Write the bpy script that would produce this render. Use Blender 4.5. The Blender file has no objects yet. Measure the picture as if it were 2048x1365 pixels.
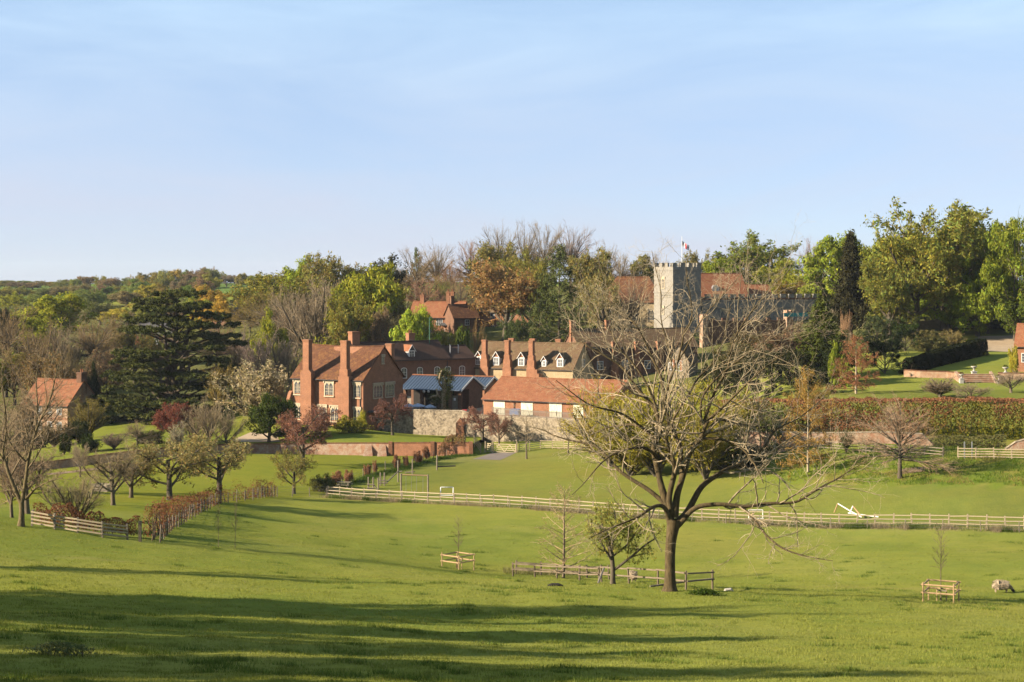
import bpy, math, random
import numpy as np
from mathutils import Vector, Matrix

R = math.radians
SC = bpy.context.scene
COL = SC.collection

# ---------------------------------------------------------------- camera
LENS, SENSOR = 60.0, 36.0
F = LENS / SENSOR * 2048.0      # focal length in photograph pixels
HC = 30.0                       # eye height above the datum
HV = 562.0                      # photograph row of the eye level
cam_d = bpy.data.cameras.new('camera')
cam_d.lens = LENS; cam_d.sensor_width = SENSOR
cam_d.shift_y = -(682.5 - HV) / 2048.0
cam_d.clip_start = 0.5; cam_d.clip_end = 9000
cam = bpy.data.objects.new('camera', cam_d); COL.objects.link(cam)
cam.location = (0, 0, HC); cam.rotation_euler = (R(90), 0, 0)
SC.camera = cam

# ---------------------------------------------------------------- sky, sun, exposure
SUN_EL, SUN_AZ = 23.5, 15.0     # elevation; light travels to +X turned SUN_AZ towards +Y
wd = bpy.data.worlds.new('World'); SC.world = wd; wd.use_nodes = True
nt = wd.node_tree; nt.nodes.clear()
out = nt.nodes.new('ShaderNodeOutputWorld'); bg = nt.nodes.new('ShaderNodeBackground')
sky = nt.nodes.new('ShaderNodeTexSky'); sky.sky_type = 'NISHITA'; sky.sun_disc = False
sky.sun_elevation = R(SUN_EL)
# rotation 0 puts the sun at +Y and turns clockwise seen from above
sky.sun_rotation = R(270 - SUN_AZ)
sky.altitude = 0; sky.air_density = 0.5; sky.dust_density = 0.4; sky.ozone_density = 2.0
tc = nt.nodes.new('ShaderNodeTexCoord'); mp = nt.nodes.new('ShaderNodeMapping')
mp.inputs['Scale'].default_value = (1.5, 1.5, 8.0); mp.inputs['Rotation'].default_value = (0, R(-8), R(20))
nz = nt.nodes.new('ShaderNodeTexNoise'); nz.inputs['Scale'].default_value = 2.2
nz.inputs['Detail'].default_value = 6; nz.inputs['Roughness'].default_value = .55; nz.inputs['Distortion'].default_value = .6
rp = nt.nodes.new('ShaderNodeValToRGB')
rp.color_ramp.elements[0].position = .36; rp.color_ramp.elements[0].color = (.47, .47, .47, 1)
rp.color_ramp.elements[1].position = .70; rp.color_ramp.elements[1].color = (.92, .92, .92, 1)
mx = nt.nodes.new('ShaderNodeMix'); mx.data_type = 'RGBA'
# the veil of thin high cloud: whiter and lilac low down, clearer blue overhead
sx = nt.nodes.new('ShaderNodeSeparateXYZ'); mr = nt.nodes.new('ShaderNodeMapRange'); mr.interpolation_type = 'SMOOTHSTEP'
mr.inputs['From Min'].default_value = .0; mr.inputs['From Max'].default_value = .20
vl = nt.nodes.new('ShaderNodeMix'); vl.data_type = 'RGBA'
vl.inputs['A'].default_value = (3.7, 3.82, 4.5, 1); vl.inputs['B'].default_value = (3.4, 4.75, 6.1, 1)
nt.links.new(tc.outputs['Generated'], sx.inputs[0]); nt.links.new(sx.outputs['Z'], mr.inputs['Value'])
nt.links.new(mr.outputs['Result'], vl.inputs['Factor']); nt.links.new(vl.outputs['Result'], mx.inputs['B'])
L = nt.links
L.new(tc.outputs['Generated'], mp.inputs['Vector']); L.new(mp.outputs[0], nz.inputs['Vector'])
L.new(nz.outputs['Fac'], rp.inputs['Fac']); L.new(rp.outputs['Color'], mx.inputs['Factor'])
L.new(sky.outputs[0], mx.inputs['A']); L.new(mx.outputs['Result'], bg.inputs['Color'])
L.new(bg.outputs[0], out.inputs['Surface'])
bg.inputs['Strength'].default_value = 0.047

sl = bpy.data.lights.new('sun', 'SUN'); sl.energy = 5.0; sl.angle = R(.53); sl.color = (1.0, .86, .66)
so = bpy.data.objects.new('sun', sl); COL.objects.link(so)
sdir = Vector((math.cos(R(SUN_AZ)) * math.cos(R(SUN_EL)), math.sin(R(SUN_AZ)) * math.cos(R(SUN_EL)), -math.sin(R(SUN_EL))))
so.rotation_euler = sdir.to_track_quat('-Z', 'Y').to_euler(); so.location = (-60, -20, 90)

SC.view_settings.view_transform = 'Standard'; SC.view_settings.look = 'None'
SC.view_settings.exposure = 1.95; SC.view_settings.gamma = 1.0
try: SC.view_settings.use_curve_mapping = False
except Exception: pass
SC.render.engine = 'CYCLES'
SC.cycles.use_denoising = True
try: SC.cycles.denoiser = 'OPENIMAGEDENOISE'; SC.cycles.denoising_prefilter = 'ACCURATE'
except Exception: pass
SC.cycles.max_bounces = 5; SC.cycles.diffuse_bounces = 3; SC.cycles.transmission_bounces = 3
SC.cycles.transparent_max_bounces = 8; SC.cycles.volume_bounces = 0
SC.cycles.caustics_reflective = False; SC.cycles.caustics_refractive = False

# ---------------------------------------------------------------- helpers
def px(u, v, D):
    """photograph pixel at a known distance -> point in the world (used to measure the place)"""
    return Vector(((u - 1024) * D / F, D, HC - (v - HV) * D / F))

def tag(o, label, cat, group=None, kind=None):
    if label: o['label'] = label
    if cat: o['category'] = cat
    if group: o['group'] = group
    if kind: o['kind'] = kind
    return o

def struct(o): o['kind'] = 'structure'; return o

def empty(name, loc, rz=0.0, parent=None):
    o = bpy.data.objects.new(name, None); COL.objects.link(o)
    o.location = loc; o.rotation_euler = (0, 0, rz); o.empty_display_size = .3
    if parent: o.parent = parent
    return o

def thing(name, label, cat, loc, rz=0.0, group=None):
    return tag(empty(name, loc, rz), label, cat, group)

def link(name, me, parent=None, loc=(0, 0, 0), rot=(0, 0, 0), scale=None, color=None):
    o = bpy.data.objects.new(name, me); COL.objects.link(o)
    o.location = loc; o.rotation_euler = rot
    if scale is not None: o.scale = scale
    if parent: o.parent = parent
    if color: o.color = (*color, 1)
    return o

def npmesh(name, V, faces, mats, cols=None, smooth=False, mi=None):
    """faces: list of int arrays (m,k). cols: (n,3) point colours."""
    me = bpy.data.meshes.new(name)
    V = np.asarray(V, np.float32)
    faces = [np.asarray(f, np.int32) for f in faces if len(f)]
    me.vertices.add(len(V)); me.vertices.foreach_set('co', V.ravel())
    nl = sum(f.size for f in faces); npoly = sum(len(f) for f in faces)
    me.loops.add(nl); me.polygons.add(npoly)
    me.loops.foreach_set('vertex_index', np.concatenate([f.ravel() for f in faces]))
    tot = np.concatenate([np.full(len(f), f.shape[1], np.int32) for f in faces])
    st = np.concatenate([[0], np.cumsum(tot)[:-1]]).astype(np.int32)
    me.polygons.foreach_set('loop_start', st)
    me.polygons.foreach_set('loop_total', tot)
    if not isinstance(mats, (list, tuple)): mats = [mats]
    for m in mats: me.materials.append(m)
    if mi is not None: me.polygons.foreach_set('material_index', np.asarray(mi, np.int32))
    if cols is not None:
        a = me.color_attributes.new('Col', 'FLOAT_COLOR', 'POINT')
        c = np.ones((len(V), 4), np.float32); c[:, :3] = cols
        a.data.foreach_set('color', c.ravel())
    if smooth: me.polygons.foreach_set('use_smooth', np.ones(npoly, bool))
    me.update(); me.validate()
    return me

class MB:
    """collects boxes, prisms and tubes for ONE part"""
    def __init__(s): s.v = []; s.f = []; s.m = []
    def quad(s, pts, m=0):
        b = len(s.v); s.v += [tuple(p) for p in pts]; s.f.append(tuple(range(b, b + len(pts)))); s.m.append(m); return s
    def hexa(s, a, b, m=0):
        """a: 4 lower points (ccw from above), b: 4 upper points"""
        i = len(s.v); s.v += [tuple(p) for p in a] + [tuple(p) for p in b]
        for q in ((3, 2, 1, 0), (4, 5, 6, 7), (0, 1, 5, 4), (1, 2, 6, 5), (2, 3, 7, 6), (3, 0, 4, 7)):
            s.f.append(tuple(i + k for k in q)); s.m.append(m)
        return s
    def box(s, x0, x1, y0, y1, z0, z1, m=0):
        return s.hexa([(x0, y0, z0), (x1, y0, z0), (x1, y1, z0), (x0, y1, z0)],
                      [(x0, y0, z1), (x1, y0, z1), (x1, y1, z1), (x0, y1, z1)], m)
    def prism(s, poly, axis, t0, t1, m=0):
        """poly: 2D points; axis 'x' -> (y,z), 'y' -> (x,z), 'z' -> (x,y)"""
        def P3(p, t):
            return (t, p[0], p[1]) if axis == 'x' else (p[0], t, p[1]) if axis == 'y' else (p[0], p[1], t)
        n = len(poly); b = len(s.v)
        s.v += [P3(p, t0) for p in poly] + [P3(p, t1) for p in poly]
        s.f.append(tuple(range(b + n - 1, b - 1, -1))); s.m.append(m)
        s.f.append(tuple(range(b + n, b + 2 * n))); s.m.append(m)
        for k in range(n):
            k2 = (k + 1) % n
            s.f.append((b + k, b + k2, b + n + k2, b + n + k)); s.m.append(m)
        return s
    def tube(s, pts, rad, k=6, m=0, cap=True):
        pts = [Vector(p) for p in pts]
        if not isinstance(rad, (list, tuple)): rad = [rad] * len(pts)
        b = len(s.v); ref = None
        for i, p in enumerate(pts):
            d = (pts[min(i + 1, len(pts) - 1)] - pts[max(i - 1, 0)]).normalized()
            if ref is None:
                ref = d.cross(Vector((0, 0, 1)) if abs(d.z) < .9 else Vector((1, 0, 0))).normalized()
            else:
                ref = (ref - d * ref.dot(d)).normalized()
            w = d.cross(ref)
            for j in range(k):
                a = 2 * math.pi * j / k
                s.v.append(tuple(p + (ref * math.cos(a) + w * math.sin(a)) * rad[i]))
        for i in range(len(pts) - 1):
            for j in range(k):
                j2 = (j + 1) % k
                s.f.append((b + i * k + j, b + i * k + j2, b + (i + 1) * k + j2, b + (i + 1) * k + j)); s.m.append(m)
        if cap:
            s.f.append(tuple(b + j for j in range(k - 1, -1, -1))); s.m.append(m)
            e = b + (len(pts) - 1) * k; s.f.append(tuple(e + j for j in range(k))); s.m.append(m)
        return s
    def mesh(s, name, mats, smooth=False):
        me = bpy.data.meshes.new(name); me.from_pydata(s.v, [], s.f)
        if not isinstance(mats, (list, tuple)): mats = [mats]
        for m in mats: me.materials.append(m)
        me.polygons.foreach_set('material_index', s.m)
        if smooth: me.polygons.foreach_set('use_smooth', [True] * len(s.f))
        me.update(); return me
    def build(s, name, mats, parent=None, loc=(0, 0, 0), rot=(0, 0, 0), smooth=False):
        return link(name, s.mesh(name, mats, smooth), parent, loc, rot)

# value noise in numpy (for geometry and colour of scattered plants)
def vnoise(x, y, seed=0):
    xi = np.floor(x).astype(np.int64); yi = np.floor(y).astype(np.int64)
    fx = x - xi; fy = y - yi; fx = fx * fx * (3 - 2 * fx); fy = fy * fy * (3 - 2 * fy)
    def h(a, b):
        n = (a * 374761393 + b * 668265263 + seed * 974634777) & 0x7fffffff
        n = ((n ^ (n >> 13)) * 1274126177) & 0x7fffffff
        return ((n ^ (n >> 16)) & 0xffff) / 65535.0
    return (h(xi, yi) * (1 - fx) + h(xi + 1, yi) * fx) * (1 - fy) + (h(xi, yi + 1) * (1 - fx) + h(xi + 1, yi + 1) * fx) * fy
def fbm(x, y, seed=0, o=4):
    t = 0; a = .5; n = 0
    for k in range(o):
        t = t + a * vnoise(x * 2 ** k, y * 2 ** k, seed + k); n += a; a *= .5
    return t / n
# ---------------------------------------------------------------- materials
ALB = .62     # all surfaces share this reflectance scale; exposure is set to match
MATS = {}
def nodes(name):
    m = bpy.data.materials.new(name); m.use_nodes = True
    n = m.node_tree; n.nodes.clear()
    o = n.nodes.new('ShaderNodeOutputMaterial')
    MATS[name] = m
    return m, n, o
def ramp(n, fac, stops):
    r = n.nodes.new('ShaderNodeValToRGB'); e = r.color_ramp.elements
    while len(e) > 1: e.remove(e[0])
    e[0].position = stops[0][0]; e[0].color = (*stops[0][1], 1)
    for p, c in stops[1:]:
        k = e.new(p); k.color = (*c, 1)
    n.links.new(fac, r.inputs['Fac']); return r.outputs['Color']
def noise_(n, vec, scale, detail=4, rough=.6, dist=0):
    t = n.nodes.new('ShaderNodeTexNoise'); t.inputs['Scale'].default_value = scale
    t.inputs['Detail'].default_value = detail; t.inputs['Roughness'].default_value = rough; t.inputs['Distortion'].default_value = dist
    if vec: n.links.new(vec, t.inputs['Vector'])
    return t.outputs['Fac']
def mixc(n, a, b, fac, mode='MIX'):
    m = n.nodes.new('ShaderNodeMix'); m.data_type = 'RGBA'; m.blend_type = mode
    for s, v in (('A', a), ('B', b), ('Factor', fac)):
        i = m.inputs[s]
        if hasattr(v, 'links') or isinstance(v, bpy.types.NodeSocket): n.links.new(v, i)
        elif isinstance(v, (int, float)): i.default_value = v
        else: i.default_value = (*v, 1)
    return m.outputs['Result']
def bump_(n, h, strength, dist=.05):
    b = n.nodes.new('ShaderNodeBump'); b.inputs['Strength'].default_value = strength; b.inputs['Distance'].default_value = dist
    n.links.new(h, b.inputs['Height']); return b.outputs['Normal']
def coord(n, kind='Object'):
    t = n.nodes.new('ShaderNodeTexCoord'); return t.outputs[kind]

def dim(n, c): return mixc(n, c, (ALB, ALB, ALB), 1.0, 'MULTIPLY')

def surf(name, stops, scale=1.5, fine=14.0, rough=.85, bump=.3, spec=.2, metal=0.0, fine_mix=.45, bd=.04, stretch=None):
    """colour from a coarse noise ramp, broken by a fine noise; relief from the fine noise"""
    m, n, o = nodes(name)
    b = n.nodes.new('ShaderNodeBsdfPrincipled')
    v = coord(n)
    if stretch:
        mp = n.nodes.new('ShaderNodeMapping'); mp.inputs['Scale'].default_value = stretch; n.links.new(v, mp.inputs['Vector']); v = mp.outputs[0]
    a = noise_(n, v, scale, 5); f = noise_(n, v, fine, 3)
    mm = n.nodes.new('ShaderNodeMix'); mm.data_type = 'FLOAT'; mm.inputs['Factor'].default_value = fine_mix
    n.links.new(a, mm.inputs['A']); n.links.new(f, mm.inputs['B'])
    c = dim(n, ramp(n, mm.outputs['Result'], stops))
    n.links.new(c, b.inputs['Base Color'])
    b.inputs['Roughness'].default_value = rough; b.inputs['Metallic'].default_value = metal
    b.inputs['Specular IOR Level'].default_value = spec
    if bump: n.links.new(bump_(n, f, bump, bd), b.inputs['Normal'])
    n.links.new(b.outputs[0], o.inputs['Surface'])
    return m

def brick(name, c1, c2, mortar, var, flint=None):
    m, n, o = nodes(name); b = n.nodes.new('ShaderNodeBsdfPrincipled')
    v = coord(n)
    # bricks laid on any upright face: x+y along, z up
    sx = n.nodes.new('ShaderNodeSeparateXYZ'); n.links.new(v, sx.inputs[0])
    ad = n.nodes.new('ShaderNodeMath'); ad.operation = 'ADD'; n.links.new(sx.outputs[0], ad.inputs[0]); n.links.new(sx.outputs[1], ad.inputs[1])
    cx = n.nodes.new('ShaderNodeCombineXYZ'); n.links.new(ad.outputs[0], cx.inputs[0]); n.links.new(sx.outputs[2], cx.inputs[1])
    t = n.nodes.new('ShaderNodeTexBrick'); n.links.new(cx.outputs[0], t.inputs['Vector'])
    t.inputs['Scale'].default_value = 1.0; t.inputs['Brick Width'].default_value = .24; t.inputs['Row Height'].default_value = .08
    t.inputs['Mortar Size'].default_value = .008
    t.inputs['Color1'].default_value = (*c1, 1); t.inputs['Color2'].default_value = (*c2, 1); t.inputs['Mortar'].default_value = (*mortar, 1)
    a = noise_(n, v, 1.1, 6, .65); f = noise_(n, v, 9, 3)
    c = mixc(n, t.outputs['Color'], ramp(n, a, [(.3, tuple(x * .55 for x in var)), (.5, var), (.72, tuple(min(1, x * 1.5) for x in var))]), .45)
    c = mixc(n, c, ramp(n, f, [(.3, (.45, .45, .45)), (.6, (1, 1, 1))]), .7, 'MULTIPLY')
    if flint:
        w = noise_(n, v, 1.3, 6, .75, .3)
        c = mixc(n, c, flint, ramp(n, w, [(.42, (.1, .1, .1)), (.62, (.85, .85, .85))]))
    c = dim(n, c); n.links.new(c, b.inputs['Base Color']); b.inputs['Roughness'].default_value = .9; b.inputs['Specular IOR Level'].default_value = .15
    n.links.new(bump_(n, f, .5, .05), b.inputs['Normal'])
    n.links.new(b.outputs[0], o.inputs['Surface']); return m

def tiles(name, c_dark, c_mid, c_light, lichen=None, rows=.14):
    m, n, o = nodes(name); b = n.nodes.new('ShaderNodeBsdfPrincipled'); v = coord(n)
    a = noise_(n, v, .7, 6, .7); f = noise_(n, v, 5.5, 2, .6)
    mm = n.nodes.new('ShaderNodeMix'); mm.data_type = 'FLOAT'; mm.inputs['Factor'].default_value = .55
    n.links.new(a, mm.inputs['A']); n.links.new(f, mm.inputs['B'])
    c = ramp(n, mm.outputs['Result'], [(.3, c_dark), (.5, c_mid), (.68, c_light)])
    if lichen:
        w = noise_(n, v, 1.7, 5, .75)
        c = mixc(n, c, lichen, ramp(n, w, [(.5, (0, 0, 0)), (.68, (.85, .85, .85))]))
    wv = n.nodes.new('ShaderNodeTexWave'); wv.bands_direction = 'Z'; wv.wave_profile = 'SAW'
    wv.inputs['Scale'].default_value = .31 / rows; wv.inputs['Distortion'].default_value = .4; wv.inputs['Detail'].default_value = 1
    n.links.new(v, wv.inputs['Vector'])
    c = mixc(n, c, ramp(n, wv.outputs['Fac'], [(0, (.62, .62, .62)), (.3, (1, 1, 1))]), .6, 'MULTIPLY')
    c = dim(n, c); n.links.new(c, b.inputs['Base Color']); b.inputs['Roughness'].default_value = .9; b.inputs['Specular IOR Level'].default_value = .1
    n.links.new(bump_(n, mm.outputs['Result'], .6, .08), b.inputs['Normal'])
    n.links.new(b.outputs[0], o.inputs['Surface']); return m

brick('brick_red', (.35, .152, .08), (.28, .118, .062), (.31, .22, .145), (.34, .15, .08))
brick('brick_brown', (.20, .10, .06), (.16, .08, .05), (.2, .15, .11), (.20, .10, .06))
brick('brick_old', (.36, .15, .08), (.28, .115, .065), (.4, .3, .2), (.36, .16, .09), flint=(.42, .34, .25))
brick('brick_flint', (.42, .19, .10), (.36, .15, .08), (.40, .29, .19), (.42, .24, .14), flint=(.46, .34, .23))
surf('flint', [(.32, (.06, .048, .035)), (.43, (.18, .142, .098)), (.53, (.30, .24, .165)), (.7, (.45, .38, .28))], 1.0, 3.2, bump=.8, bd=.1, fine_mix=.6)
surf('cream_stone', [(.3, (.24, .18, .10)), (.5, (.38, .29, .165)), (.7, (.46, .37, .23))], 1.3, 5, bump=.5, bd=.06)
surf('tower_stone', [(.30, (.12, .11, .096)), (.48, (.24, .22, .188)), (.70, (.36, .335, .285))], 2.2, 7, bump=.6, bd=.08, fine_mix=.55)
surf('window_stone', [(.3, (.38, .31, .21)), (.6, (.56, .47, .33))], 3, 14, bump=.2)
tiles('tile_orange', (.15, .055, .03), (.245, .095, .048), (.32, .145, .075), lichen=(.28, .16, .08))
tiles('tile_red', (.06, .028, .018), (.115, .05, .028), (.19, .085, .04), lichen=(.24, .12, .04))
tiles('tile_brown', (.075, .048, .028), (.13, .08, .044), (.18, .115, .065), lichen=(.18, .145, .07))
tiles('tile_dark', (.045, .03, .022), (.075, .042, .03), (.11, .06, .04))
tiles('slate', (.05, .05, .055), (.08, .078, .08), (.12, .11, .11))
surf('blue_metal', [(.3, (.052, .078, .125)), (.7, (.08, .115, .178))], .6, 9, rough=.42, bump=.05, spec=.5, metal=.25)
surf('white_paint', [(.3, (.68, .66, .62)), (.7, (.8, .79, .76))], 4, 20, rough=.5, bump=.05)
surf('shutter_paint', [(.3, (.62, .60, .45)), (.7, (.72, .70, .55))], 2, 12, rough=.6, bump=.1)
surf('goal_paint', [(.3, (.78, .76, .72)), (.7, (.84, .82, .78))], 4, 20, rough=.4, bump=.05)
surf('timber_new', [(.3, (.32, .21, .105)), (.6, (.43, .29, .155)), (.8, (.48, .35, .2))], 2, 25, bump=.25, stretch=(1, 1, 1))
surf('timber_pale', [(.3, (.30, .235, .15)), (.55, (.43, .345, .225)), (.8, (.52, .43, .3))], 1.2, 20, bump=.25)
surf('timber_old', [(.3, (.13, .105, .075)), (.55, (.23, .19, .14)), (.8, (.36, .32, .26))], 2.2, 16, bump=.4)
surf('timber_dark', [(.3, (.06, .05, .035)), (.7, (.14, .115, .08))], 2.2, 16, bump=.4)
surf('timber_brown', [(.3, (.10, .075, .05)), (.55, (.18, .135, .09)), (.8, (.27, .22, .16))], 2.2, 16, bump=.4)
surf('orange_timber', [(.3, (.36, .22, .11)), (.7, (.44, .29, .16))], 2.2, 16, bump=.2)
surf('dark_metal', [(.3, (.03, .03, .032)), (.7, (.05, .05, .055))], 3, 10, rough=.5, bump=.05)
surf('grey_metal', [(.3, (.45, .46, .48)), (.7, (.55, .56, .58))], 3, 10, rough=.35, metal=.6, bump=.03)
surf('grey_paling', [(.3, (.26, .22, .18)), (.7, (.38, .33, .27))], 3, 10, rough=.8, bump=.1)
surf('green_metal', [(.3, (.06, .17, .11)), (.7, (.08, .2, .13))], 3, 10, rough=.5, bump=.03)
surf('interior_shade', [(.3, (.018, .015, .013)), (.7, (.03, .026, .022))], 1, 4, bump=0)  # near-black colour stands in for the shade of hollow places
surf('gravel', [(.3, (.30, .22, .14)), (.55, (.42, .32, .21)), (.8, (.5, .4, .28))], .8, 18, bump=.4)
surf('tarmac', [(.3, (.13, .105, .09)), (.7, (.20, .165, .14))], .8, 18, bump=.3)
surf('soil', [(.3, (.16, .10, .06)), (.7, (.30, .2, .13))], .8, 12, bump=.5)
surf('urn_stone', [(.3, (.34, .31, .27)), (.7, (.48, .45, .4))], 3, 14, bump=.2)
surf('red_paint', [(.3, (.55, .03, .03)), (.7, (.65, .05, .04))], 3, 14, bump=.05, rough=.5)
surf('flag_red', [(.3, (.55, .02, .035)), (.7, (.62, .03, .045))], 3, 14, bump=.02, rough=.7)
surf('flag_white', [(.3, (.74, .74, .74)), (.7, (.8, .8, .8))], 3, 14, bump=.02, rough=.7)
surf('blue_cloth', [(.3, (.10, .16, .34)), (.7, (.16, .24, .45))], 3, 14, bump=.1, rough=.7)
surf('pale_cloth', [(.3, (.35, .40, .52)), (.7, (.45, .5, .62))], 3, 14, bump=.1, rough=.7)
surf('wool', [(.3, (.3, .23, .155)), (.5, (.4, .31, .21)), (.75, (.5, .4, .29))], 4, 16, bump=1.0, bd=.08)
surf('dark_wool', [(.3, (.02, .018, .016)), (.7, (.04, .035, .03))], 6, 20, bump=.5)
surf('turquoise_cloth', [(.3, (.03, .28, .30)), (.7, (.05, .36, .38))], 3, 14, bump=.1)
surf('wire', [(.3, (.16, .15, .14)), (.7, (.24, .23, .22))], 3, 14, bump=0, rough=.5)

def glass_mat():
    m, n, o = nodes('glass'); b = n.nodes.new('ShaderNodeBsdfPrincipled')
    v = coord(n); f = noise_(n, v, 5.0, 2)
    n.links.new(ramp(n, f, [(.35, (.02, .023, .028)), (.65, (.07, .075, .085))]), b.inputs['Base Color'])
    b.inputs['Roughness'].default_value = .12; b.inputs['Specular IOR Level'].default_value = .6
    n.links.new(bump_(n, f, .12, .02), b.inputs['Normal'])
    n.links.new(b.outputs[0], o.inputs['Surface'])
glass_mat()

def foliage_mat(name, transl=.35, var=.55):
    m, n, o = nodes(name)
    oi = n.nodes.new('ShaderNodeObjectInfo'); at = n.nodes.new('ShaderNodeAttribute'); at.attribute_name = 'Col'
    c = mixc(n, oi.outputs['Color'], at.outputs['Color'], 1.0, 'MULTIPLY')
    c = dim(n, c)
    d = n.nodes.new('ShaderNodeBsdfDiffuse'); t = n.nodes.new('ShaderNodeBsdfTranslucent')
    n.links.new(c, d.inputs['Color'])
    c2 = mixc(n, c, (1.15, 1.15, .7), 1.0, 'MULTIPLY'); n.links.new(c2, t.inputs['Color'])
    ms = n.nodes.new('ShaderNodeMixShader'); ms.inputs[0].default_value = transl
    n.links.new(d.outputs[0], ms.inputs[1]); n.links.new(t.outputs[0], ms.inputs[2])
    n.links.new(ms.outputs[0], o.inputs['Surface']); return m
foliage_mat('foliage', .35)
foliage_mat('needles', .12)
foliage_mat('twigs', 0.0)

def bark_mat():
    m, n, o = nodes('bark'); b = n.nodes.new('ShaderNodeBsdfPrincipled')
    oi = n.nodes.new('ShaderNodeObjectInfo'); v = coord(n, 'Object')
    mp = n.nodes.new('ShaderNodeMapping'); mp.inputs['Scale'].default_value = (1, 1, .35); n.links.new(v, mp.inputs['Vector'])
    f = noise_(n, mp.outputs[0], 9, 5, .7)
    c = mixc(n, oi.outputs['Color'], ramp(n, f, [(.3, (.45, .45, .45)), (.65, (1.35, 1.35, 1.3))]), 1.0, 'MULTIPLY')
    c = dim(n, c); n.links.new(c, b.inputs['Base Color']); b.inputs['Roughness'].default_value = .95; b.inputs['Specular IOR Level'].default_value = .1
    n.links.new(bump_(n, f, .9, .06), b.inputs['Normal'])
    n.links.new(b.outputs[0], o.inputs['Surface'])
bark_mat()

def ground_mat():
    m, n, o = nodes('grass_ground'); b = n.nodes.new('ShaderNodeBsdfPrincipled')
    at = n.nodes.new('ShaderNodeAttribute'); at.attribute_name = 'Col'
    v = coord(n, 'Object')
    big = noise_(n, v, .035, 4, .6, .5); mid = noise_(n, v, .55, 5, .65); fine = noise_(n, v, 5.0, 4, .7)
    c = at.outputs['Color']
    c = mixc(n, c, ramp(n, big, [(.3, (.86, .93, .9)), (.7, (1.12, 1.04, .95))]), 1.0, 'MULTIPLY')
    c = mixc(n, c, ramp(n, mid, [(.3, (.86, .9, .86)), (.5, (1, 1, 1)), (.7, (1.08, 1.05, .97))]), 1.0, 'MULTIPLY')
    c = mixc(n, c, ramp(n, fine, [(.3, (.82, .86, .82)), (.6, (1.06, 1.05, 1.0))]), 1.0, 'MULTIPLY')
    c = dim(n, c); n.links.new(c, b.inputs['Base Color']); b.inputs['Roughness'].default_value = 1.0; b.inputs['Specular IOR Level'].default_value = .0
    b.inputs['Sheen Weight'].default_value = .0
    mm = n.nodes.new('ShaderNodeMix'); mm.data_type = 'FLOAT'; mm.inputs['Factor'].default_value = .5
    n.links.new(mid, mm.inputs['A']); n.links.new(fine, mm.inputs['B'])
    n.links.new(bump_(n, mm.outputs['Result'], .55, .22), b.inputs['Normal'])
    n.links.new(b.outputs[0], o.inputs['Surface'])
ground_mat()
M = MATS
# ---------------------------------------------------------------- the lie of the land
class MQ:
    """smooth height field through measured spots (multiquadric)"""
    def __init__(s, pts, c=9.0):
        p = np.array(pts, float); s.xy = p[:, :2]; s.c = c; n = len(p)
        A = np.zeros((n + 3, n + 3)); A[:n, :n] = s.k(s.xy); A[:n, n] = 1; A[:n, n + 1:] = s.xy / 100
        A[n, :n] = 1; A[n + 1:, :n] = (s.xy / 100).T
        A[:n, :n] -= np.eye(n) * .6
        s.w = np.linalg.solve(A, np.concatenate([p[:, 2], [0, 0, 0]]))
    def k(s, q):
        d = q[:, None, :] - s.xy[None]
        return np.sqrt((d ** 2).sum(-1) + s.c ** 2)
    def __call__(s, x, y):
        x = np.atleast_1d(np.asarray(x, float)); y = np.atleast_1d(np.asarray(y, float)); sh = x.shape
        q = np.stack([x.ravel(), y.ravel()], 1); out = np.empty(len(q)); n = len(s.xy)
        for i in range(0, len(q), 20000):
            b = q[i:i + 20000]
            out[i:i + 20000] = s.k(b) @ s.w[:n] + s.w[n] + (b / 100) @ s.w[n + 1:]
        return out.reshape(sh)

low = [(-150, 1352, 46), (0, 1358, 45), (1024, 1396, 44), (2048, 1415, 44), (2300, 1420, 44),
       (-150, 1268, 60), (0, 1273, 60), (500, 1296, 60), (1024, 1324, 60), (2048, 1340, 60), (2300, 1345, 60),
       (-150, 1180, 80), (0, 1186, 80), (500, 1217, 80), (1024, 1247, 80), (1600, 1260, 80), (2048, 1265, 80),
       (0, 1122, 100), (300, 1140, 100), (700, 1166, 100), (1340, 1181, 100), (1600, 1190, 101), (1882, 1206, 98),
       (290, 1083, 122), (0, 1050, 118), (-200, 1030, 118), (500, 1098, 126), (700, 1110, 130), (915, 1139, 133), (1025, 1153, 128), (1225, 1168, 112),
       (2005, 1187, 116), (2200, 1180, 116), (1500, 1110, 150), (1900, 1110, 140), (1340, 1037, 178), (1500, 1047, 174), (1700, 1053, 171), (2048, 1059, 166), (2300, 1062, 162),
       (1000, 1013, 188), (640, 994, 200), (800, 1060, 165), (600, 1045, 163), (1100, 1080, 156),
       (450, 1032, 158), (360, 1037, 150), (430, 1003, 178), (550, 994, 197),
       (60, 1040, 127), (20, 1030, 136), (225, 1010, 158), (262, 996, 171), (340, 1001, 167), (440, 988, 181), (600, 936, 224), (158, 955, 214),
       (100, 945, 222), (300, 917, 235), (480, 907, 247), (560, 909, 249), (750, 913, 245.2), (940, 914, 241.3), (0, 975, 195), (-200, 960, 200),
       (895, 990, 204), (870, 940, 226), (985, 908, 243), (1200, 930, 225), (1560, 966, 195), (1300, 965, 205), (1400, 1000, 190),
       (1800, 958, 189), (1800, 1003, 178), (2048, 1000, 175), (1900, 921, 196), (2048, 919, 194), (2300, 919, 192), (1700, 907, 203), (1640, 896, 206), (1560, 915, 208),
       (1100, 901, 242), (1050, 905, 242), (1050, 884, 254), (1100, 883, 252), (1170, 886, 249), (1300, 900, 235), (1450, 905, 220), (1500, 890, 225)]
low = [tuple(px(*p)) for p in low]
def lz(u, D, z): low.append(((u - 1024) * D / F, D, z))
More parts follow.
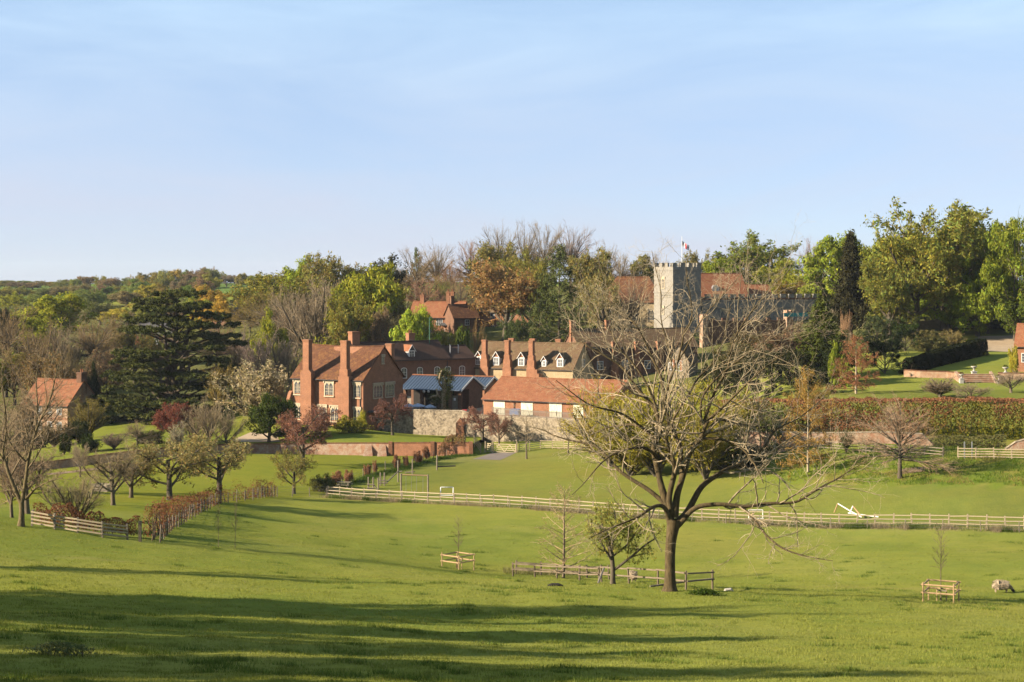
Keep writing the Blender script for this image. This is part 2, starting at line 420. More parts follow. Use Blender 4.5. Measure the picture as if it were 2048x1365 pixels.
for u, D, z in [(1712, 240, 14.0), (1600, 235, 13.6), (1800, 222, 13.4), (1900, 222, 13.3), (2048, 222, 13.3), (1640, 216, 11.5), (1800, 209, 10.8), (2048, 209, 10.6), (1500, 235, 10.5),
                (1900, 262, 15.0), (1800, 262, 14.9), (2048, 262, 15.0), (2000, 278, 16.2), (1850, 270, 16.0), (2200, 278, 16.4), (2000, 318, 18.1), (1900, 332, 19.8), (1830, 330, 19.0), (1700, 300, 17.2),
                (1640, 262, 14.4), (1360, 370, 18.8), (1500, 375, 20.0), (1650, 390, 22), (1900, 380, 23), (2100, 380, 23), (1250, 370, 17.5), (1400, 300, 11), (1300, 265, 7.5), (1200, 265, 6.5),
                (1600, 430, 24), (1100, 430, 22.5), (900, 420, 20.5), (700, 385, 15), (870, 385, 18.3), (600, 345, 9.5), (950, 360, 14), (1100, 350, 11),
                (200, 262, 2.6), (400, 262, 3.2), (600, 262, 4.0), (100, 250, 2.6), (0, 262, 2.4), (800, 262, 4.5), (150, 285, 2.6), (350, 285, 3.4), (500, 285, 4), (800, 290, 5.5), (1000, 290, 5.5), (950, 320, 7),
                (100, 315, 5.2), (400, 315, 7.0), (600, 312, 8.0), (-200, 300, 5), (70, 330, 7.6), (250, 330, 8), (400, 345, 9.5), (100, 420, 14), (400, 430, 15.5), (250, 420, 14.5), (-200, 420, 14),
                (100, 600, 19.5), (400, 600, 20), (-200, 600, 20), (600, 480, 18), (475, 850, 23.2), (100, 900, 22.5), (700, 850, 27), (300, 1000, 27.5), (0, 1000, 26), (600, 1000, 28.5), (900, 600, 27), (1300, 600, 28), (1800, 600, 29)]: lz(u, D, z)
low += [(-90, -40, 34), (0, -40, 34), (90, -40, 33), (-70, 0, 29.5), (0, 0, 28.2), (60, 0, 27.5), (-60, 40, 22.5), (-70, 80, 17), (-80, 120, 14.5), (60, 40, 20), (70, 90, 11), (0, 22, 24.0),
        (-90, 200, 7), (100, 150, 7), (120, 200, 10), (130, 260, 16), (-150, 320, 7), (200, 400, 23), (-200, 600, 21), (300, 700, 27),
        (0, 1600, 27), (800, 1600, 28), (-800, 1600, 27), (0, 3200, 24), (1500, 3200, 24), (-1500, 3200, 24)]
T_LOW = MQ(low)

# upper lawn behind the long garden wall
WALL_LINE = [(-60, 940, 222), (105, 923, 228), (205, 911, 233), (320, 897, 238), (455, 889, 248), (560, 888.5, 250.5), (780, 887, 246), (945, 886.5, 242.6)]
up = [tuple(px(u, v + 2.5, D + .5)) for u, v, D in WALL_LINE]
up += [tuple(px(*p)) for p in [(280, 868, 262), (300, 884, 250), (480, 851, 283), (480, 870, 262), (560, 880, 252), (600, 850, 266), (735, 856, 261), (760, 866, 265), (800, 869, 264), (925, 874, 260.5), (960, 878, 257),
                               (120, 862, 292), (345, 858, 280), (150, 890, 262), (0, 870, 290), (-100, 880, 270), (700, 874, 254)]]
up += [((u - 1024) * D / F, D, z) for u, D, z in [(400, 300, 6.3), (600, 300, 8.0), (0, 300, 4.6), (800, 300, 8.2)]]
T_UP = MQ(up)
WX = np.array([px(*p).x for p in WALL_LINE]); WY = np.array([px(*p).y for p in WALL_LINE])
XR0 = px(948, 886, 242.6).x
def in_up(x, y):
    xr = XR0 + (np.asarray(y) - 242.6) * .10
    return (x < xr) & (y > np.interp(x, WX, WY)) & (y < 303) & (x > WX[0])
# terrace behind the flint wall
FLINT = [(738, 267.5), (812, 266), (925, 262.5), (950, 261), (1060, 255.5), (1180, 250), (1240, 248)]
FX = np.array([(u - 1024) * D / F for u, D in FLINT]); FY = np.array([D for u, D in FLINT])
ZT = 9.0
def in_ter(x, y):
    x = np.asarray(x); y = np.asarray(y)
    return (x > FX[0]) & (x < 39) & (y > np.interp(x, FX, FY) + np.maximum(0, (x - FX[-1]) * 3.2)) & (y < 346)
def gz(x, y):
    x = np.atleast_1d(np.asarray(x, float)); y = np.atleast_1d(np.asarray(y, float))
    z = T_LOW(x, y)
    m = in_up(x, y)
    if m.any(): z = np.where(m, T_UP(x, y), z)
    m = in_ter(x, y)
    return np.where(m, np.maximum(ZT, z), z)
def g(x, y): return float(gz(x, y)[0])
def hit(u, v, d0=30.0):
    """where the sight line through a photograph pixel meets the ground"""
    D = np.concatenate([np.arange(d0, 320, .25), np.arange(320, 1400, 2)])
    x = (u - 1024) * D / F; z = HC - (v - HV) * D / F
    k = np.nonzero(z <= gz(x, D))[0]
    D_ = D[k[0]] if len(k) else 400.0
    return Vector((float((u - 1024) * D_ / F), float(D_), g((u - 1024) * D_ / F, D_)))
def spot(u, D): x = (u - 1024) * D / F; return Vector((x, D, g(x, D)))

GRASS = np.array([.222, .236, .052]); MOWN = np.array([.182, .196, .046]); LAWN = np.array([.182, .198, .038])
DRY = np.array([.26, .21, .10]); BANK = np.array([.155, .19, .032]); SOIL = np.array([.26, .17, .10]); WOOD = np.array([.11, .105, .05])
def ground_cols(x, y):
    u = 1024 + x * F / np.maximum(y, 20)
    c = np.tile(GRASS, (len(x), 1))
    n1 = fbm(x * .12, y * .12, 3); n2 = fbm(x * .5, y * .5, 9)
    def mixin(col, w):
        nonlocal c
        w = np.clip(w, 0, 1)[:, None]; c = c * (1 - w) + col * w
    fy = np.interp(x, FENX, FENY)
    field = (y > fy) & (y < 246) & (x > -25) & (u < 2400)
    mixin(MOWN, field * 1.0)
    mixin(np.array([.178, .175, .045]), field * np.clip((n1 - .5) * 5, 0, .6))
    orch = (y > 150) & (y < 252) & (x < np.interp(y, [150, 200, 246], [-30, -24, -8]))
    mixin(np.array([.185, .195, .032]), orch * .9)
    # rough bank under the right-hand hedge
    bk = (x > 28) & (y > np.interp(x, [28, 42, 60], [197, 185, 176])) & (y < 212)
    mixin(BANK, bk * 1.0); mixin(np.array([.24, .21, .06]), bk * np.clip((n2 - .5) * 6 + (x - 45) * .03, 0, .75))
    # dry strip along the post and rail fence
    st = np.exp(-((y - fy + .9) / .8) ** 2) * (x > -24) * (x < 70)
    mixin(DRY, st * (.4 + .6 * n2))
    # worn, paler ground: before the gates and along a sheep track across the slope
    gx, gy = -4.0, 238.0; mixin(np.array([.24, .19, .09]), np.exp(-(((x - gx) / 7) ** 2 + ((y - gy) / 5) ** 2)) * .6 * n2 * 2)
    tr = np.exp(-((y - (112 + .25 * x + 3 * np.sin(x * .11))) / .5) ** 2) * (y < 170); mixin(np.array([.26, .22, .09]), tr * .5)
    tr = np.exp(-((y - (142 - .12 * x + 4 * np.sin(x * .07))) / .5) ** 2) * (y < 170); mixin(np.array([.16, .19, .04]), tr * .6)
    pt = (y < 175) & ~field; mixin(np.array([.185, .215, .045]), pt * np.clip((n1 - .52) * 5, 0, .6)); mixin(np.array([.255, .25, .068]), pt * np.clip((.45 - n1) * 5, 0, .5))
    up_ = y > 300
    mixin(WOOD, (up_ & (y < 640) & ~((u > 1880) & (y < 330))) * .8)
    mixin(np.array([.10, .17, .05]), (y > 760) * .8)
    return c
FEN = [(640, 993.5), (1000, 1013), (1340, 1037), (1700, 1053), (2048, 1059), (2200, 1061)]
_f = [hit(u, v) for u, v in FEN]; FENX = np.array([p.x for p in _f]); FENY = np.array([p.y for p in _f])

def grid_mesh(name, X, Y, Z, cols):
    r, c = X.shape; idx = np.arange(r * c).reshape(r, c)
    q = np.stack([idx[:-1, :-1], idx[:-1, 1:], idx[1:, 1:], idx[1:, :-1]], -1).reshape(-1, 4)
    V = np.stack([X, Y, Z], -1).reshape(-1, 3)
    return npmesh(name, V, [q], M['grass_ground'], cols, smooth=True)
ys = [-45.0]
while ys[-1] < 3200:
    y = ys[-1]; ys.append(y + (3 if y < 30 else max(.9, .008 * y) if y < 450 else .035 * y))
ys = np.array(ys); ts = np.linspace(-1, 1, 210); ts = np.sign(ts) * (.8 * np.abs(ts) + .2 * np.abs(ts) ** 3)
Y = np.repeat(ys[:, None], len(ts), 1); X = ts[None] * (72 + .46 * np.maximum(Y, 0))
Z = T_LOW(X, Y)
near = (Y > 20) & (Y < 190)
Z = Z + near * ((fbm(X * .35, Y * .35, 5) - .5) * .28 + (fbm(X * 1.1, Y * 1.1, 6) - .5) * .10)
struct(link('ground', grid_mesh('ground', X, Y, Z, ground_cols(X.ravel(), Y.ravel()))))

# upper lawn sheet: lofted from the wall line to the back
xs = np.unique(np.concatenate([np.linspace(WX[0], WX[-1] - .2, 90), WX[:-1]]))
tt = np.linspace(0, 1, 40); X = np.zeros((40, len(xs))); Y = X.copy()
for j, t in enumerate(tt):
    y0 = np.interp(xs, WX, WY) + .15; Y[j] = y0 + (302 - y0) * t
    X[j] = xs + np.maximum(0, (xs - (WX[-1] - 6)) / 6) * (Y[j] - 242.6) * .10
Z = T_UP(X, Y)
c = np.tile(LAWN, (X.size, 1)); n2 = fbm(X.ravel() * .5, Y.ravel() * .5, 4)[:, None]
c = c * (.9 + .25 * n2)
struct(link('lawn', grid_mesh('lawn', X, Y, Z, c)))
# terrace block
pts = [(FX[i], FY[i] + .1) for i in range(len(FX))] + [(39, 262), (39, 346), (FX[0], 346)]
struct(MB().prism(pts, 'z', 2.0, ZT).build('terrace', M['gravel']))

def sheet(name, quadrows, mat, dz=.02, nu=14, nv=6):
    """ground-hugging sheet between two pixel lines, subdivided so that it follows the ground"""
    (a0, a1), (b0, b1) = quadrows
    A0, A1, B0, B1 = (hit(*p) if len(p) == 2 else spot(p[0], p[2]) for p in (a0, a1, b0, b1))
    X = np.zeros((nv, nu)); Y = X.copy()
    for j in range(nv):
        for i in range(nu):
            s, t = i / (nu - 1), j / (nv - 1)
            p = (A0 * (1 - s) + A1 * s) * (1 - t) + (B0 * (1 - s) + B1 * s) * t
            X[j, i], Y[j, i] = p.x, p.y
    Zs = gz(X.ravel(), Y.ravel()).reshape(X.shape) + dz
    r, c = X.shape; idx = np.arange(r * c).reshape(r, c)
    q = np.stack([idx[:-1, :-1], idx[:-1, 1:], idx[1:, 1:], idx[1:, :-1]], -1).reshape(-1, 4)
    return struct(link(name, npmesh(name, np.stack([X, Y, Zs], -1).reshape(-1, 3), [q], mat, smooth=True)))
# ---------------------------------------------------------------- plants: growing them
def rot_about(d, ang, az, rng):
    d = d / (np.linalg.norm(d) + 1e-9)
    a = np.cross(d, [0, 0, 1.0]) if abs(d[2]) < .95 else np.cross(d, [1.0, 0, 0])
    a /= np.linalg.norm(a); b = np.cross(d, a)
    return d * math.cos(ang) + (a * math.cos(az) + b * math.sin(az)) * math.sin(ang)

def limb(p, d, length, r0, r1, seg, wob, trop, rng):
    pts = [np.array(p, float)]; d = np.array(d, float); st = length / seg
    for i in range(seg):
        d = d + rng.normal(0, wob, 3) + np.array([0, 0, trop])
        d /= np.linalg.norm(d); pts.append(pts[-1] + d * st)
    return np.array(pts), np.linspace(r0, r1, seg + 1)

def grow(seed, levels, trunk, base=None):
    """levels: (n, t0, t1, angle, angle_var, length, length_var, seg, wobble, tropism, radius_ratio)
    returns list of (level, pts, rad)"""
    rng = np.random.default_rng(seed); out = []
    if base is None:
        pts, rad = limb((0, 0, -.02), (0, 0, 1), trunk[0] + .02, trunk[1], trunk[1] * trunk[2], 8, trunk[3], .05, rng)
        rad[0] *= 1.35
        cur = [(pts, rad, trunk[0])]
        out.append((0, pts, rad))
    else:
        cur = base; out += [(0, p, r) for p, r, _ in base]
    for li, (n, t0, t1, ang, av, ln, lv, seg, wob, trop, rr) in enumerate(levels):
        nxt = []
        for pts, rad, plen in cur:
            m = len(pts) - 1; az = rng.uniform(0, 6.28)
            k = n if isinstance(n, int) else max(1, int(rng.poisson(n * plen)))
            for j in range(k):
                t = t0 + (t1 - t0) * ((j + rng.uniform(.1, .9)) / k)
                f = t * m; i = min(int(f), m - 1); fr = f - i
                p = pts[i] * (1 - fr) + pts[i + 1] * fr; d = pts[i + 1] - pts[i]
                az += 2.4 + rng.normal(0, .4)
                dd = rot_about(d, R(ang + rng.normal(0, av)), az, rng)
                le = plen * ln * (1 + rng.uniform(-lv, lv)) * (1.15 - .55 * t)
                r = (rad[i] * (1 - fr) + rad[i + 1] * fr) * rr
                P_, R_ = limb(p, dd, le, r, r * .45, seg, wob, trop, rng)
                nxt.append((P_, R_, le)); out.append((li + 1, P_, R_))
        cur = nxt
    return out

def segs_np(P0, P1, R0, R1, k):
    d = P1 - P0; d /= (np.linalg.norm(d, axis=1, keepdims=True) + 1e-9)
    ref = np.where(np.abs(d[:, 2:3]) < .9, np.array([[0, 0, 1.0]]), np.array([[1.0, 0, 0]]))
    a = np.cross(d, ref); a /= (np.linalg.norm(a, axis=1, keepdims=True) + 1e-9); b = np.cross(d, a)
    n = len(P0); V = np.zeros((n, 2 * k, 3))
    for j in range(k):
        an = 2 * math.pi * j / k; o = a * math.cos(an) + b * math.sin(an)
        V[:, j] = P0 + o * R0[:, None]; V[:, k + j] = P1 + o * R1[:, None]
    base = (np.arange(n) * 2 * k)[:, None]
    q = [base + np.array([[j, (j + 1) % k, k + (j + 1) % k, k + j]]) for j in range(k)]
    return V.reshape(-1, 3), np.concatenate(q)

def tubes_np(lims, k):
    """connected tubes for thick limbs"""
    VV, QQ = [], []; b = 0
    for pts, rad in lims:
        n = len(pts); d = np.gradient(pts, axis=0); d /= np.linalg.norm(d, axis=1, keepdims=True) + 1e-9
        ref = np.cross(d[0], [0, 0, 1.0] if abs(d[0][2]) < .9 else [1.0, 0, 0])
        ring = []
        for i in range(n):
            ref = ref - d[i] * ref.dot(d[i]); ref /= np.linalg.norm(ref) + 1e-9; w = np.cross(d[i], ref)
            an = np.arange(k) * 2 * math.pi / k
            ring.append(pts[i] + (np.cos(an)[:, None] * ref + np.sin(an)[:, None] * w) * rad[i])
        VV.append(np.concatenate(ring))
        idx = b + np.arange(n * k).reshape(n, k)
        q = np.stack([idx[:-1], np.roll(idx, -1, 1)[:-1], np.roll(idx, -1, 1)[1:], idx[1:]], -1).reshape(-1, 4)
        QQ.append(q); b += n * k
    return np.concatenate(VV), np.concatenate(QQ)

def cards(C, size, rng, up=0.0, aspect=.7, outward=None, ow=.6):
    """leaf-sized diamonds at points C"""
    n = len(C); nn = rng.normal(0, 1, (n, 3)); nn[:, 2] += up
    if outward is not None: nn = nn * (1 - ow) + outward * ow * 1.8
    nn /= np.linalg.norm(nn, axis=1, keepdims=True) + 1e-9
    t = rng.normal(0, 1, (n, 3)); t -= nn * (t * nn).sum(1, keepdims=True); t /= np.linalg.norm(t, axis=1, keepdims=True) + 1e-9
    b = np.cross(nn, t); s = np.asarray(size)[:, None] if np.ndim(size) else size
    V = np.stack([C - t * s, C - b * s * aspect * .5 + t * s * .1, C + t * s, C + b * s * aspect * .5 + t * s * .1], 1).reshape(-1, 3)
    q = (np.arange(n) * 4)[:, None] + np.arange(4)[None]
    return V, q

def jitter_cols(n, per, rng, var=.35, hue=.12):
    b = 1 + rng.uniform(-var, var, (n, 1)); h = rng.normal(0, hue, (n, 1))
    c = np.concatenate([b * (1 + h), b, b * (1 - h * .6)], 1)
    return np.repeat(np.clip(c, .15, 2), per, 0)

def norm_box(Vs, h=1.0):
    """scale a set of vertex arrays to height 1, radius .5, foot at 0"""
    A = np.concatenate(Vs); z1 = np.percentile(A[:, 2], 99.7); r = np.percentile(np.hypot(A[:, 0], A[:, 1]), 98.5)
    return z1, r

PROTO = {}
def make_proto(key, skel, leaf=None, thick_levels=1, twig_cols=.25, kside=(8, 6, 4, 3, 3, 3), minr=0.0, seed=0):
    """leaf: dict(n, size, lv, jit, per clump, mat, ...)"""
    rng = np.random.default_rng(seed + 77)
    thick = [(p, r) for l, p, r in skel if l <= thick_levels]
    Vt, Qt = tubes_np(thick, 7)
    VV, QQ, CC, mi = [], [], [], []; b = 0
    fine = [(l, p, r) for l, p, r in skel if l > thick_levels]
    for lev in sorted({l for l, _, _ in fine}):
        k = 4 if lev == thick_levels + 1 else 3
        P0 = np.concatenate([p[:-1] for l, p, r in fine if l == lev]); P1 = np.concatenate([p[1:] for l, p, r in fine if l == lev])
        R0 = np.maximum(np.concatenate([r[:-1] for l, p, r in fine if l == lev]), minr); R1 = np.maximum(np.concatenate([r[1:] for l, p, r in fine if l == lev]), minr)
        V, Q = segs_np(P0, P1, R0, R1, k)
        VV.append(V); QQ.append(Q + b); b += len(V); CC.append(jitter_cols(len(P0), 2 * k, rng, twig_cols, .05)); mi.append(np.zeros(len(Q), int))
    if leaf:
        src = [(p, r) for l, p, r in skel if l in leaf['lv']]
        w = np.array([np.linalg.norm(p[-1] - p[0]) for p, r in src]); w /= w.sum()
        if leaf.get('clump'):
            nc = leaf['clump']; ci = rng.choice(len(src), nc, p=w)
            cen = np.array([src[i][0][-1] * .8 + src[i][0][0] * .2 for i in ci])
            per = leaf['n'] // nc; rad = leaf['rad'] * rng.uniform(.6, 1.3, nc)
            d = rng.normal(0, 1, (nc, per, 3)); d /= np.linalg.norm(d, axis=2, keepdims=True)
            d *= rng.uniform(.35, 1, (nc, per, 1)) ** .5
            d[:, :, 2] *= leaf.get('flat', .7)
            C = (cen[:, None] + d * rad[:, None, None]).reshape(-1, 3); ow = d.reshape(-1, 3)
            tint = np.repeat(rng.uniform(.82, 1.15, nc), per)
        else:
            ii = rng.choice(len(src), leaf['n'], p=w); t = rng.uniform(leaf.get('t0', .2), 1, leaf['n'])
            C = np.array([src[i][0][min(int(tt_ * (len(src[i][0]) - 1)), len(src[i][0]) - 2)] for i, tt_ in zip(ii, t)])
            E = np.array([src[i][0][min(int(tt_ * (len(src[i][0]) - 1)) + 1, len(src[i][0]) - 1)] for i, tt_ in zip(ii, t)])
            C = C + (E - C) * rng.uniform(0, 1, (len(C), 1)) + rng.normal(0, leaf['rad'], C.shape); ow = None; tint = np.ones(len(C))
        V, Q = cards(C, leaf['size'] * rng.uniform(.4, 1.55, len(C)), rng, leaf.get('up', .3), leaf.get('aspect', .8), ow)
        cc = jitter_cols(len(C), 4, rng, leaf.get('var', .3), leaf.get('hue', .1)) * np.repeat(tint, 4)[:, None]
        VV.append(V); QQ.append(Q + b); b += len(V); CC.append(cc); mi.append(np.ones(len(Q), int))
    Vc = np.concatenate(VV); z1, r = norm_box([Vc, Vt])
    S = np.array([.5 / r, .5 / r, 1 / z1])
    fol = M[leaf.get('mat', 'foliage')] if leaf else M['foliage']
    # twigs take the bark-like colour of their own: the crown's second colour is baked as a tint
    CCc = np.concatenate(CC)
    me_t = npmesh(key + '_trunk', Vt * S, [Qt], M['bark'], smooth=True)
    ntw = sum(len(c) for c in CC[:-1]) if leaf else len(CCc)
    tw = leaf.get('twig', (1, 1, 1)) if leaf else (1, 1, 1)
    CCc[:ntw] *= np.array(tw)
    me_c = npmesh(key + '_crown', Vc * S, [np.concatenate(QQ)], [M['twigs'], fol], CCc, mi=np.concatenate(mi))
    PROTO[key] = (me_t, me_c)

# levels: (n, t0, t1, angle, angle_var, length, length_var, seg, wobble, tropism, radius_ratio)
# bare rounded broadleaf
def sk_bare(seed, up=.07, spread=52, t0=.3, n=(11, 8, 7, 6)):
    return grow(seed, [(n[0], t0, 1.0, spread, 9, 1.05, .2, 7, .10, up, .55), (n[1], .18, 1, 42, 10, .50, .3, 5, .13, up * .8, .5),
                       (n[2], .12, 1, 40, 12, .52, .3, 4, .16, .05, .5), (n[3], .1, 1, 38, 14, .55, .3, 3, .18, .04, .55)], (.40, .026, .6, .035))
for k_ in range(3):
    make_proto(f'bare{k_}', sk_bare(11 + k_), minr=.0009, seed=k_)
# bare, strongly upright many-stemmed (vase)
for k_ in range(2):
    make_proto(f'vase{k_}', grow(21 + k_, [(15, .05, 1.0, 44, 14, 2.1, .25, 7, .06, .09, .5), (8, .12, 1, 32, 10, .40, .3, 5, .10, .08, .5),
                       (7, .1, 1, 34, 12, .5, .3, 3, .14, .05, .55), (5, .1, 1, 36, 14, .55, .3, 2, .16, .03, .6)], (.24, .026, .7, .02)), minr=.0009, seed=k_)
# budding: bare skeleton with a haze of small leaves
for k_ in range(3):
    make_proto(f'bud{k_}', sk_bare(31 + k_, .05, 54, .24, (12, 8, 6, 5)), leaf=dict(n=11500, size=.011, lv=(3, 4), rad=.012, twig=(.85, .68, .8), var=.4, hue=.14), minr=.0009, seed=k_)
for k_ in range(2):
    make_proto(f'airy{k_}', sk_bare(36 + k_, .03, 62, .3, (9, 7, 6, 5)), leaf=dict(n=5200, size=.0105, lv=(3, 4), rad=.012, twig=(.85, .72, .8), var=.4, hue=.14), minr=.0009, seed=k_)
# in young leaf: clumps with gaps
def sk_leaf(seed):
    return grow(seed, [(12, .16, 1.0, 58, 10, 1.0, .2, 6, .10, .05, .5), (7, .25, 1, 44, 12, .52, .3, 4, .14, .04, .5), (5, .2, 1, 40, 14, .55, .3, 3, .16, .03, .6)], (.42, .028, .6, .03))
for k_ in range(4):
    make_proto(f'leaf{k_}', sk_leaf(41 + k_), leaf=dict(n=15000, size=.0145, lv=(2, 3), clump=230, rad=.075, flat=.62, twig=(.5, .4, .5), var=.32, hue=.1, up=.5), seed=k_)
# dome of leaves down to the ground
for k_ in range(2):
    make_proto(f'dome{k_}', grow(46 + k_, [(20, .0, 1, 60, 14, 1.25, .2, 6, .08, .06, .5), (7, .2, 1, 42, 12, .45, .3, 4, .12, .03, .5)], (.55, .025, .5, .02)),
               leaf=dict(n=15000, size=.0155, lv=(1, 2), clump=240, rad=.08, flat=.75, twig=(.45, .4, .5), var=.34, hue=.1, up=.4), seed=k_)
# low dense shrub
for k_ in range(3):
    make_proto(f'bush{k_}', grow(51 + k_, [(16, .0, 1, 46, 16, 2.2, .3, 5, .10, .05, .7), (7, .1, 1, 38, 12, .5, .3, 3, .14, .04, .6)], (.2, .03, .7, .03)),
               leaf=dict(n=7000, size=.028, lv=(1, 2), clump=110, rad=.13, flat=.85, twig=(.45, .4, .5), var=.35, hue=.1), seed=k_)
# thicket of fine upright stems (osier-like)
make_proto('wand0', grow(61, [(34, .0, 1, 26, 12, 2.6, .3, 6, .05, .05, .55), (8, .15, 1, 26, 10, .36, .3, 3, .08, .06, .55), (5, .1, 1, 26, 10, .5, .3, 2, .1, .05, .6)], (.2, .02, .8, .02)),
           leaf=dict(n=9000, size=.011, lv=(2, 3), rad=.012, twig=(.75, .7, .7), var=.4, aspect=.5), minr=.0009, seed=1)
# tiered conifer
def sk_conifer(seed, n=60, ln=.42, ang=82, trop=-.01, taper=1.0):
    rng = np.random.default_rng(seed); out = []
    P_, R_ = limb((0, 0, 0), (0, 0, 1), 1.0, .022, .003, 14, .008, .02, rng); out.append((0, P_, R_))
    az = 0
    for j in range(n):
        t = .06 + .92 * (j / n); az += 2.4 + rng.normal(0, .3)
        p = np.array([np.interp(t * 14, range(15), P_[:, i]) for i in range(3)])
        le = ln * (1 - t) ** taper * rng.uniform(.7, 1.15) + .02
        a = R(ang - 35 * t + rng.normal(0, 5)); d = np.array([math.sin(a) * math.cos(az), math.sin(a) * math.sin(az), math.cos(a)])
        Pb, Rb = limb(p, d, le, .006 * (1.2 - t), .0015, 5, .05, trop, rng); out.append((1, Pb, Rb))
        for q in range(9):
            f = rng.uniform(.15, 1) * 5; i = min(int(f), 4); pp = Pb[i] + (Pb[i + 1] - Pb[i]) * (f - i)
            dd = rot_about(Pb[i + 1] - Pb[i], R(50), rng.uniform(0, 6.28), rng); dd[2] *= .5
            P2, R2 = limb(pp, dd, le * .33 * rng.uniform(.6, 1.2), .002, .001, 3, .08, -.02, rng); out.append((2, P2, R2))
    return out
make_proto('spire0', sk_conifer(71, 70, .34, 80, .0), leaf=dict(n=11000, size=.014, lv=(1, 2), rad=.012, mat='needles', twig=(.5, .4, .4), var=.35, hue=.06, aspect=.45), thick_levels=0, seed=1)
make_proto('spire1', sk_conifer(72, 60, .5, 95, .015, .8), leaf=dict(n=11000, size=.016, lv=(1, 2), rad=.014, mat='needles', twig=(.5, .4, .4), var=.35, hue=.06, aspect=.45), thick_levels=0, seed=2)
make_proto('cone0', sk_conifer(73, 90, .30, 60, .05, .75), leaf=dict(n=15000, size=.018, lv=(1, 2), rad=.02, mat='needles', twig=(.5, .4, .4), var=.35, hue=.06, aspect=.6), thick_levels=0, seed=3)
# slender sapling
make_proto('sapling0', grow(81, [(26, .38, 1.0, 46, 8, .20, .3, 3, .06, .06, .4), (4, .2, 1, 35, 10, .5, .3, 2, .1, .04, .6)], (1.0, .012, .25, .012)), minr=.0022, seed=1)
# weeping, ferny crown of a larch- or cypress-like tree
make_proto('fern0', sk_conifer(75, 34, .55, 88, .03, .55), leaf=dict(n=7000, size=.016, lv=(2,), rad=.016, twig=(.8, .8, .8), var=.4, hue=.08, aspect=.5), thick_levels=0, seed=4)
make_proto('larch0', sk_conifer(76, 42, .55, 84, .035, .6), leaf=dict(n=1800, size=.008, lv=(2,), rad=.012, twig=(1, 1, 1), var=.3), thick_levels=0, minr=.0016, seed=5)

def sk_fan(seed, crown=False):
    rng = np.random.default_rng(seed); out = []
    P_, R_ = limb((0, 0, -.02), (0, 0, 1), .62, .024, .012, 8, .015, .03, rng); R_[0] *= 1.3; out.append((0, P_, R_))
    for j in range(42):
        t = rng.uniform(.72 if crown else .42, 1.0); p = np.array([np.interp(t * 8, range(9), P_[:, i]) for i in range(3)]); az = j * 2.4
        a = R(np.interp(t, [.42, 1], [98, 12]) + rng.normal(0, 12)) if not crown else R(np.clip(math.degrees(math.acos(rng.uniform(-.15, 1))), 4, 98)); d = np.array([math.sin(a) * math.cos(az), math.sin(a) * math.sin(az), math.cos(a)])
        le = ((.50 - .06 * math.cos(a)) if not crown else .42) * rng.uniform(.75, 1.1); Pb, Rb = limb(p, d, le, .0085, .002, 6, .04, .012, rng); out.append((1, Pb, Rb))
        for q in range(11):
            f = rng.uniform(.2, 1) * 6; i = min(int(f), 5); pp = Pb[i] + (Pb[i + 1] - Pb[i]) * (f - i)
            dd = rot_about(Pb[i + 1] - Pb[i], R(30 + rng.normal(0, 8)), rng.uniform(0, 6.28), rng)
            P2, R2 = limb(pp, dd, le * .38 * rng.uniform(.6, 1.2), .0026, .001, 3, .07, .01, rng); out.append((2, P2, R2))
            for w in range(6):
                f = rng.uniform(.1, 1) * 3; i = min(int(f), 2); p3 = P2[i] + (P2[i + 1] - P2[i]) * (f - i)
                P3, R3 = limb(p3, rot_about(P2[i + 1] - P2[i], R(32), rng.uniform(0, 6.28), rng), le * .18 * rng.uniform(.6, 1.2), .001, .0006, 2, .08, .01, rng); out.append((3, P3, R3))
    return out
for k_ in range(3): make_proto(f'fan{k_}', sk_fan(91 + k_, k_ > 0), minr=.0007, seed=7 + k_)
make_proto('blossom0', grow(64, [(30, .0, 1, 30, 14, 2.4, .3, 6, .05, .05, .55), (8, .15, 1, 28, 10, .36, .3, 3, .08, .06, .55)], (.2, .02, .8, .02)), leaf=dict(n=11000, size=.017, lv=(1, 2), rad=.018, twig=(.5, .45, .4), var=.35, hue=.05, aspect=.6), minr=.001, seed=2)
make_proto('willow0', grow(66, [(44, .0, 1, 34, 16, 2.5, .3, 6, .06, .04, .5), (9, .12, 1, 28, 10, .36, .3, 3, .09, .05, .55), (4, .1, 1, 28, 10, .5, .3, 2, .1, .04, .6)], (.2, .02, .8, .02)), leaf=dict(n=24000, size=.0085, lv=(1, 2, 3), rad=.014, twig=(.7, .65, .7), var=.4, hue=.08, aspect=.45), minr=.0008, seed=3)
_rr = random.Random(5)
SUBTLE = _rr.uniform
def plant(name, key, label, cat, u, vt, w, col, D=None, vb=None, group=None, bark=(.12, .10, .075), rz=None, lean=0):
    p = hit(u, vb) if vb is not None else spot(u, D)
    D = p.y; top = HC - (vt - HV) * D / F; h = max(top - p.z, .5); wid = w * D / F * (1.28 if D > 300 and not key.startswith(('spire', 'cone')) else 1.08)
    col = tuple(min(.6, c * 1.45) for c in col)
    o = thing(name, label, cat, p, _rr.uniform(0, 6.28) if rz is None else rz, group)
    o.scale = (wid, wid, h)
    t, c = PROTO[key]
    link('trunk', t, o, color=bark); link('crown', c, o, color=col)
    return o
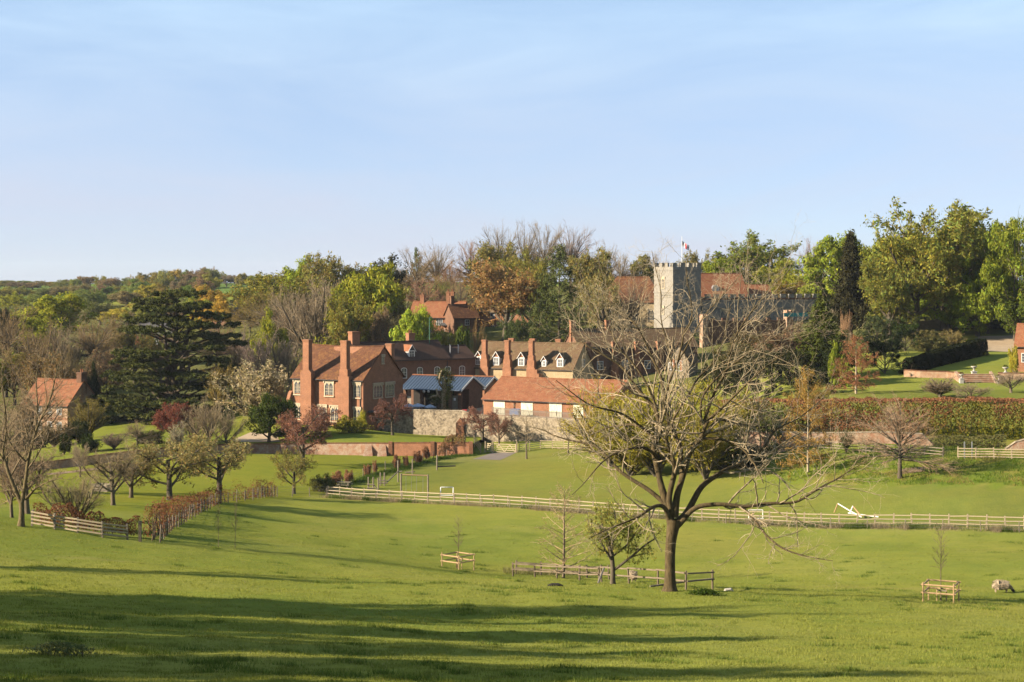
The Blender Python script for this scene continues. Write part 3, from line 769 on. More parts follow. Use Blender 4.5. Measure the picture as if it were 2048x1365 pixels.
# ---------------------------------------------------------------- buildings
_wc = {}
def sash_mesh(w, h, nx, nz, arch=0.0, t=.09, bar=.04, mat='white_paint'):
    k = ('s', round(w, 2), round(h, 2), nx, nz, arch, mat)
    if k in _wc: return _wc[k]
    f = MB(); y0, y1 = -.07, .0
    f.box(-w / 2 - t, -w / 2, y0, y1, -t, h + (0 if arch else t)); f.box(w / 2, w / 2 + t, y0, y1, -t, h + (0 if arch else t))
    f.box(-w / 2, w / 2, y0 - .04, y1, -t, 0)
    if arch:
        n = 6; pts = [(w / 2 * math.cos(a), h + arch * math.sin(a)) for a in [math.pi * i / n for i in range(n + 1)]]
        po = [((w / 2 + t) * math.cos(a), h + (arch + t) * math.sin(a)) for a in [math.pi * i / n for i in range(n + 1)]]
        for i in range(n): f.prism([pts[i], po[i], po[i + 1], pts[i + 1]], 'y', y0, y1)
    else: f.box(-w / 2, w / 2, y0, y1, h, h + t)
    for i in range(1, nx): x = -w / 2 + w * i / nx; f.box(x - bar / 2, x + bar / 2, y0 + .015, y1, 0, h + arch * .95)
    for j in range(1, nz): z = h * j / nz; f.box(-w / 2, w / 2, y0 + .022, y1, z - bar / 2, z + bar / 2)
    p = MB()
    if arch:
        n = 8; p.prism([(-w / 2, 0), (w / 2, 0)] + [(w / 2 * math.cos(a), h + arch * math.sin(a)) for a in [math.pi * i / n for i in range(n + 1)]], 'y', -.03, -.005)
    else: p.box(-w / 2, w / 2, -.03, -.005, 0, h)
    _wc[k] = (f.mesh('window', M[mat]), p.mesh('pane', M['glass'])); return _wc[k]

def gothic_mesh(w, h, lights=2):
    k = ('g', round(w, 2), round(h, 2), lights)
    if k in _wc: return _wc[k]
    f = MB(); t = .16; y0 = -.10
    f.box(-w / 2 - t, -w / 2, y0, 0, -.16, h + t); f.box(w / 2, w / 2 + t, y0, 0, -.16, h + t)
    f.box(-w / 2 - t - .05, w / 2 + t + .05, y0 - .08, 0, -.32, -.16); f.box(-w / 2, w / 2, y0, 0, h, h + t)
    f.box(-w / 2 - t - .12, w / 2 + t + .12, y0 - .1, 0, h + t, h + t + .12)       # hood mould
    for s in (-1, 1): f.box(s * (w / 2 + t + .03) - .09, s * (w / 2 + t + .03) + .09, y0 - .1, 0, h + t - .3, h + t)
    lw = w / lights
    for i in range(lights):
        c = -w / 2 + lw * (i + .5)
        if i: f.box(c - lw / 2 - .06, c - lw / 2 + .06, y0 + .02, 0, 0, h)
        f.box(c - .025, c + .025, y0 + .04, 0, 0, h * .72)                          # lead and ferramenta
        for zf in (.24, .48): f.box(c - lw / 2, c + lw / 2, y0 + .05, 0, h * zf - .02, h * zf + .02)
        for s in (-1, 1):                                                          # pointed head
            f.prism([(c + s * lw / 2, h * .70), (c + s * lw / 2, h), (c, h), (c + s * .04, h * .93), (c + s * lw * .3, h * .82)][::s], 'y', y0 + .02, -.01)
    p = MB().box(-w / 2, w / 2, -.035, -.005, 0, h)
    _wc[k] = (f.mesh('window', M['window_stone']), p.mesh('pane', M['glass'])); return _wc[k]

def window(root, face, a, z, me, name='window'):
    L_, W_ = root['_L'], root['_W']
    loc, rz = {'front': ((a, -.004, z), 0), 'right': ((L_ + .004, a, z), R(90)), 'left': ((-.004, W_ - a, z), R(-90))}[face]
    o = link(name, me[0], root, loc, (0, 0, rz)); link('pane', me[1], o); return o

def roof_mesh(L_, W_, he, hr, over=.3, th=.16, sag=.06, seed=0, x0=-.25, x1=None, hip=0.0):
    rng = random.Random(seed); x1 = L_ + .25 if x1 is None else x1
    n = max(4, int((x1 - x0) / 1.6)); m = 4; V = []; Q = []
    sl = (hr - he) / (W_ / 2)
    for side in (0, 1):
        b = len(V)
        for i in range(n + 1):
            x = x0 + (x1 - x0) * i / n
            s = sag * math.sin(math.pi * i / n) + rng.uniform(-.02, .02)
            for j in range(m + 1):
                f = j / m; y = -over + (W_ / 2 + over) * f
                z = he + sl * y + .12 - s * f + rng.uniform(-.012, .012)
                xx = x
                if hip: xx = min(max(x, x0 + hip * f), x1 - hip * f)
                yy = y if side == 0 else W_ - y
                V.append((xx, yy, z))
        for i in range(n):
            for j in range(m):
                a = b + i * (m + 1) + j; q = (a, a + m + 1, a + m + 2, a + 1)
                Q.append(q if side == 0 else q[::-1])
    k = len(V); V2 = [(x, y, z - th) for x, y, z in V]; Q2 = [tuple(k + i for i in q[::-1]) for q in Q]
    # edges
    E = []
    for side in (0, 1):
        b = side * (n + 1) * (m + 1)
        eave = [b + i * (m + 1) for i in range(n + 1)]
        for i in range(n):
            q = (eave[i], eave[i] + k, eave[i + 1] + k, eave[i + 1]); E.append(q if side == 0 else q[::-1])
        for col in (0, n):
            for j in range(m):
                a = b + col * (m + 1) + j; q = (a, a + 1, a + 1 + k, a + k); E.append(q if (col == 0) == (side == 0) else q[::-1])
    if hip:
        for col in (0, n):
            for j in range(m):
                a = col * (m + 1) + j; c = (n + 1) * (m + 1) + col * (m + 1) + j
                q = (a, a + 1, c + 1, c); E.append(q if col == n else q[::-1])
    return V + V2, Q + Q2 + E

def house(name, label, cat, loc, rz, L_, W_, he, hr, wall, roof, base=-1.5, over=.3, sag=.08, seed=0, hip=0.0, ridge=True, group=None):
    o = thing(name, label, cat, loc, rz, group); o['_L'] = L_; o['_W'] = W_; o['_he'] = he; o['_hr'] = hr
    if hip: poly = None; MB().box(0, L_, 0, W_, base, he).build('wall', M[wall], o)
    else: MB().prism([(0, base), (W_, base), (W_, he), (W_ / 2, hr - .06), (0, he)], 'x', 0, L_).build('wall', M[wall], o)
    V, Q = roof_mesh(L_, W_, he, hr, over, sag=sag, seed=seed, hip=hip)
    me = bpy.data.meshes.new('roof'); me.from_pydata(V, [], Q); me.materials.append(M[roof]); me.update()
    rf = link('roof', me, o)
    if ridge:
        rng = random.Random(seed); n = max(4, int(L_ / 1.6)); a = -.25 + hip; b = L_ + .25 - hip
        pts = [(a + (b - a) * i / n, W_ / 2, hr + .13 - sag * math.sin(math.pi * i / n)) for i in range(n + 1)]
        MB().tube(pts, .13, 6).build('ridge_tiles', M[roof], rf)
    # gutter along the front eave
    if not hip:
        z = he - over * (hr - he) / (W_ / 2) + .02
        MB().box(-.2, L_ + .2, -over - .1, -over - .01, z - .09, z + .01).build('gutter', M['dark_metal'], rf)
    return o

def chimney(root, x, y, w, d, z0, z1, mat='brick_red', pots=0, name='chimney', shoulders=None):
    """shoulders: list of (w, d, ztop) of the wider breast below, front face kept at y"""
    b = MB()
    if shoulders:
        zz = z0
        for sw, sd, st in shoulders: b.box(x - sw / 2, x + sw / 2, y, y + sd, zz, st); zz = st - .001; last = (sw, sd)
        sw, sd = last
        b.hexa([(x - sw / 2, y, zz), (x + sw / 2, y, zz), (x + sw / 2, y + sd, zz), (x - sw / 2, y + sd, zz)],
               [(x - w / 2, y, zz + (sw - w) * .55), (x + w / 2, y, zz + (sw - w) * .55), (x + w / 2, y + d, zz + (sw - w) * .55), (x - w / 2, y + d, zz + (sw - w) * .55)])
        z0 = zz + (sw - w) * .55 - .01
    b.box(x - w / 2, x + w / 2, y, y + d, z0, z1 - .34)
    b.box(x - w / 2 - .05, x + w / 2 + .05, y - .05, y + d + .05, z1 - .34, z1 - .2)
    b.box(x - w / 2 - .1, x + w / 2 + .1, y - .1, y + d + .1, z1 - .2, z1 - .08)
    b.box(x - w / 2 - .04, x + w / 2 + .04, y - .04, y + d + .04, z1 - .08, z1)
    c = b.build(name, M[mat], root)
    for i in range(pots):
        px_ = x + (i - (pots - 1) / 2) * .38
        MB().tube([(px_, y + d / 2, z1 - .02), (px_, y + d / 2, z1 + .3), (px_, y + d / 2, z1 + .34), (px_, y + d / 2, z1 + .55)], [.15, .12, .14, .12], 8).build('chimney_pot', M['tile_orange'], c)
    return c

def dormer(root, x, w, zs, h, gable_h, yd=.35, wall='white_paint', roof='tile_brown', gable='tile_orange', nx=2, nz=2):
    """gabled dormer on the front roof slope; zs = sill height, h = window height"""
    he, hr, W_ = root['_he'], root['_hr'], root['_W']; sl = (hr - he) / (W_ / 2)
    zt = zs + h + .1; zp = zt + gable_h; yb = (zt - he) / sl; yp = (zp - he) / sl + .1
    d = MB()
    d.box(x - w / 2, x + w / 2, yd, yb, zs - .12, zt)
    d.prism([(x - w / 2, zt), (x + w / 2, zt), (x, zp)], 'y', yd + .02, yp, 1)
    D_ = d.build('dormer', [M[wall], M[gable]], root)
    r = MB(); ov = .14; t = .09; s = gable_h / (w / 2)
    for sg in (-1, 1):
        a = (x + sg * (w / 2 + ov), zt - ov * s); c = (x, zp)
        lo = [(a[0], yd - .15, a[1]), (c[0], yd - .15, c[1]), (c[0], yp, c[1]), (a[0], yp, a[1])]
        if sg > 0: lo = [lo[1], lo[0], lo[3], lo[2]]
        r.hexa(lo, [(p[0], p[1], p[2] + t) for p in lo])
    r.build('dormer_roof', M[roof], D_)
    bb = MB()
    for sg in (-1, 1):
        a = (x + sg * (w / 2 + ov + .02), zt - ov * s - .02); c = (x, zp + .03)
        bb.prism([(a[0], a[1] - .08), (c[0], c[1] - .08), (c[0], c[1] + .07), (a[0], a[1] + .07)][::sg], 'y', yd - .21, yd - .155)
    bb.build('bargeboard', M['white_paint'], D_)
    ww = w - .34; f = MB(); hh = h
    f.box(x - ww / 2 - .09, x + ww / 2 + .09, yd - .06, yd - .003, zs - .1, zs); f.box(x - ww / 2 - .09, x + ww / 2 + .09, yd - .06, yd - .003, zs + hh - .06, zs + hh)
    for i in range(nx + 1): xx = x - ww / 2 + ww * i / nx; f.box(xx - (.07 if i in (0, nx) else .035), xx + (.07 if i in (0, nx) else .035), yd - .057, yd - .003, zs, zs + hh - .06)
    for j in range(1, nz): f.box(x - ww / 2, x + ww / 2, yd - .05, yd - .003, zs + hh * j / nz - .025, zs + hh * j / nz + .025)
    f.box(x - ww / 2, x + ww / 2, yd - .03, yd - .004, zs + .002, zs + hh - .062, 1)
    f.build('window', [M['white_paint'], M['glass']], D_)
    return D_

def at(u, D, z): return Vector(((u - 1024) * D / F, D, z))

# --- the tall brick house with two chimney breasts
h = house('brick_house', 'tall red brick house with two chimney breasts and stone mullioned windows', 'house', at(585, 270, 7.6), R(-30), 13.6, 11.0, 7.25, 12.05, 'brick_red', 'tile_red', base=-2, over=.35, sag=.22, seed=3)
chimney(h, 3.25, -.9, 1.15, .95, -2, 13.2, shoulders=[(2.1, 1.0, 8.0)])
chimney(h, 10.5, -.9, 1.15, .95, -2, 13.15, shoulders=[(2.0, 1.0, 7.6), (1.55, 1.0, 8.6)])
chimney(h, 12.2, 9.0, 1.1, .9, 8.5, 12.4)
gw = gothic_mesh(1.5, 2.0); gs = gothic_mesh(1.05, 1.95); gl = gothic_mesh(1.4, 2.1)
window(h, 'front', 1.15, 4.65, gothic_mesh(1.4, 2.0)); window(h, 'front', 7.15, 4.6, gw); window(h, 'front', 12.5, 4.5, gs)
window(h, 'front', 1.25, .75, gl); window(h, 'front', 5.85, .7, gl); window(h, 'front', 8.25, .65, gl); window(h, 'front', 12.5, .7, gs)
window(h, 'right', 3.9, 4.3, gothic_mesh(2.2, 1.9, 3)); window(h, 'right', 7.2, 4.3, gothic_mesh(2.2, 1.9, 3))
window(h, 'right', 5.3, 9.6, gothic_mesh(.35, 1.0, 1)); window(h, 'right', 4.6, .5, gothic_mesh(1.2, 1.6, 2))
MB().prism([(-.9, -2), (0, -2), (0, 5.0), (-.35, 4.6), (-.9, 3.2)], 'x', -.65, -.05).build('buttress', M['brick_red'], h)
MB().box(13.0, 13.12, -.12, -.02, -1, 7.0).build('downpipe', M['dark_metal'], h)
MB().prism([(1.2, .0), (10.5, .0), (10.5, .25), (1.2, .25)], 'x', 13.62, 15.2).build('porch_roof', M['slate'], h, loc=(0, 0, 2.0))

# --- dark long range behind it
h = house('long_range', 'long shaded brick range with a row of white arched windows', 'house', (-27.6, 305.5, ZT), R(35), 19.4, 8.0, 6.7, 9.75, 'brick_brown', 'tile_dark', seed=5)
for u_ in (808, 839.5, 874, 895): window(h, 'front', 7.8 + {808: 1.85, 839.5: 5.25, 874: 9.0, 895: 11.35}[u_], 3.3, sash_mesh(1.05, 1.5, 2, 3, .28))
chimney(h, 1.6, 3.4, 1.6, 1.5, 7, 11.8, 'brick_red'); chimney(h, 14.0, 4.3, 1.3, 1.1, 8, 11.3, 'brick_red', pots=2)
dormer(h, 11.6, 1.35, 7.1, 1.05, .95, yd=.45, roof='tile_orange', gable='slate')
MB().tube([(19.0, -.12, .2), (19.0, -.12, 6.2)], .07, 6).build('downpipe', M['dark_metal'], h)
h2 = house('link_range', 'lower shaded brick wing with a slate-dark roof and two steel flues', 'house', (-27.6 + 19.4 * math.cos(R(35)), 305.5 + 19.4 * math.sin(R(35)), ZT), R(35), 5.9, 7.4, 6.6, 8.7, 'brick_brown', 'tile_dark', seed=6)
window(h2, 'front', 2.9, 2.9, sash_mesh(1.1, 1.9, 2, 4, .28))
for x_ in (1.2, 3.0): MB().tube([(x_, 1.4, 7.2), (x_, 1.4, 8.9), (x_ - .1, 1.4, 9.05)], .09, 8).build('flue', M['grey_metal'], h2)

# --- sunlit stone range with stepped brick stacks and dormers
h = house('almshouse_range', 'sunlit cream stone range with three stepped brick stacks and white dormers', 'house', (-7.5, 320.3, ZT), R(-28), 21.0, 9.0, 4.9, 9.4, 'cream_stone', 'tile_brown', seed=7, over=.25)
for x_ in (2.9, 7.75, 12.75):
    chimney(h, x_, -.75, .85, .85, -1, 10.0, shoulders=[(1.75, .95, 5.0), (1.45, .95, 6.4), (1.15, .95, 7.2)])
for x_, s_ in ((1.2, 1), (5.0, 1), (10.3, 1), (15.0, .72), (18.3, 1)):
    dormer(h, x_, 1.35 * s_, 5.35, 1.35 * s_, .95 * s_, yd=.25, roof='tile_brown', gable='tile_orange', nx=3 if s_ == 1 else 2)
for x_ in (5.5, 10.0, 15.4): chimney(h, x_, 5.2, 1.0, .7, 8, 10.15)
MB().box(13.7, 14.9, -1.6, -.05, -1, 4.0).build('porch', M['brick_red'], h); MB().box(13.9, 14.3, -1.2, -.5, 3.9, 4.7).build('porch_chimney', M['brick_red'], h)
window(h, 'right', 4.5, 1.2, sash_mesh(1.2, 1.5, 2, 3)); window(h, 'right', 4.5, 5.2, sash_mesh(1.0, 1.2, 2, 2))

# --- brown roofed range further right, its front in shade
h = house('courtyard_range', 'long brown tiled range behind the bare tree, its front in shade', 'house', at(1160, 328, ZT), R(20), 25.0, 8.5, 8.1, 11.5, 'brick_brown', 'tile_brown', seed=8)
chimney(h, .2, 3.9, 1.0, .8, 9, 13.3); chimney(h, 7.6, 3.9, .9, .8, 9, 13.3)
for x_ in (1.5, 7.0, 11.8, 16.5): chimney(h, x_, -.7, .9, .8, -1, 9.2, shoulders=[(1.5, .9, 4.5)])
for x_ in (4.2, 9.4, 14.2, 19.5): window(h, 'front', x_, 3.9, sash_mesh(1.1, 1.5, 2, 3))
for x_ in (4.2, 14.2): window(h, 'front', x_, .8, sash_mesh(1.1, 1.5, 2, 3))
h = house('gabled_lodge', 'small grey gabled lodge with brick-edged white window seen through bare branches', 'house', at(1378, 318, ZT), R(68), 6.0, 4.2, 6.0, 9.1, 'flint', 'tile_brown', seed=9, base=-4)
window(h, 'left', 2.3, 4.2, sash_mesh(1.1, 1.8, 2, 3)); window(h, 'left', .7, 4.4, sash_mesh(.7, 1.2, 2, 2))
for y0_ in (2.85, 1.4): MB().box(-.06, 0, 4.2 - y0_, 4.2 - y0_ + .38, 4.0, 6.3).build('brick_quoin', M['brick_red'], h)

# --- low barn with pale shutters
h = house('low_barn', 'low brick barn with orange tiled roof and four pale closed shutters', 'barn', at(967, 268, ZT), R(-30), 22.0, 12.0, 2.55, 5.55, 'brick_red', 'tile_orange', seed=11, over=.35)
for x0, x1 in ((1.85, 3.9), (6.8, 8.9), (11.8, 14.0), (16.0, 17.7)):
    s = MB(); n = 5
    for i in range(n): a = x0 + (x1 - x0) * i / n; s.box(a + .01, a + (x1 - x0) / n - .01, -.07, -.003, .1, 2.35)
    s.box(x0 - .04, x1 + .04, -.1, -.003, 2.35, 2.47); s.build('shutter', M['shutter_paint'], h)
MB().tube([(5.6, -.12, 0), (5.6, -.12, 2.0), (5.6, -.3, 2.25)], .06, 6).build('downpipe', M['dark_metal'], h)
window(h, 'front', 19.6, 1.0, sash_mesh(.7, .6, 2, 1))

# --- pavilion with blue ribbed metal roof over an open front
def metal_pavilion(name, label, loc, L_, W_, he, hr, open_front):
    o = thing(name, label, 'pavilion', loc, R(-25)); o['_L'] = L_; o['_W'] = W_
    y0 = 3.0 if open_front else 0
    w = MB().box(0, L_ - .05, y0, W_, -1, he - .1); w.prism([(0, he - .1), (W_, he - .1), (W_ / 2, hr - .12)], 'x', L_ - .3, L_ - .05, 0); w.build('wall', M['brick_brown' if open_front else 'brick_red'], o)
    V, Q = roof_mesh(L_, W_, he, hr, .55, .1, 0, 1); me = bpy.data.meshes.new('roof'); me.from_pydata(V, [], Q); me.materials.append(M['blue_metal']); me.update()
    rf = link('roof', me, o); sl = (hr - he) / (W_ / 2)
    n = int(L_ / .55)
    rib = MB().hexa([(-.035, -.55, he - .55 * sl + .12), (.035, -.55, he - .55 * sl + .12), (.035, W_ / 2, hr + .12), (-.035, W_ / 2, hr + .12)],
                    [(-.025, -.55, he - .55 * sl + .2), (.025, -.55, he - .55 * sl + .2), (.025, W_ / 2, hr + .2), (-.025, W_ / 2, hr + .2)]).mesh('rib', M['blue_metal'])
    for i in range(n + 1): link('rib', rib, rf, (L_ * i / n, 0, 0))
    MB().box(-.25, L_ + .28, W_ / 2 - .22, W_ / 2 + .22, hr + .1, hr + .27).build('ridge_tiles', M['tile_orange'], rf)
    v = MB()
    for sg, y in ((1, -.55), (-1, W_ + .55)):
        z = he - .55 * sl
        v.prism([(y, z - .12), (W_ / 2, hr - .1), (W_ / 2, hr + .22), (y, z + .2)][::sg], 'x', L_ + .255, L_ + .31)
    v.build('bargeboard', M['white_paint'], rf)
    if open_front:
        MB().box(.1, L_ - .4, .3, W_ - .5, he - .25, he - .15).build('ceiling', M['interior_shade'], o)  # ceiling coloured near-black for the shade under the open roof
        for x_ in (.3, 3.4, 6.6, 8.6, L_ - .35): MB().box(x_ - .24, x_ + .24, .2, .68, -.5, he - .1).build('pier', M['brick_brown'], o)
        MB().box(.5, 8.0, 2.9, 2.98, 0, he - .3).build('shade_panel', M['interior_shade'], o)  # near-black panel before the back wall, painting the shade of the open front
        d = MB().box(8.95, 9.95, .42, .5, 0, 2.35).build('door', M['timber_old'], o); MB().box(9.25, 9.6, .39, .417, 1.55, 1.95).build('notice', M['white_paint'], d)
    return o
pv = metal_pavilion('metal_pavilion', 'open-fronted brick pavilion with a blue ribbed metal roof beside the tall house', at(805, 280.8, ZT), 10.8, 8.0, 3.4, 5.2, True)
metal_pavilion('metal_pavilion', 'second blue ribbed metal roof, set behind and right of the pavilion', (-10.97, 292.96, ZT), 7.0, 6.6, 2.95, 4.4, False)
for i, (u_, v_) in enumerate(((847.8, 783.5), (856.8, 783.5))):
    c_ = px(u_, v_, 277.5)
    lo_ = MB().tube([(0, 0, .7), (0, 0, .34)], .015, 4).tube([(0, 0, -.25), (0, 0, -.2), (0, 0, -.08), (0, 0, .08), (0, 0, .2), (0, 0, .25)], [.02, .14, .23, .23, .14, .04], 12).build('globe_lantern', M['urn_stone'], None, c_, smooth=True)
    tag(lo_, ('left' if i == 0 else 'right') + ' one of two round white lanterns hanging under the blue roof', 'lantern', 'lanterns under the blue roof')
for i, (u_, v_, s_, w_) in enumerate(((818, 807, 1.0, 'leftmost pale blue garden parasol behind the flint wall'), (836, 807, 1.25, 'middle and widest pale blue garden parasol behind the flint wall'), (860, 809, 1.0, 'rightmost pale blue garden parasol behind the flint wall'))):
    p = px(u_, v_, 270.5); o = thing('garden_parasol', w_, 'parasol', (p.x, p.y, ZT), 0, 'garden parasols on the terrace')
    H_ = p.z - ZT; r = 1.0 * s_; c = MB(); n = 8
    ring = [(r * math.cos(2 * math.pi * i / n), r * math.sin(2 * math.pi * i / n)) for i in range(n)]
    for k in range(n):
        a, b = ring[k], ring[(k + 1) % n]
        c.quad([(a[0], a[1], H_ - .42), (b[0], b[1], H_ - .42), (0, 0, H_)]); c.quad([(a[0], a[1], H_ - .42), (b[0], b[1], H_ - .42), (b[0], b[1], H_ - .55), (a[0], a[1], H_ - .55)])
    c.build('canopy', M['pale_cloth'], o); MB().tube([(0, 0, 0), (0, 0, H_ - .02)], .03, 6).build('pole', M['timber_old'], o)
    MB().tube([(0, 0, 0), (0, 0, .1)], .3, 10).build('base', M['dark_metal'], o)

# --- cottage on the left
h = house('flint_cottage', 'brick and flint cottage with orange roof behind the bare trees on the left', 'house', at(45, 296, 4.1), R(-22), 9.4, 9.0, 4.6, 8.6, 'brick_flint', 'tile_orange', seed=13)
for x_ in (3.6, 5.7, 7.7): window(h, 'front', x_, 2.9, sash_mesh(.8, 1.2, 3, 3))
for x_ in (3.6, 5.7, 7.7): window(h, 'front', x_, .3, sash_mesh(.8, 1.3, 3, 3))
MB().box(-.01, 9.41, -.05, -.003, 2.05, 2.3).build('brick_band', M['brick_red'], h)
chimney(h, 8.9, 3.9, 1.0, 1.7, 6, 10.0, 'brick_brown', pots=2)

# --- hilltop cottages in the middle
h = house('hill_cottage', 'red brick tile-roofed cottage with twin chimneys on the wooded hill', 'house', at(818, 388, 17.6), R(-14), 12.2, 8.0, 4.2, 7.6, 'brick_red', 'tile_orange', seed=15)
for x_ in (3.9, 7.2): window(h, 'front', x_, 2.4, sash_mesh(1.3, 1.3, 3, 2))
for x_ in (4.6, 9.0): window(h, 'front', x_, .3, sash_mesh(1.1, 1.2, 2, 2))
chimney(h, 2.0, 3.6, .9, .9, 6.5, 9.2, pots=1); chimney(h, 8.2, 3.4, .75, .8, 6.5, 9.9, pots=1); chimney(h, 9.2, 3.4, .75, .8, 6.5, 9.9, pots=1)
MB().prism([(-1.4, 2.3), (0, 2.3), (0, 2.9)], 'x', 7.6, 10.0).build('porch_roof', M['slate'], h)
h = house('hill_cottage_wing', 'shaded cross wing with a dark chimney at the right of the hill cottage', 'house', at(908, 381, 17.6), R(25), 6.0, 6.0, 4.2, 7.0, 'brick_brown', 'tile_red', seed=16)
chimney(h, .8, 2.7, .7, .8, 6, 9.0, 'brick_brown', pots=1); window(h, 'front', 3.2, 2.5, sash_mesh(.9, 1.1, 2, 2))
h = house('tree_screened_house', 'brick house with white sash windows half hidden by the copper tree', 'house', at(944, 392, 17.8), R(-20), 16.0, 7.0, 5.2, 8.4, 'brick_red', 'tile_brown', seed=17)
for x_ in (1.0, 5.0, 9.0): window(h, 'front', x_, 3.4, sash_mesh(.85, 1.3, 2, 4)); window(h, 'front', x_, .6, sash_mesh(.85, 1.3, 2, 4))
h = house('cream_house', 'cream house with a red chimney glimpsed between tree trunks above the tall roof', 'house', at(672, 352, 12.0), R(-15), 5.6, 7.0, 6.2, 9.2, 'cream_stone', 'tile_red', seed=18)
chimney(h, 3.7, -.5, .9, .8, -1, 10.6); window(h, 'front', 1.6, 3.0, sash_mesh(.9, 1.3, 2, 3)); window(h, 'front', 4.8, .8, sash_mesh(.8, 1.2, 2, 3))
h = house('white_gable_house', 'distant gabled house with white bargeboards beside the golden tree', 'house', at(456, 482, 15.5), R(66), 8.0, 6.2, 4.6, 7.6, 'brick_brown', 'slate', seed=19)
for y_ in (2.4, 3.9): window(h, 'left', y_, 3.1, sash_mesh(.9, 1.2, 2, 2))
for sg in (-1, 1): MB().prism([(3.1 + sg * 3.5, 4.2), (3.1, 7.7), (3.1, 8.0), (3.1 + sg * 3.5, 4.5)][::sg], 'x', -.42, -.3).build('bargeboard', M['white_paint'], h)
h = house('orange_tile_house', 'orange tile-hung house showing through the dark cedar', 'house', at(270, 372, 11.0), R(-12), 9.5, 7.0, 7.6, 10.0, 'tile_orange', 'slate', seed=20)
for x_ in (2.0, 5.0, 8.0): window(h, 'front', x_, 5.3, sash_mesh(1.0, 1.1, 2, 2))
h = house('brick_lodge', 'brick lodge with orange roof cut by the right picture edge', 'house', at(2031, 270, 15.6), R(-24), 9.0, 7.0, 4.2, 7.4, 'brick_red', 'tile_orange', seed=21)
window(h, 'front', 1.5, 1.6, sash_mesh(1.0, 1.3, 2, 3))

# --- church tower and hall
TW = 7.3
o = thing('flint_tower', 'square battlemented flint tower with sunlit left face behind the bare tree', 'tower', at(1346, 366, 18.0), R(29)); o['_L'] = TW; o['_W'] = TW
# local front = shaded face, left = sunlit face
b = MB(); b.box(0, TW, 0, TW, -3, 14.6); b.box(-.12, TW + .12, -.12, TW + .12, 9.4, 9.65); b.box(-.1, TW + .1, -.1, TW + .1, 14.2, 14.45); b.box(-.25, TW + .25, -.25, TW + .25, -3, .8)
b.build('wall', M['tower_stone'], o)
def merlons(root, L_, W_, z, n, faces, mat, mw=.9, mh=.95, th=.4):
    me = MB().box(-mw / 2, mw / 2, -th / 2, th / 2, 0, mh).box(-mw / 2 - .06, mw / 2 + .06, -th / 2 - .06, th / 2 + .06, mh, mh + .12).mesh('merlon', M[mat])
    for f in faces:
        m = n if f in ('front', 'back') else max(3, round(n * W_ / L_))
        for i in range(m):
            t = (i + .5) / m if m < n + 1 and f in ('front', 'back') and L_ > 10 else i / (m - 1)
            if f == 'front': link('merlon', me, root, (.45 + (L_ - .9) * t, .2, z))
            elif f == 'back': link('merlon', me, root, (.45 + (L_ - .9) * t, W_ - .2, z))
            elif 0 < i < m - 1: link('merlon', me, root, (.2 if f == 'left' else L_ - .2, .45 + (W_ - .9) * t, z), (0, 0, R(90)))
b = MB(); b.box(.02, TW - .02, .02, .38, 14.6, 15.0); b.box(.02, TW - .02, TW - .38, TW - .02, 14.6, 15.0); b.box(.02, .38, .38, TW - .38, 14.6, 15.0); b.box(TW - .38, TW - .02, .38, TW - .38, 14.6, 15.0)
b.build('parapet', M['tower_stone'], o)
merlons(o, TW, TW, 15.0, 4, ('front', 'back', 'left', 'right'), 'tower_stone', 1.1, .75)
window(o, 'left', 3.6, 10.6, gothic_mesh(1.0, 2.0, 2)); window(o, 'front', 3.6, 10.6, gothic_mesh(1.0, 2.0, 2)); window(o, 'left', 3.6, 5.0, gothic_mesh(.5, 1.3, 1))
fp = at(1364, 370, 18.0); fo = thing('flagpole', 'white flagpole rising from the battlemented tower', 'flagpole', (fp.x, fp.y, 32.4))
zt_ = HC - (474 - HV) * 370 / F - 32.4
MB().tube([(0, 0, 0), (0, 0, zt_)], [.07, .045], 8).build('pole', M['white_paint'], fo); MB().tube([(0, 0, zt_ - .02), (0, 0, zt_ + .04), (0, 0, zt_ + .12)], [.03, .08, .02], 8).build('finial', M['white_paint'], fo)
# flag: white with a red cross, hanging down-wind to the right
fl = thing('flag', 'white flag with a red cross flying from the tower', 'flag', (fp.x, fp.y, 32.4 + zt_ - .9))
nx, ny = 15, 9; fw, fh = 1.75, 1.15
def flagp(i, j):
    s, t = i / nx, j / ny
    return (.05 + fw * s * .88, .14 * math.sin(s * 7 + t), -fh * t - fw * s * .62 + .05 * math.sin(s * 9))
v_ = [flagp(i, j) for j in range(ny + 1) for i in range(nx + 1)]
for nm, mt, sel in (('flag_field', 'flag_white', lambda i, j: not (6 <= i <= 8 or 4 == j)), ('flag_cross', 'flag_red', lambda i, j: 6 <= i <= 8 or 4 == j)):
    q_ = [(j * (nx + 1) + i, j * (nx + 1) + i + 1, (j + 1) * (nx + 1) + i + 1, (j + 1) * (nx + 1) + i) for j in range(ny) for i in range(nx) if sel(i, j)]
    me = bpy.data.meshes.new(nm); me.from_pydata(v_, [], q_); me.materials.append(M[mt]); me.update(); link(nm, me, fl)

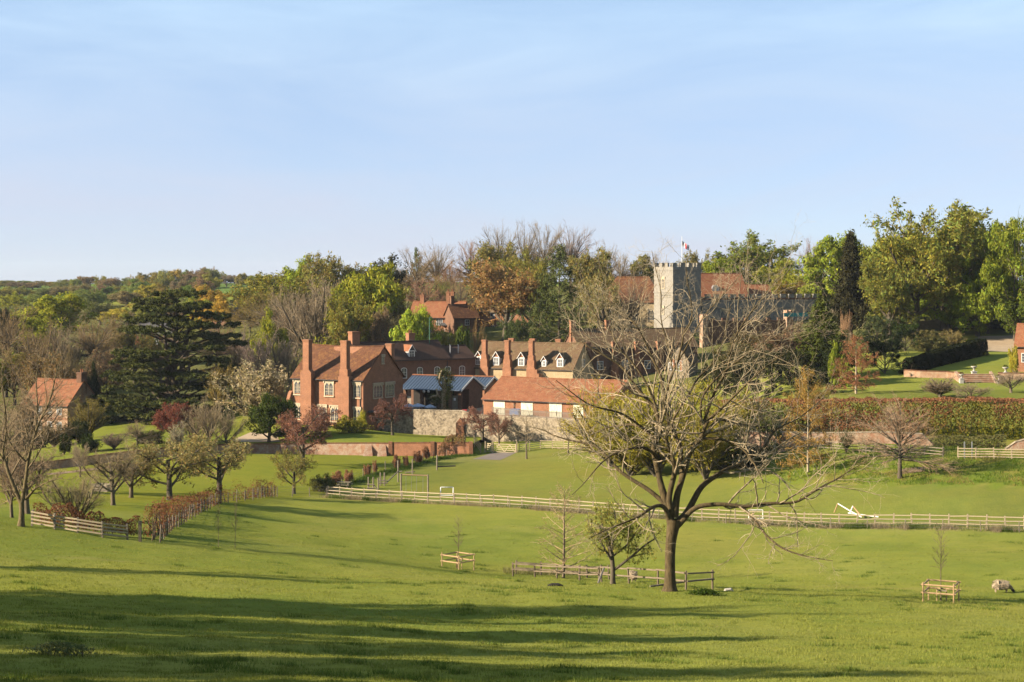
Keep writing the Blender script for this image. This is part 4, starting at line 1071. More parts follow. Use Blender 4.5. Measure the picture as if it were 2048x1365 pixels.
h = house('church_nave', 'stone hall with a hipped red tile roof left of the flint tower', 'church', at(1196, 384, 17.4), R(-12), 14.5, 10.0, 8.0, 13.4, 'cream_stone', 'tile_red', seed=23, hip=3.8, sag=.05)
for x_ in (3.0, 8.0, 12.0): window(h, 'front', x_, 3.8, gothic_mesh(1.3, 2.4, 2))
h = house('tiled_hall', 'red tiled hall roof with a round dormer right of the flint tower', 'house', at(1400, 385, 19.0), R(12), 11.2, 9.0, 7.6, 12.6, 'tower_stone', 'tile_orange', seed=24, sag=.05)
d_ = MB(); d_.box(3.2, 4.9, .9, 3.2, 7.9, 9.2).build('dormer', M['dark_metal'], h)
MB().tube([(4.05, .85, 9.2), (4.05, 2.6, 9.2)], .85, 12).build('round_dormer_light', M['grey_metal'], h)
house('low_hall_annex', 'lower red tiled annex at the right end of the hall roof', 'house', at(1499, 392, 19.6), R(12), 5.6, 7.0, 6.6, 9.4, 'tower_stone', 'tile_orange', seed=25, sag=.03)
rb = thing('battlemented_range', 'long shaded battlemented stone range right of the tower', 'house', at(1404, 371, 18.6), R(24)); rb['_L'] = 31.0; rb['_W'] = 7.0
b = MB(); b.box(0, 31, 0, 7, -3, 7.2); b.box(-.1, 31.1, -.12, 0, 5.4, 5.6); b.box(-.1, 31.1, -.08, 0, 6.9, 7.05); b.build('wall', M['tower_stone'], rb)
MB().box(.02, 30.98, .02, .4, 7.2, 7.65).build('parapet', M['brick_brown'], rb)
merlons(rb, 31, 7, 7.65, 14, ('front',), 'tower_stone', 1.35, .7)
for x_ in (5.5, 11.0, 16.5, 22.5, 27.5): window(rb, 'front', x_, 2.6, gothic_mesh(1.5, 2.3, 2))
fb = thing('low_brick_forebuilding', 'low shaded brick wall with two sunlit turrets in front of the stone range', 'wall', at(1408, 352, 17.0), R(20)); fb['_L'] = 20; fb['_W'] = 1
MB().box(0, 21, 0, 1.0, -3, 4.6).box(-.05, 21.05, -.05, 1.05, 4.6, 4.75).build('wall', M['brick_brown'], fb)
for x_ in range(7): link('merlon', MB().box(-.45, .45, -.2, .2, 0, .55).mesh('merlon', M['brick_brown']), fb, (2.2 + x_ * 2.6, .5, 4.75))
for x_, hh in ((-.6, 5.4), (19.0, 6.2)):
    t_ = MB().box(x_, x_ + 1.3, -.6, .9, -3, hh).box(x_ - .08, x_ + 1.38, -.68, .98, hh, hh + .2).box(x_, x_ + .4, -.6, .9, hh + .2, hh + .65).box(x_ + .9, x_ + 1.3, -.6, .9, hh + .2, hh + .65)
    t_.build('turret', M['brick_old'], fb)
tag(MB().box(0, 5.5, 0, .06, 0, .8).build('tarpaulin', M['turquoise_cloth'], None, px(1568, 634, 349), (0, 0, R(20))), 'turquoise sheet hung behind the low brick wall near the right turret', 'tarpaulin')
# ---------------------------------------------------------------- garden walls
def wall_run(name, label, pts, th, mat, cop='tile_red', cat='wall', cop_h=.12):
    """pts: (x, y, zbase, ztop)"""
    root = thing(name, label, cat, (pts[0][0], pts[0][1], pts[0][2])); ox, oy, oz = root.location
    w, c = MB(), MB()
    sub = []
    for a, b in zip(pts, pts[1:]):
        n = max(1, int(math.hypot(b[0] - a[0], b[1] - a[1]) / 2.5))
        for i in range(n): sub.append(tuple(a[k] + (b[k] - a[k]) * i / n for k in range(4)))
    sub.append(pts[-1]); rng = random.Random(4); nrm = []
    for i in range(len(sub)):
        p, q = sub[max(0, i - 1)], sub[min(len(sub) - 1, i + 1)]
        d = math.hypot(q[0] - p[0], q[1] - p[1]); nrm.append((-(q[1] - p[1]) / d, (q[0] - p[0]) / d))
    jit = [rng.uniform(-.05, .05) for _ in sub]
    def ring(i, t, z): x, y = sub[i][0] - ox, sub[i][1] - oy; n = nrm[i]; return [(x - n[0] * t, y - n[1] * t, z - oz), (x + n[0] * t, y + n[1] * t, z - oz)]
    for i in range(len(sub) - 1):
        f0, b0 = ring(i, th / 2, sub[i][2] - .6); f1, b1 = ring(i + 1, th / 2, sub[i + 1][2] - .6)
        g0, h0 = ring(i, th / 2, sub[i][3] + jit[i]); g1, h1 = ring(i + 1, th / 2, sub[i + 1][3] + jit[i + 1])
        w.hexa([f0, f1, b1, b0], [g0, g1, h1, h0])
        f0, b0 = ring(i, th / 2 + .06, sub[i][3] + jit[i] + .001); f1, b1 = ring(i + 1, th / 2 + .06, sub[i + 1][3] + jit[i + 1] + .001)
        g0, h0 = ring(i, th / 2 - .06, sub[i][3] + jit[i] + cop_h); g1, h1 = ring(i + 1, th / 2 - .06, sub[i + 1][3] + jit[i + 1] + cop_h)
        c.hexa([f0, f1, b1, b0], [g0, g1, h1, h0])
    w.build('wall_face', M[mat], root); c.build('coping', M[cop], root)
    return root

def wl(u, v, D): p = px(u, v, D); return (p.x, p.y, float(T_LOW(p.x, p.y - .4)[0]), p.z)
gw_left = wall_run('garden_wall', 'long low dark garden wall curving behind the orchard on the left', [wl(*p) for p in WALL_LINE[:5]], .4, 'brick_flint')
gw_mid = wall_run('flint_garden_wall', 'patched brick and flint garden wall with two raking buttresses', [wl(455, 889, 248), wl(560, 888.5, 250.5), wl(781, 887, 246)], .42, 'brick_old')
gw_r = wall_run('brick_garden_wall', 'clean red brick garden wall running up to the wooden gates', [wl(781.3, 886, 245.9), wl(865, 886, 244.3), wl(943, 885.5, 242.6)], .45, 'brick_red')
for u_ in (781, 865, 942):
    D_ = np.interp(u_, [781, 945], [245.7, 242.4]); p = px(u_, 912, D_); zt_ = px(u_, 885, D_).z
    MB().box(-.28, .28, -.25, .2, -2.3, .1).build('pier', M['brick_red'], gw_r, (p.x - gw_r.location.x, p.y - gw_r.location.y, zt_ - gw_r.location.z))
for u_ in (737, 765):
    p = px(u_, 888, np.interp(u_, [560, 781], [250.3, 245.8])); zb = float(T_LOW(p.x, p.y - 1)[0]) - .3
    b_ = MB().hexa([(-.75, -1.5, zb - p.z), (.75, -1.5, zb - p.z), (.75, 0, zb - p.z), (-.75, 0, zb - p.z)], [(-.45, -.15, -.15), (.45, -.15, -.15), (.45, 0, -.15), (-.45, 0, -.15)])
    b_.build('buttress', M['brick_old'], gw_mid, (p.x - gw_mid.location.x, p.y - gw_mid.location.y, p.z - gw_mid.location.z))
# high flint retaining wall
fl_top = [(738, 819), (812, 820), (925, 822), (950, 831), (1060, 836), (1180, 842), (1240, 845)]
pts = []
for (u_, D_), (_, v_) in zip(FLINT, fl_top):
    p = px(u_, v_, D_); zb = min(g(p.x, p.y - .6), float(T_LOW(p.x, p.y - .6)[0])) if u_ > 955 else float(T_UP(p.x, p.y - .6)[0])
    pts.append((p.x, p.y, zb, p.z))
fw_ = wall_run('flint_wall', 'high pale flint retaining wall below the pavilion and barn', pts, .55, 'flint', cop='flint')
p = px(921, 872, 262.2); zb = float(T_UP(p.x, p.y - .5)[0]) - .3
MB().box(-.62, .62, -.55, .2, zb - p.z, 2.0).prism([(-.62, 2.0), (.62, 2.0), (0, 2.75)], 'y', -.55, .2).build('buttress', M['brick_red'], fw_, (p.x - fw_.location.x, p.y - fw_.location.y, p.z - fw_.location.z), (0, 0, R(-8)))
# right: broken brick walls under the hedge
def rw(name, label, L_):
    return wall_run(name, label, [(px(u, vt, D).x, D, g(px(u, vt, D).x, D) - .2, px(u, vt, D).z) for u, vt, D in L_], .5, 'brick_old', cop='flint')
rw('hedge_foot_wall', 'weathered brick and flint wall at the foot of the tall hedge', [(1470, 862, 212), (1560, 865, 210), (1690, 866, 207.5), (1780, 866, 206), (1845, 869, 205), (1866, 889, 204.7)])
rw('hedge_foot_wall', 'short sunlit brick wall end rising at the right picture edge', [(2010, 898, 201.5), (2030, 884, 201.3), (2060, 876, 201), (2200, 872, 200)])
lw_ = wall_run('terrace_garden_wall', 'low brick garden wall beside the stone steps on the right', [(px(u, vt, D).x, D, px(u, vb_, D).z, px(u, vt, D).z) for u, vt, vb_, D in [(1808, 740, 752, 264), (1840, 742, 754, 263), (1893, 744, 756, 262), (1926, 746, 757, 261)]], .4, 'brick_flint')
wall_run('terrace_garden_wall', 'low brick garden wall right of the stone steps at the picture edge', [(px(u, vt, D).x, D, px(u, vb_, D).z, px(u, vt, D).z) for u, vt, vb_, D in [(1996, 746, 758, 261), (2060, 747, 759, 260), (2200, 748, 760, 259)]], .4, 'brick_flint')
wall_run('park_wall', 'pale stone boundary wall behind the big trees on the right', [(px(u, vt, D).x, D, g(px(u, vt, D).x, D) - .3, g(px(u, vt, D).x, D) + 1.7) for u, vt, D in [(1790, 664, 342), (1870, 662, 342), (1990, 657, 340), (2100, 655, 340)]], .4, 'cream_stone', cop='cream_stone')
# stone steps with urns
st = thing('garden_steps', 'broad brick and stone steps between the urns on the right lawn', 'steps', (px(1958, 770, 256).x, 256, px(1958, 772, 256).z), R(-4))
hw = 2.6
for i in range(6): MB().box(-hw, hw, i * .62, 4.2, i * .27, i * .27 + .2).box(-hw - .03, hw + .03, i * .62 - .05, i * .62 + .3, i * .27 + .2, i * .27 + .27).build('step', M['brick_flint'], st)
for s in (-1, 1): MB().hexa([(s * hw - .2, -.2, -.4), (s * hw + .2, -.2, -.4), (s * hw + .2, 4.4, -.4), (s * hw - .2, 4.4, -.4)], [(s * hw - .2, -.2, .5), (s * hw + .2, -.2, .5), (s * hw + .2, 4.4, 1.95), (s * hw - .2, 4.4, 1.95)]).build('cheek_wall', M['brick_old'], st)
def urn(u, v, D, sc, label):
    p = px(u, v, D); o = thing('stone_urn', label, 'urn', (p.x, p.y, p.z - 1.0 * sc), 0, 'urns at the garden steps'); o.scale = (sc,) * 3
    MB().box(-.35, .35, -.35, .35, -1.2, .15).box(-.42, .42, -.42, .42, .15, .25).build('pedestal', M['urn_stone'], o)
    MB().tube([(0, 0, .25), (0, 0, .32), (0, 0, .5), (0, 0, .62), (0, 0, .85), (0, 0, .98), (0, 0, 1.02)], [.24, .22, .09, .12, .36, .5, .46], 14).build('bowl', M['urn_stone'], o, smooth=True)
    rng = np.random.default_rng(3); d = rng.normal(0, 1, (160, 3)); d /= np.linalg.norm(d, axis=1, keepdims=True); d[:, 2] = np.abs(d[:, 2])
    V, Q = cards(d * .36 + np.array([0, 0, 1.0]), .09, rng); link('box_plant', npmesh('box_plant', V, [Q], M['foliage'], jitter_cols(160, 4, rng)), o, color=(.08, .10, .02))
urn(1948, 733, 262, 1.0, 'upper left stone urn at the head of the garden steps'); urn(2011, 735, 261, 1.0, 'upper right stone urn at the head of the garden steps')
urn(1923, 749, 256, .8, 'lower left stone urn at the foot of the garden steps'); urn(1998, 753, 255.6, .8, 'lower right stone urn at the foot of the garden steps')
# sheets: paths and aprons
sheet('gate_apron', (((945, 919), (1000, 921)), ((985, 906), (1033, 906))), M['tarmac'])
sheet('drive', (((455, 884), (560, 884)), ((500, 866), (552, 868))), M['gravel'])
sheet('orchard_path', (((95, 951), (330, 921)), ((95, 947.5), (330, 918))), M['soil'])
sheet('forecourt', (((1944, 0, 302), (2080, 0, 300)), ((1956, 0, 328), (2080, 0, 328))), M['gravel'], .05)
sheet('bare_earth', (((1790, 951), (1850, 944)), ((1808, 938), (1850, 935))), M['soil'], .03)
# ---------------------------------------------------------------- fences, gates and field furniture
_RAIL = {}
def unit_rail(mat, hgt, th):
    k = (mat, hgt, th)
    if k not in _RAIL: _RAIL[k] = MB().box(0, 1, -th / 2, th / 2, -hgt / 2, hgt / 2).mesh('rail', M[mat])
    return _RAIL[k]
def rail_between(root, a, b, mat, hgt=.1, th=.045, name='rail'):
    a, b = Vector(a), Vector(b); d = b - a
    o = link(name, unit_rail(mat, hgt, th), root, a - root.location if root.location.length else a, (0, 0, 0), (d.length, 1, 1))
    o.rotation_euler = (0, -math.atan2(d.z, math.hypot(d.x, d.y)), math.atan2(d.y, d.x)); return o
_POST = {}
def post_mesh(mat, h, w, rnd=False):
    k = (mat, round(h, 2), w, rnd)
    if k not in _POST:
        _POST[k] = (MB().tube([(0, 0, -.4), (0, 0, h)], [w / 2, w / 2 * .95], 8) if rnd else MB().box(-w / 2, w / 2, -w / 2, w / 2, -.4, h)).mesh('post', M[mat])
    return _POST[k]
def resample(pts, step):
    pts = [Vector(p) for p in pts]; out = [pts[0]]; acc = 0
    for a, b in zip(pts, pts[1:]):
        d = (b - a); d.z = 0; L_ = d.length; t = step - acc
        while t <= L_: q = a + (b - a) * (t / L_); out.append(q); t += step
        acc = L_ - (t - step)
    return out
def post_rail(name, label, line, step, h, rails, mat, pw=.12, rh=.1, seed=0, group=None, rmat=None, lean=.035, rnd=False, rth=.045):
    """line: ground points; a post every step, rails at the given heights"""
    rng = random.Random(seed); P_ = resample(line, step) if step else [Vector(p) for p in line]
    P_ = [Vector((p.x, p.y, g(p.x, p.y))) for p in P_]
    root = thing(name, label, 'fence', P_[0], 0, group)
    for p in P_:
        o = link('post', post_mesh(mat, h + .06, pw, rnd), root, p - root.location, (rng.gauss(0, lean), rng.gauss(0, lean), rng.uniform(-.1, .1)))
        o.scale = (1, 1, rng.uniform(.96, 1.04))
    for a, b in zip(P_, P_[1:]):
        d = (b - a).normalized(); n = Vector((-d.y, d.x, 0)) * (pw / 2 + rth * .4)
        if n.y > 0: n = -n
        for z in rails:
            rail_between(root, a + n + Vector((0, 0, z + rng.gauss(0, .022))) - d * .03, b + n + Vector((0, 0, z + rng.gauss(0, .022))) + d * .03, rmat or mat, rh, rth)
    return root, P_
# the long post and rail fence across the valley field
fl_line = [hit(652, 983)] + [hit(u, v) for u, v in FEN[1:]]
fl_line[0] = hit(655, 993)
_, FP = post_rail('field_fence', 'long pale three-rail timber fence crossing the whole field', fl_line, 1.78, 1.2, (.32, .7, 1.1), 'timber_pale', .13, .095, 1)
# stock wire posts just in front, one thing with its wires
def wire_fence(name, label, line, step, h, mat, pw=.09, wires=(.25, .5, .8, 1.0), seed=1, rnd=True):
    rng = random.Random(seed); P_ = [Vector((p.x, p.y, g(p.x, p.y))) for p in resample(line, step)]
    root = thing(name, label, 'fence', P_[0])
    for p in P_: link('post', post_mesh(mat, h, pw, rnd), root, p - root.location, (rng.gauss(0, .04), rng.gauss(0, .04), 0), (1, 1, rng.uniform(.85, 1.1)))
    for z in wires: MB().tube([p - root.location + Vector((0, 0, z)) for p in P_], .009, 4).build('wire', M['wire'], root)
    return root
wire_fence('stock_fence', 'thin stock fence of grey stakes and wire in front of the pale field fence', [p + Vector((0, -1.5, 0)) for p in fl_line], 3.6, 1.05, 'timber_old')
hl = [hit(*p) for p in [(304, 1083), (330, 1058), (365, 1038), (430, 1006), (500, 998), (548, 993)]]
wire_fence('hedge_stock_fence', 'row of grey stakes and wire along the copper hedge', [p + Vector((.7, -.6, 0)) for p in hl], 2.1, 1.25, 'timber_old', .1)
wl2 = [hit(*p) for p in [(548, 993), (600, 994), (655, 993)]]
wire_fence('wire_fence', 'short wire mesh fence between the copper hedge and the pale rails', wl2, 2.3, 1.25, 'timber_old', .11, (.15, .3, .45, .6, .8, 1.0, 1.15))
wl3 = [hit(*p) for p in [(660, 978), (712, 962), (740, 951), (775, 943), (815, 934), (845, 924), (880, 917), (915, 905), (940, 900)]]
wire_fence('boundary_wire_fence', 'row of stakes and wire along the sparse beech plants up to the gates', wl3, 3.3, 1.3, 'timber_old', .1)
# left fence in front of the orchard
post_rail('orchard_fence', 'weathered rail fence in front of the orchard with a tall dark end post', [hit(*p) for p in [(64, 1052), (150, 1066), (215, 1076), (278, 1083)]], 1.75, 1.05, (.22, .48, .74, .98), 'timber_old', .13, .1, 3, rmat='timber_pale')
o_ = hit(280, 1084); tag(link('gate_post', post_mesh('timber_dark', 1.45, .2), None, o_), 'tall dark square gate post at the end of the orchard fence', 'post')
post_rail('rail_fence', 'low two-rail fence at the left picture edge beside the forked tree', [hit(*p) for p in [(-60, 1041), (0, 1046), (44, 1050)]], 1.9, .95, (.35, .85), 'timber_pale', .12, .09, 4)
# enclosure round the two trees
def ring_fence(name, label, pix, h, rails, mat, step=1.9, pw=.13, rnd=True, rth=.07, rh=.09, seed=0, group=None, rmat=None):
    return post_rail(name, label, [hit(*p) for p in pix], step, h, rails, mat, pw, rh, seed, group, rmat, .03, rnd, rth)
ring_fence('tree_enclosure_fence', 'weathered two-rail fence round the leafless larch, left half', [(1026, 1152), (1070, 1155), (1114, 1158.5), (1159, 1161), (1198, 1163)], 1.0, (.5, .93), 'timber_brown', None, seed=2)
ring_fence('tree_enclosure_fence', 'weathered two-rail fence behind the leafless larch, far side', [(1032, 1149), (1082, 1152), (1128, 1155), (1174, 1158), (1218, 1160)], 1.0, (.5, .93), 'timber_brown', None, seed=3)
ring_fence('tree_enclosure_fence', 'dark two-rail fence between the leafy tree and the big trunk', [(1203, 1164), (1258, 1169), (1316, 1174), (1372, 1181), (1425, 1178)], 1.08, (.55, 1.03), 'timber_brown', None, seed=5)
def log(name, label, pix, r, mat='timber_old', cat='rail', z=(.0, .0)):
    a, b = hit(*pix[0]), hit(*pix[1]); a.z += z[0]; b.z += z[1]
    o = MB().tube([(0, 0, 0), (b - a) / 2 + Vector((0, 0, .03)), b - a], [r, r * 1.05, r * .9], 7).build(name, M[mat], None, a); return tag(o, label, cat)
log('fallen_rail', 'fallen round rail slanting behind the big trunk to the corner post', [(1300, 1176), (1427, 1178)], .06, z=(.08, .62))
log('leaning_post', 'leaning post propped against the enclosure beside the leafy tree', [(1196, 1168), (1208, 1166)], .07, z=(0, 1.0))
# square timber guards with saplings
def tree_guard(u, v, label, slabel, side, rz, top):
    p = hit(u, v); o = thing('tree_guard', label, 'tree guard', p, rz, 'timber tree guards'); s = side / 2; h = 1.12
    C_ = [(-s, -s), (s, -s), (s, s), (-s, s)]
    for x, y in C_: link('post', post_mesh('timber_new', h, .085, True), o, (x, y, g(p.x + x * math.cos(rz) - y * math.sin(rz), p.y + x * math.sin(rz) + y * math.cos(rz)) - p.z))
    for k in range(4):
        a, b = C_[k], C_[(k + 1) % 4]; d = Vector((b[0] - a[0], b[1] - a[1], 0)).normalized() * .12
        for z in (.62, 1.08): MB().tube([Vector((*a, z)) - d, Vector((*b, z)) + d], .05, 7).build('rail', M['timber_new'], o)
    for x in (-.25, .3): link('stake', post_mesh('timber_new', .75, .07, True), o, (x, .1, 0))
    MB().box(-.25, .3, .07, .1, .6, .68).build('strap', M['timber_old'], o)
    q = p + Vector((.02, .12, 0)); q.z = g(q.x, q.y); t = thing('sapling', slabel, 'tree', q, .4, 'saplings in the field')
    hh = (v - top) * p.y / F; t.scale = (hh * .26, hh * .26, hh); me = PROTO['sapling0']; link('trunk', me[0], t, color=(.16, .13, .08)); link('crown', me[1], t, color=(.20, .15, .10))
tree_guard(1882, 1204, 'square timber tree guard at the right, near the grazing sheep', 'slim leafless sapling inside the right timber guard', 1.75, R(-24), 1046)
tree_guard(916, 1138, 'square timber tree guard at the left of the tree enclosure', 'slim leafless sapling inside the left timber guard', 1.75, R(-40), 1032)
for u_, v_, t_, l_ in ((437, 1095, 1008, 'left one of two thin leafless saplings on the slope'), (470, 1098, 1003, 'right one of two thin leafless saplings on the slope')):
    q = hit(u_, v_); t = thing('sapling', l_, 'tree', q, u_, 'saplings in the field'); hh = (v_ - t_) * q.y / F
    t.scale = (hh * .2, hh * .2, hh); link('trunk', PROTO['sapling0'][0], t, color=(.22, .17, .10)); link('crown', PROTO['sapling0'][1], t, color=(.2, .14, .1))
# gates
def bar_gate(name, label, a, b, h=1.25, cat='gate', bars=5):
    a, b = Vector(a), Vector(b); d = b - a; L_ = math.hypot(d.x, d.y); o = thing(name, label, cat, a, math.atan2(d.y, d.x))
    for x in (0.05, L_ - .05): MB().box(x - .05, x + .05, -.035, .035, .08, h + .06).build('stile', M['timber_pale'], o)
    bar = MB().box(.1, L_ - .1, -.02, .02, -.045, .045).mesh('bar', M['timber_pale'])
    for k in range(bars): link('bar', bar, o, (0, 0, .14 + (h - .18) * k / (bars - 1)))
    n = 2 if L_ > 2 else 1
    for k in range(n):
        x0, x1 = .1 + (L_ - .2) * k / n, .1 + (L_ - .2) * (k + 1) / n; xm = (x0 + x1) / 2
        for s, e in (((x0, .14), (xm, h - .06)), ((x1, .14), (xm, h - .06))):
            dx, dz = e[0] - s[0], e[1] - s[1]; l = math.hypot(dx, dz); nx_, nz_ = -dz / l * .04, dx / l * .04
            pl = [(s[0] - nx_, s[1] - nz_), (e[0] - nx_, e[1] - nz_), (e[0] + nx_, e[1] + nz_), (s[0] + nx_, s[1] + nz_)]
            MB().prism(pl, 'y', -.045, -.022).build('brace', M['timber_pale'], o)
    return o
G = {k: hit(*v) for k, v in dict(a=(971, 904.5), b=(982.5, 905.5), c=(986.5, 905.5), d=(1032, 905.5)).items()}
bar_gate('small_gate', 'narrow pale wooden hand gate left of the wide field gate', G['a'], G['b'], 1.3); bar_gate('field_gate', 'wide pale five-bar gate closing the tarmac drive', G['c'], G['d'], 1.3)
for u_, v_, l_ in ((970.5, 905, 'gate post left of the narrow hand gate'), (984.5, 906, 'gate post between the hand gate and the five-bar gate'), (1033.5, 906, 'gate post at the right of the five-bar gate')):
    tag(link('gate_post', post_mesh('timber_pale', 1.55, .2), None, hit(u_, v_)), l_ + ', pale square timber', 'post', 'gate posts')
post_rail('gate_side_fence', 'short four-rail fence between the brick wall and the hand gate', [hit(949, 900), hit(969, 904.5)], 1.6, 1.25, (.2, .5, .8, 1.12), 'timber_pale', .13, .1, 6)
post_rail('bank_fence', 'four-rail timber fence right of the gates below the flint wall', [hit(1038, 905), hit(1080, 898), hit(1124, 898), hit(1180, 900)], 1.9, 1.2, (.2, .5, .8, 1.1), 'timber_pale', .12, .09, 7)
# fence below the tall hedge on the right
post_rail('hedge_lane_fence', 'weathered three-rail fence along the lane under the tall hedge', [hit(1630, 900), hit(1700, 906), hit(1780, 909), hit(1850, 912), (hit(1900, 916))], 2.3, 1.15, (.3, .65, 1.02), 'timber_old', .13, .1, 8)
post_rail('bank_fence', 'pale four-rail fence on the bank at the right picture edge', [hit(1916, 917), hit(1990, 918), hit(2048, 919), hit(2120, 920)], 2.0, 1.25, (.2, .5, .8, 1.12), 'timber_pale', .13, .1, 9)
for u_, l_ in ((1929, 'left'), (1944, 'right')):
    tag(link('marker_post', post_mesh('grey_metal', 1.9, .12), None, hit(u_, 917)), l_ + ' grey post of the pair at the lane gate', 'post', 'lane gate posts')
# goals
def tube_thing(name, label, cat, base, segs, r, mats):
    o = thing(name, label, cat, base)
    for nm, a, b, m in segs: MB().tube([a, b], r, 8).build(nm, M[m], o)
    return o
p = hit(894, 991); gw_, gh_, gd = 1.5, .95, .9
tube_thing('mini_goal', 'small white football goal standing behind the fence left of centre', 'goal', p, [('post', (-gw_ / 2, 0, 0), (-gw_ / 2, 0, gh_), 'goal_paint'), ('post', (gw_ / 2, 0, 0), (gw_ / 2, 0, gh_), 'goal_paint'),
    ('crossbar', (-gw_ / 2, 0, gh_), (gw_ / 2, 0, gh_), 'goal_paint'), ('ground_bar', (-gw_ / 2, -.5, .05), (gw_ / 2, -.5, .05), 'goal_paint'), ('side_bar', (-gw_ / 2, 0, gh_), (-gw_ / 2, -.5, .05), 'goal_paint'), ('side_bar', (gw_ / 2, 0, gh_), (gw_ / 2, -.5, .05), 'goal_paint')], .055, None)
p = hit(1515, 1037)
tube_thing('mini_goal', 'small white football goal half hidden behind the big tree limb', 'goal', p, [('post', (.55, 0, 0), (.55, 0, .85), 'goal_paint'), ('post', (-.9, 0, 0), (-.9, 0, .85), 'goal_paint'), ('crossbar', (-.9, 0, .85), (.55, 0, .85), 'goal_paint'), ('ground_bar', (-.9, -.6, .05), (.55, -.6, .05), 'goal_paint')], .05, None)
p = hit(1700, 1042); s_ = p.y / F
def q(u, v, dy=0): return ((u - 1700) * s_, dy, (1042 - v) * s_ + .05)
tube_thing('toppled_goal', 'white football goal lying toppled behind the fence on the right', 'goal', p, [('post', q(1679, 1011, .9), q(1701, 1024, .3), 'goal_paint'), ('post', q(1701, 1024, .3), q(1722, 1035, -.3), 'goal_paint'),
    ('side_bar', q(1679, 1011, .9), q(1673, 1030, 1.2), 'orange_timber'), ('side_bar', q(1709, 1016, .8), q(1701, 1027, .2), 'goal_paint'), ('side_bar', q(1709, 1016, .8), q(1722, 1034, -.3), 'orange_timber'), ('crossbar', q(1698, 1029, .5), q(1753, 1033, -.9), 'goal_paint')], .065, None)
# picnic tables
def picnic(u, v, rz, label):
    o = thing('picnic_table', label, 'picnic table', hit(u, v), rz, 'picnic tables in the play field'); Lh = .9
    for k in range(4): MB().box(-Lh, Lh, -.36 + k * .185, -.36 + k * .185 + .165, .71, .755).build('tabletop_board', M['timber_old'], o)
    for s in (-1, 1):
        for k in range(2): MB().box(-Lh, Lh, s * .66 - .16 + k * .165, s * .66 - .16 + k * .165 + .15, .42, .46).build('seat_board', M['timber_old'], o)
        x = s * .62
        MB().box(x - .03, x + .03, -.8, .8, .34, .42).build('cross_beam', M['timber_old'], o)
        for t in (-1, 1): MB().hexa([(x - .05, t * .62 - .05, 0), (x + .05, t * .62 - .05, 0), (x + .05, t * .62 + .05, 0), (x - .05, t * .62 + .05, 0)], [(x - .05, t * .22 - .05, .71), (x + .05, t * .22 - .05, .71), (x + .05, t * .22 + .05, .71), (x - .05, t * .22 + .05, .71)]).build('leg', M['timber_old'], o)
picnic(663, 984, R(70), 'left grey wooden picnic table behind the fence corner'); picnic(688, 977, R(-14), 'right grey wooden picnic table behind the fence corner')
# timber trim trail
def trail(name, label, u, v, parts):
    p = hit(u, v); s = p.y / F; o = thing(name, label, 'climbing frame', p, 0, 'timber play equipment')
    def W(uu, vv, dy=0): return Vector(((uu - u) * s, dy, (v - vv) * s))
    for nm, a, b, r, m in parts:
        a_, b_ = W(*a), W(*b)
        if nm == 'post': a_.z = min(a_.z, g(p.x + a_.x, p.y + a_.y) - p.z) - .2
        MB().tube([a_, b_], r, 7).build(nm, M[m], o)
T_ = 'timber_old'
trail('stepping_frame', 'low timber stepping frame with two posts near the picnic tables', 742, 979, [('post', (737, 979), (737, 955), .09, T_), ('post', (746, 979, .4), (746, 956, .4), .09, T_), ('post', (757, 981, -.3), (757, 956, -.3), .09, T_), ('beam', (734, 970, -.1), (749, 970.5, -.1), .08, T_), ('beam', (734, 977, -.15), (748, 977, -.15), .08, T_), ('beam', (748, 971, 0), (754, 980, -.1), .08, T_)])
trail('bridge_frame', 'timber bridge frame with a sloping beam in the play field', 770, 972, [('post', (761, 972), (761, 946), .09, T_), ('post', (769, 973), (769, 946, 0), .09, T_), ('post', (793, 957, 3), (793, 927, 3), .09, T_), ('beam', (758, 962), (774, 962), .09, T_), ('beam', (758, 967), (775, 967), .09, T_), ('beam', (773, 966), (793, 949, 3), .08, T_), ('beam', (793, 950, 3), (801, 949, 3), .07, T_)])
trail('swing_frame', 'tall timber frame of two posts and a beam hung with ropes', 828, 993, [('post', (802, 992), (802, 948), .1, T_), ('post', (856, 994), (856, 950), .1, T_), ('top_beam', (801, 950), (857, 952), .075, 'orange_timber')] + [('rope', (x, 952), (x, 985), .02, 'wire') for x in (812, 823, 833, 846)])
trail('balance_post', 'left timber post with a short balance log in the play field', 825, 950, [('post', (825, 950), (825, 919), .09, T_), ('balance_log', (810, 948, 1), (829, 944.5, .2), .09, 'timber_dark')])
trail('balance_post', 'right timber post with a long balance log in the play field', 874, 941, [('post', (874, 941), (874, 911), .1, T_), ('balance_log', (872, 934.5, .1), (911, 933.5, .6), .1, 'timber_dark')])
# palings along the barn terrace
pl = [px(u, 832, D) for u, D in ((984, 260.3), (1060, 256.5), (1150, 252.4))]
root = thing('paling_fence', 'grey upright paling fence on the terrace edge before the barn', 'fence', (pl[0].x, pl[0].y, pl[0].z))
zz = [HC - (v - HV) * p.y / F for v, p in zip((829, 836, 841), pl)]
for a, b, za, zb in zip(pl, pl[1:], zz, zz[1:]):
    n = int((b - a).length / .16)
    me = MB().box(-.04, .04, -.012, .012, 0, 1.15).mesh('pale', M['grey_paling'])
    for i in range(n):
        t = i / n; q_ = a + (b - a) * t; link('pale', me, root, (q_.x - root.location.x, q_.y - root.location.y, za + (zb - za) * t - root.location.z))
    for z in (.25, .95): rail_between(root, (a.x, a.y + .04, za + z), (b.x, b.y + .04, zb + z), 'grey_paling', .07, .04)
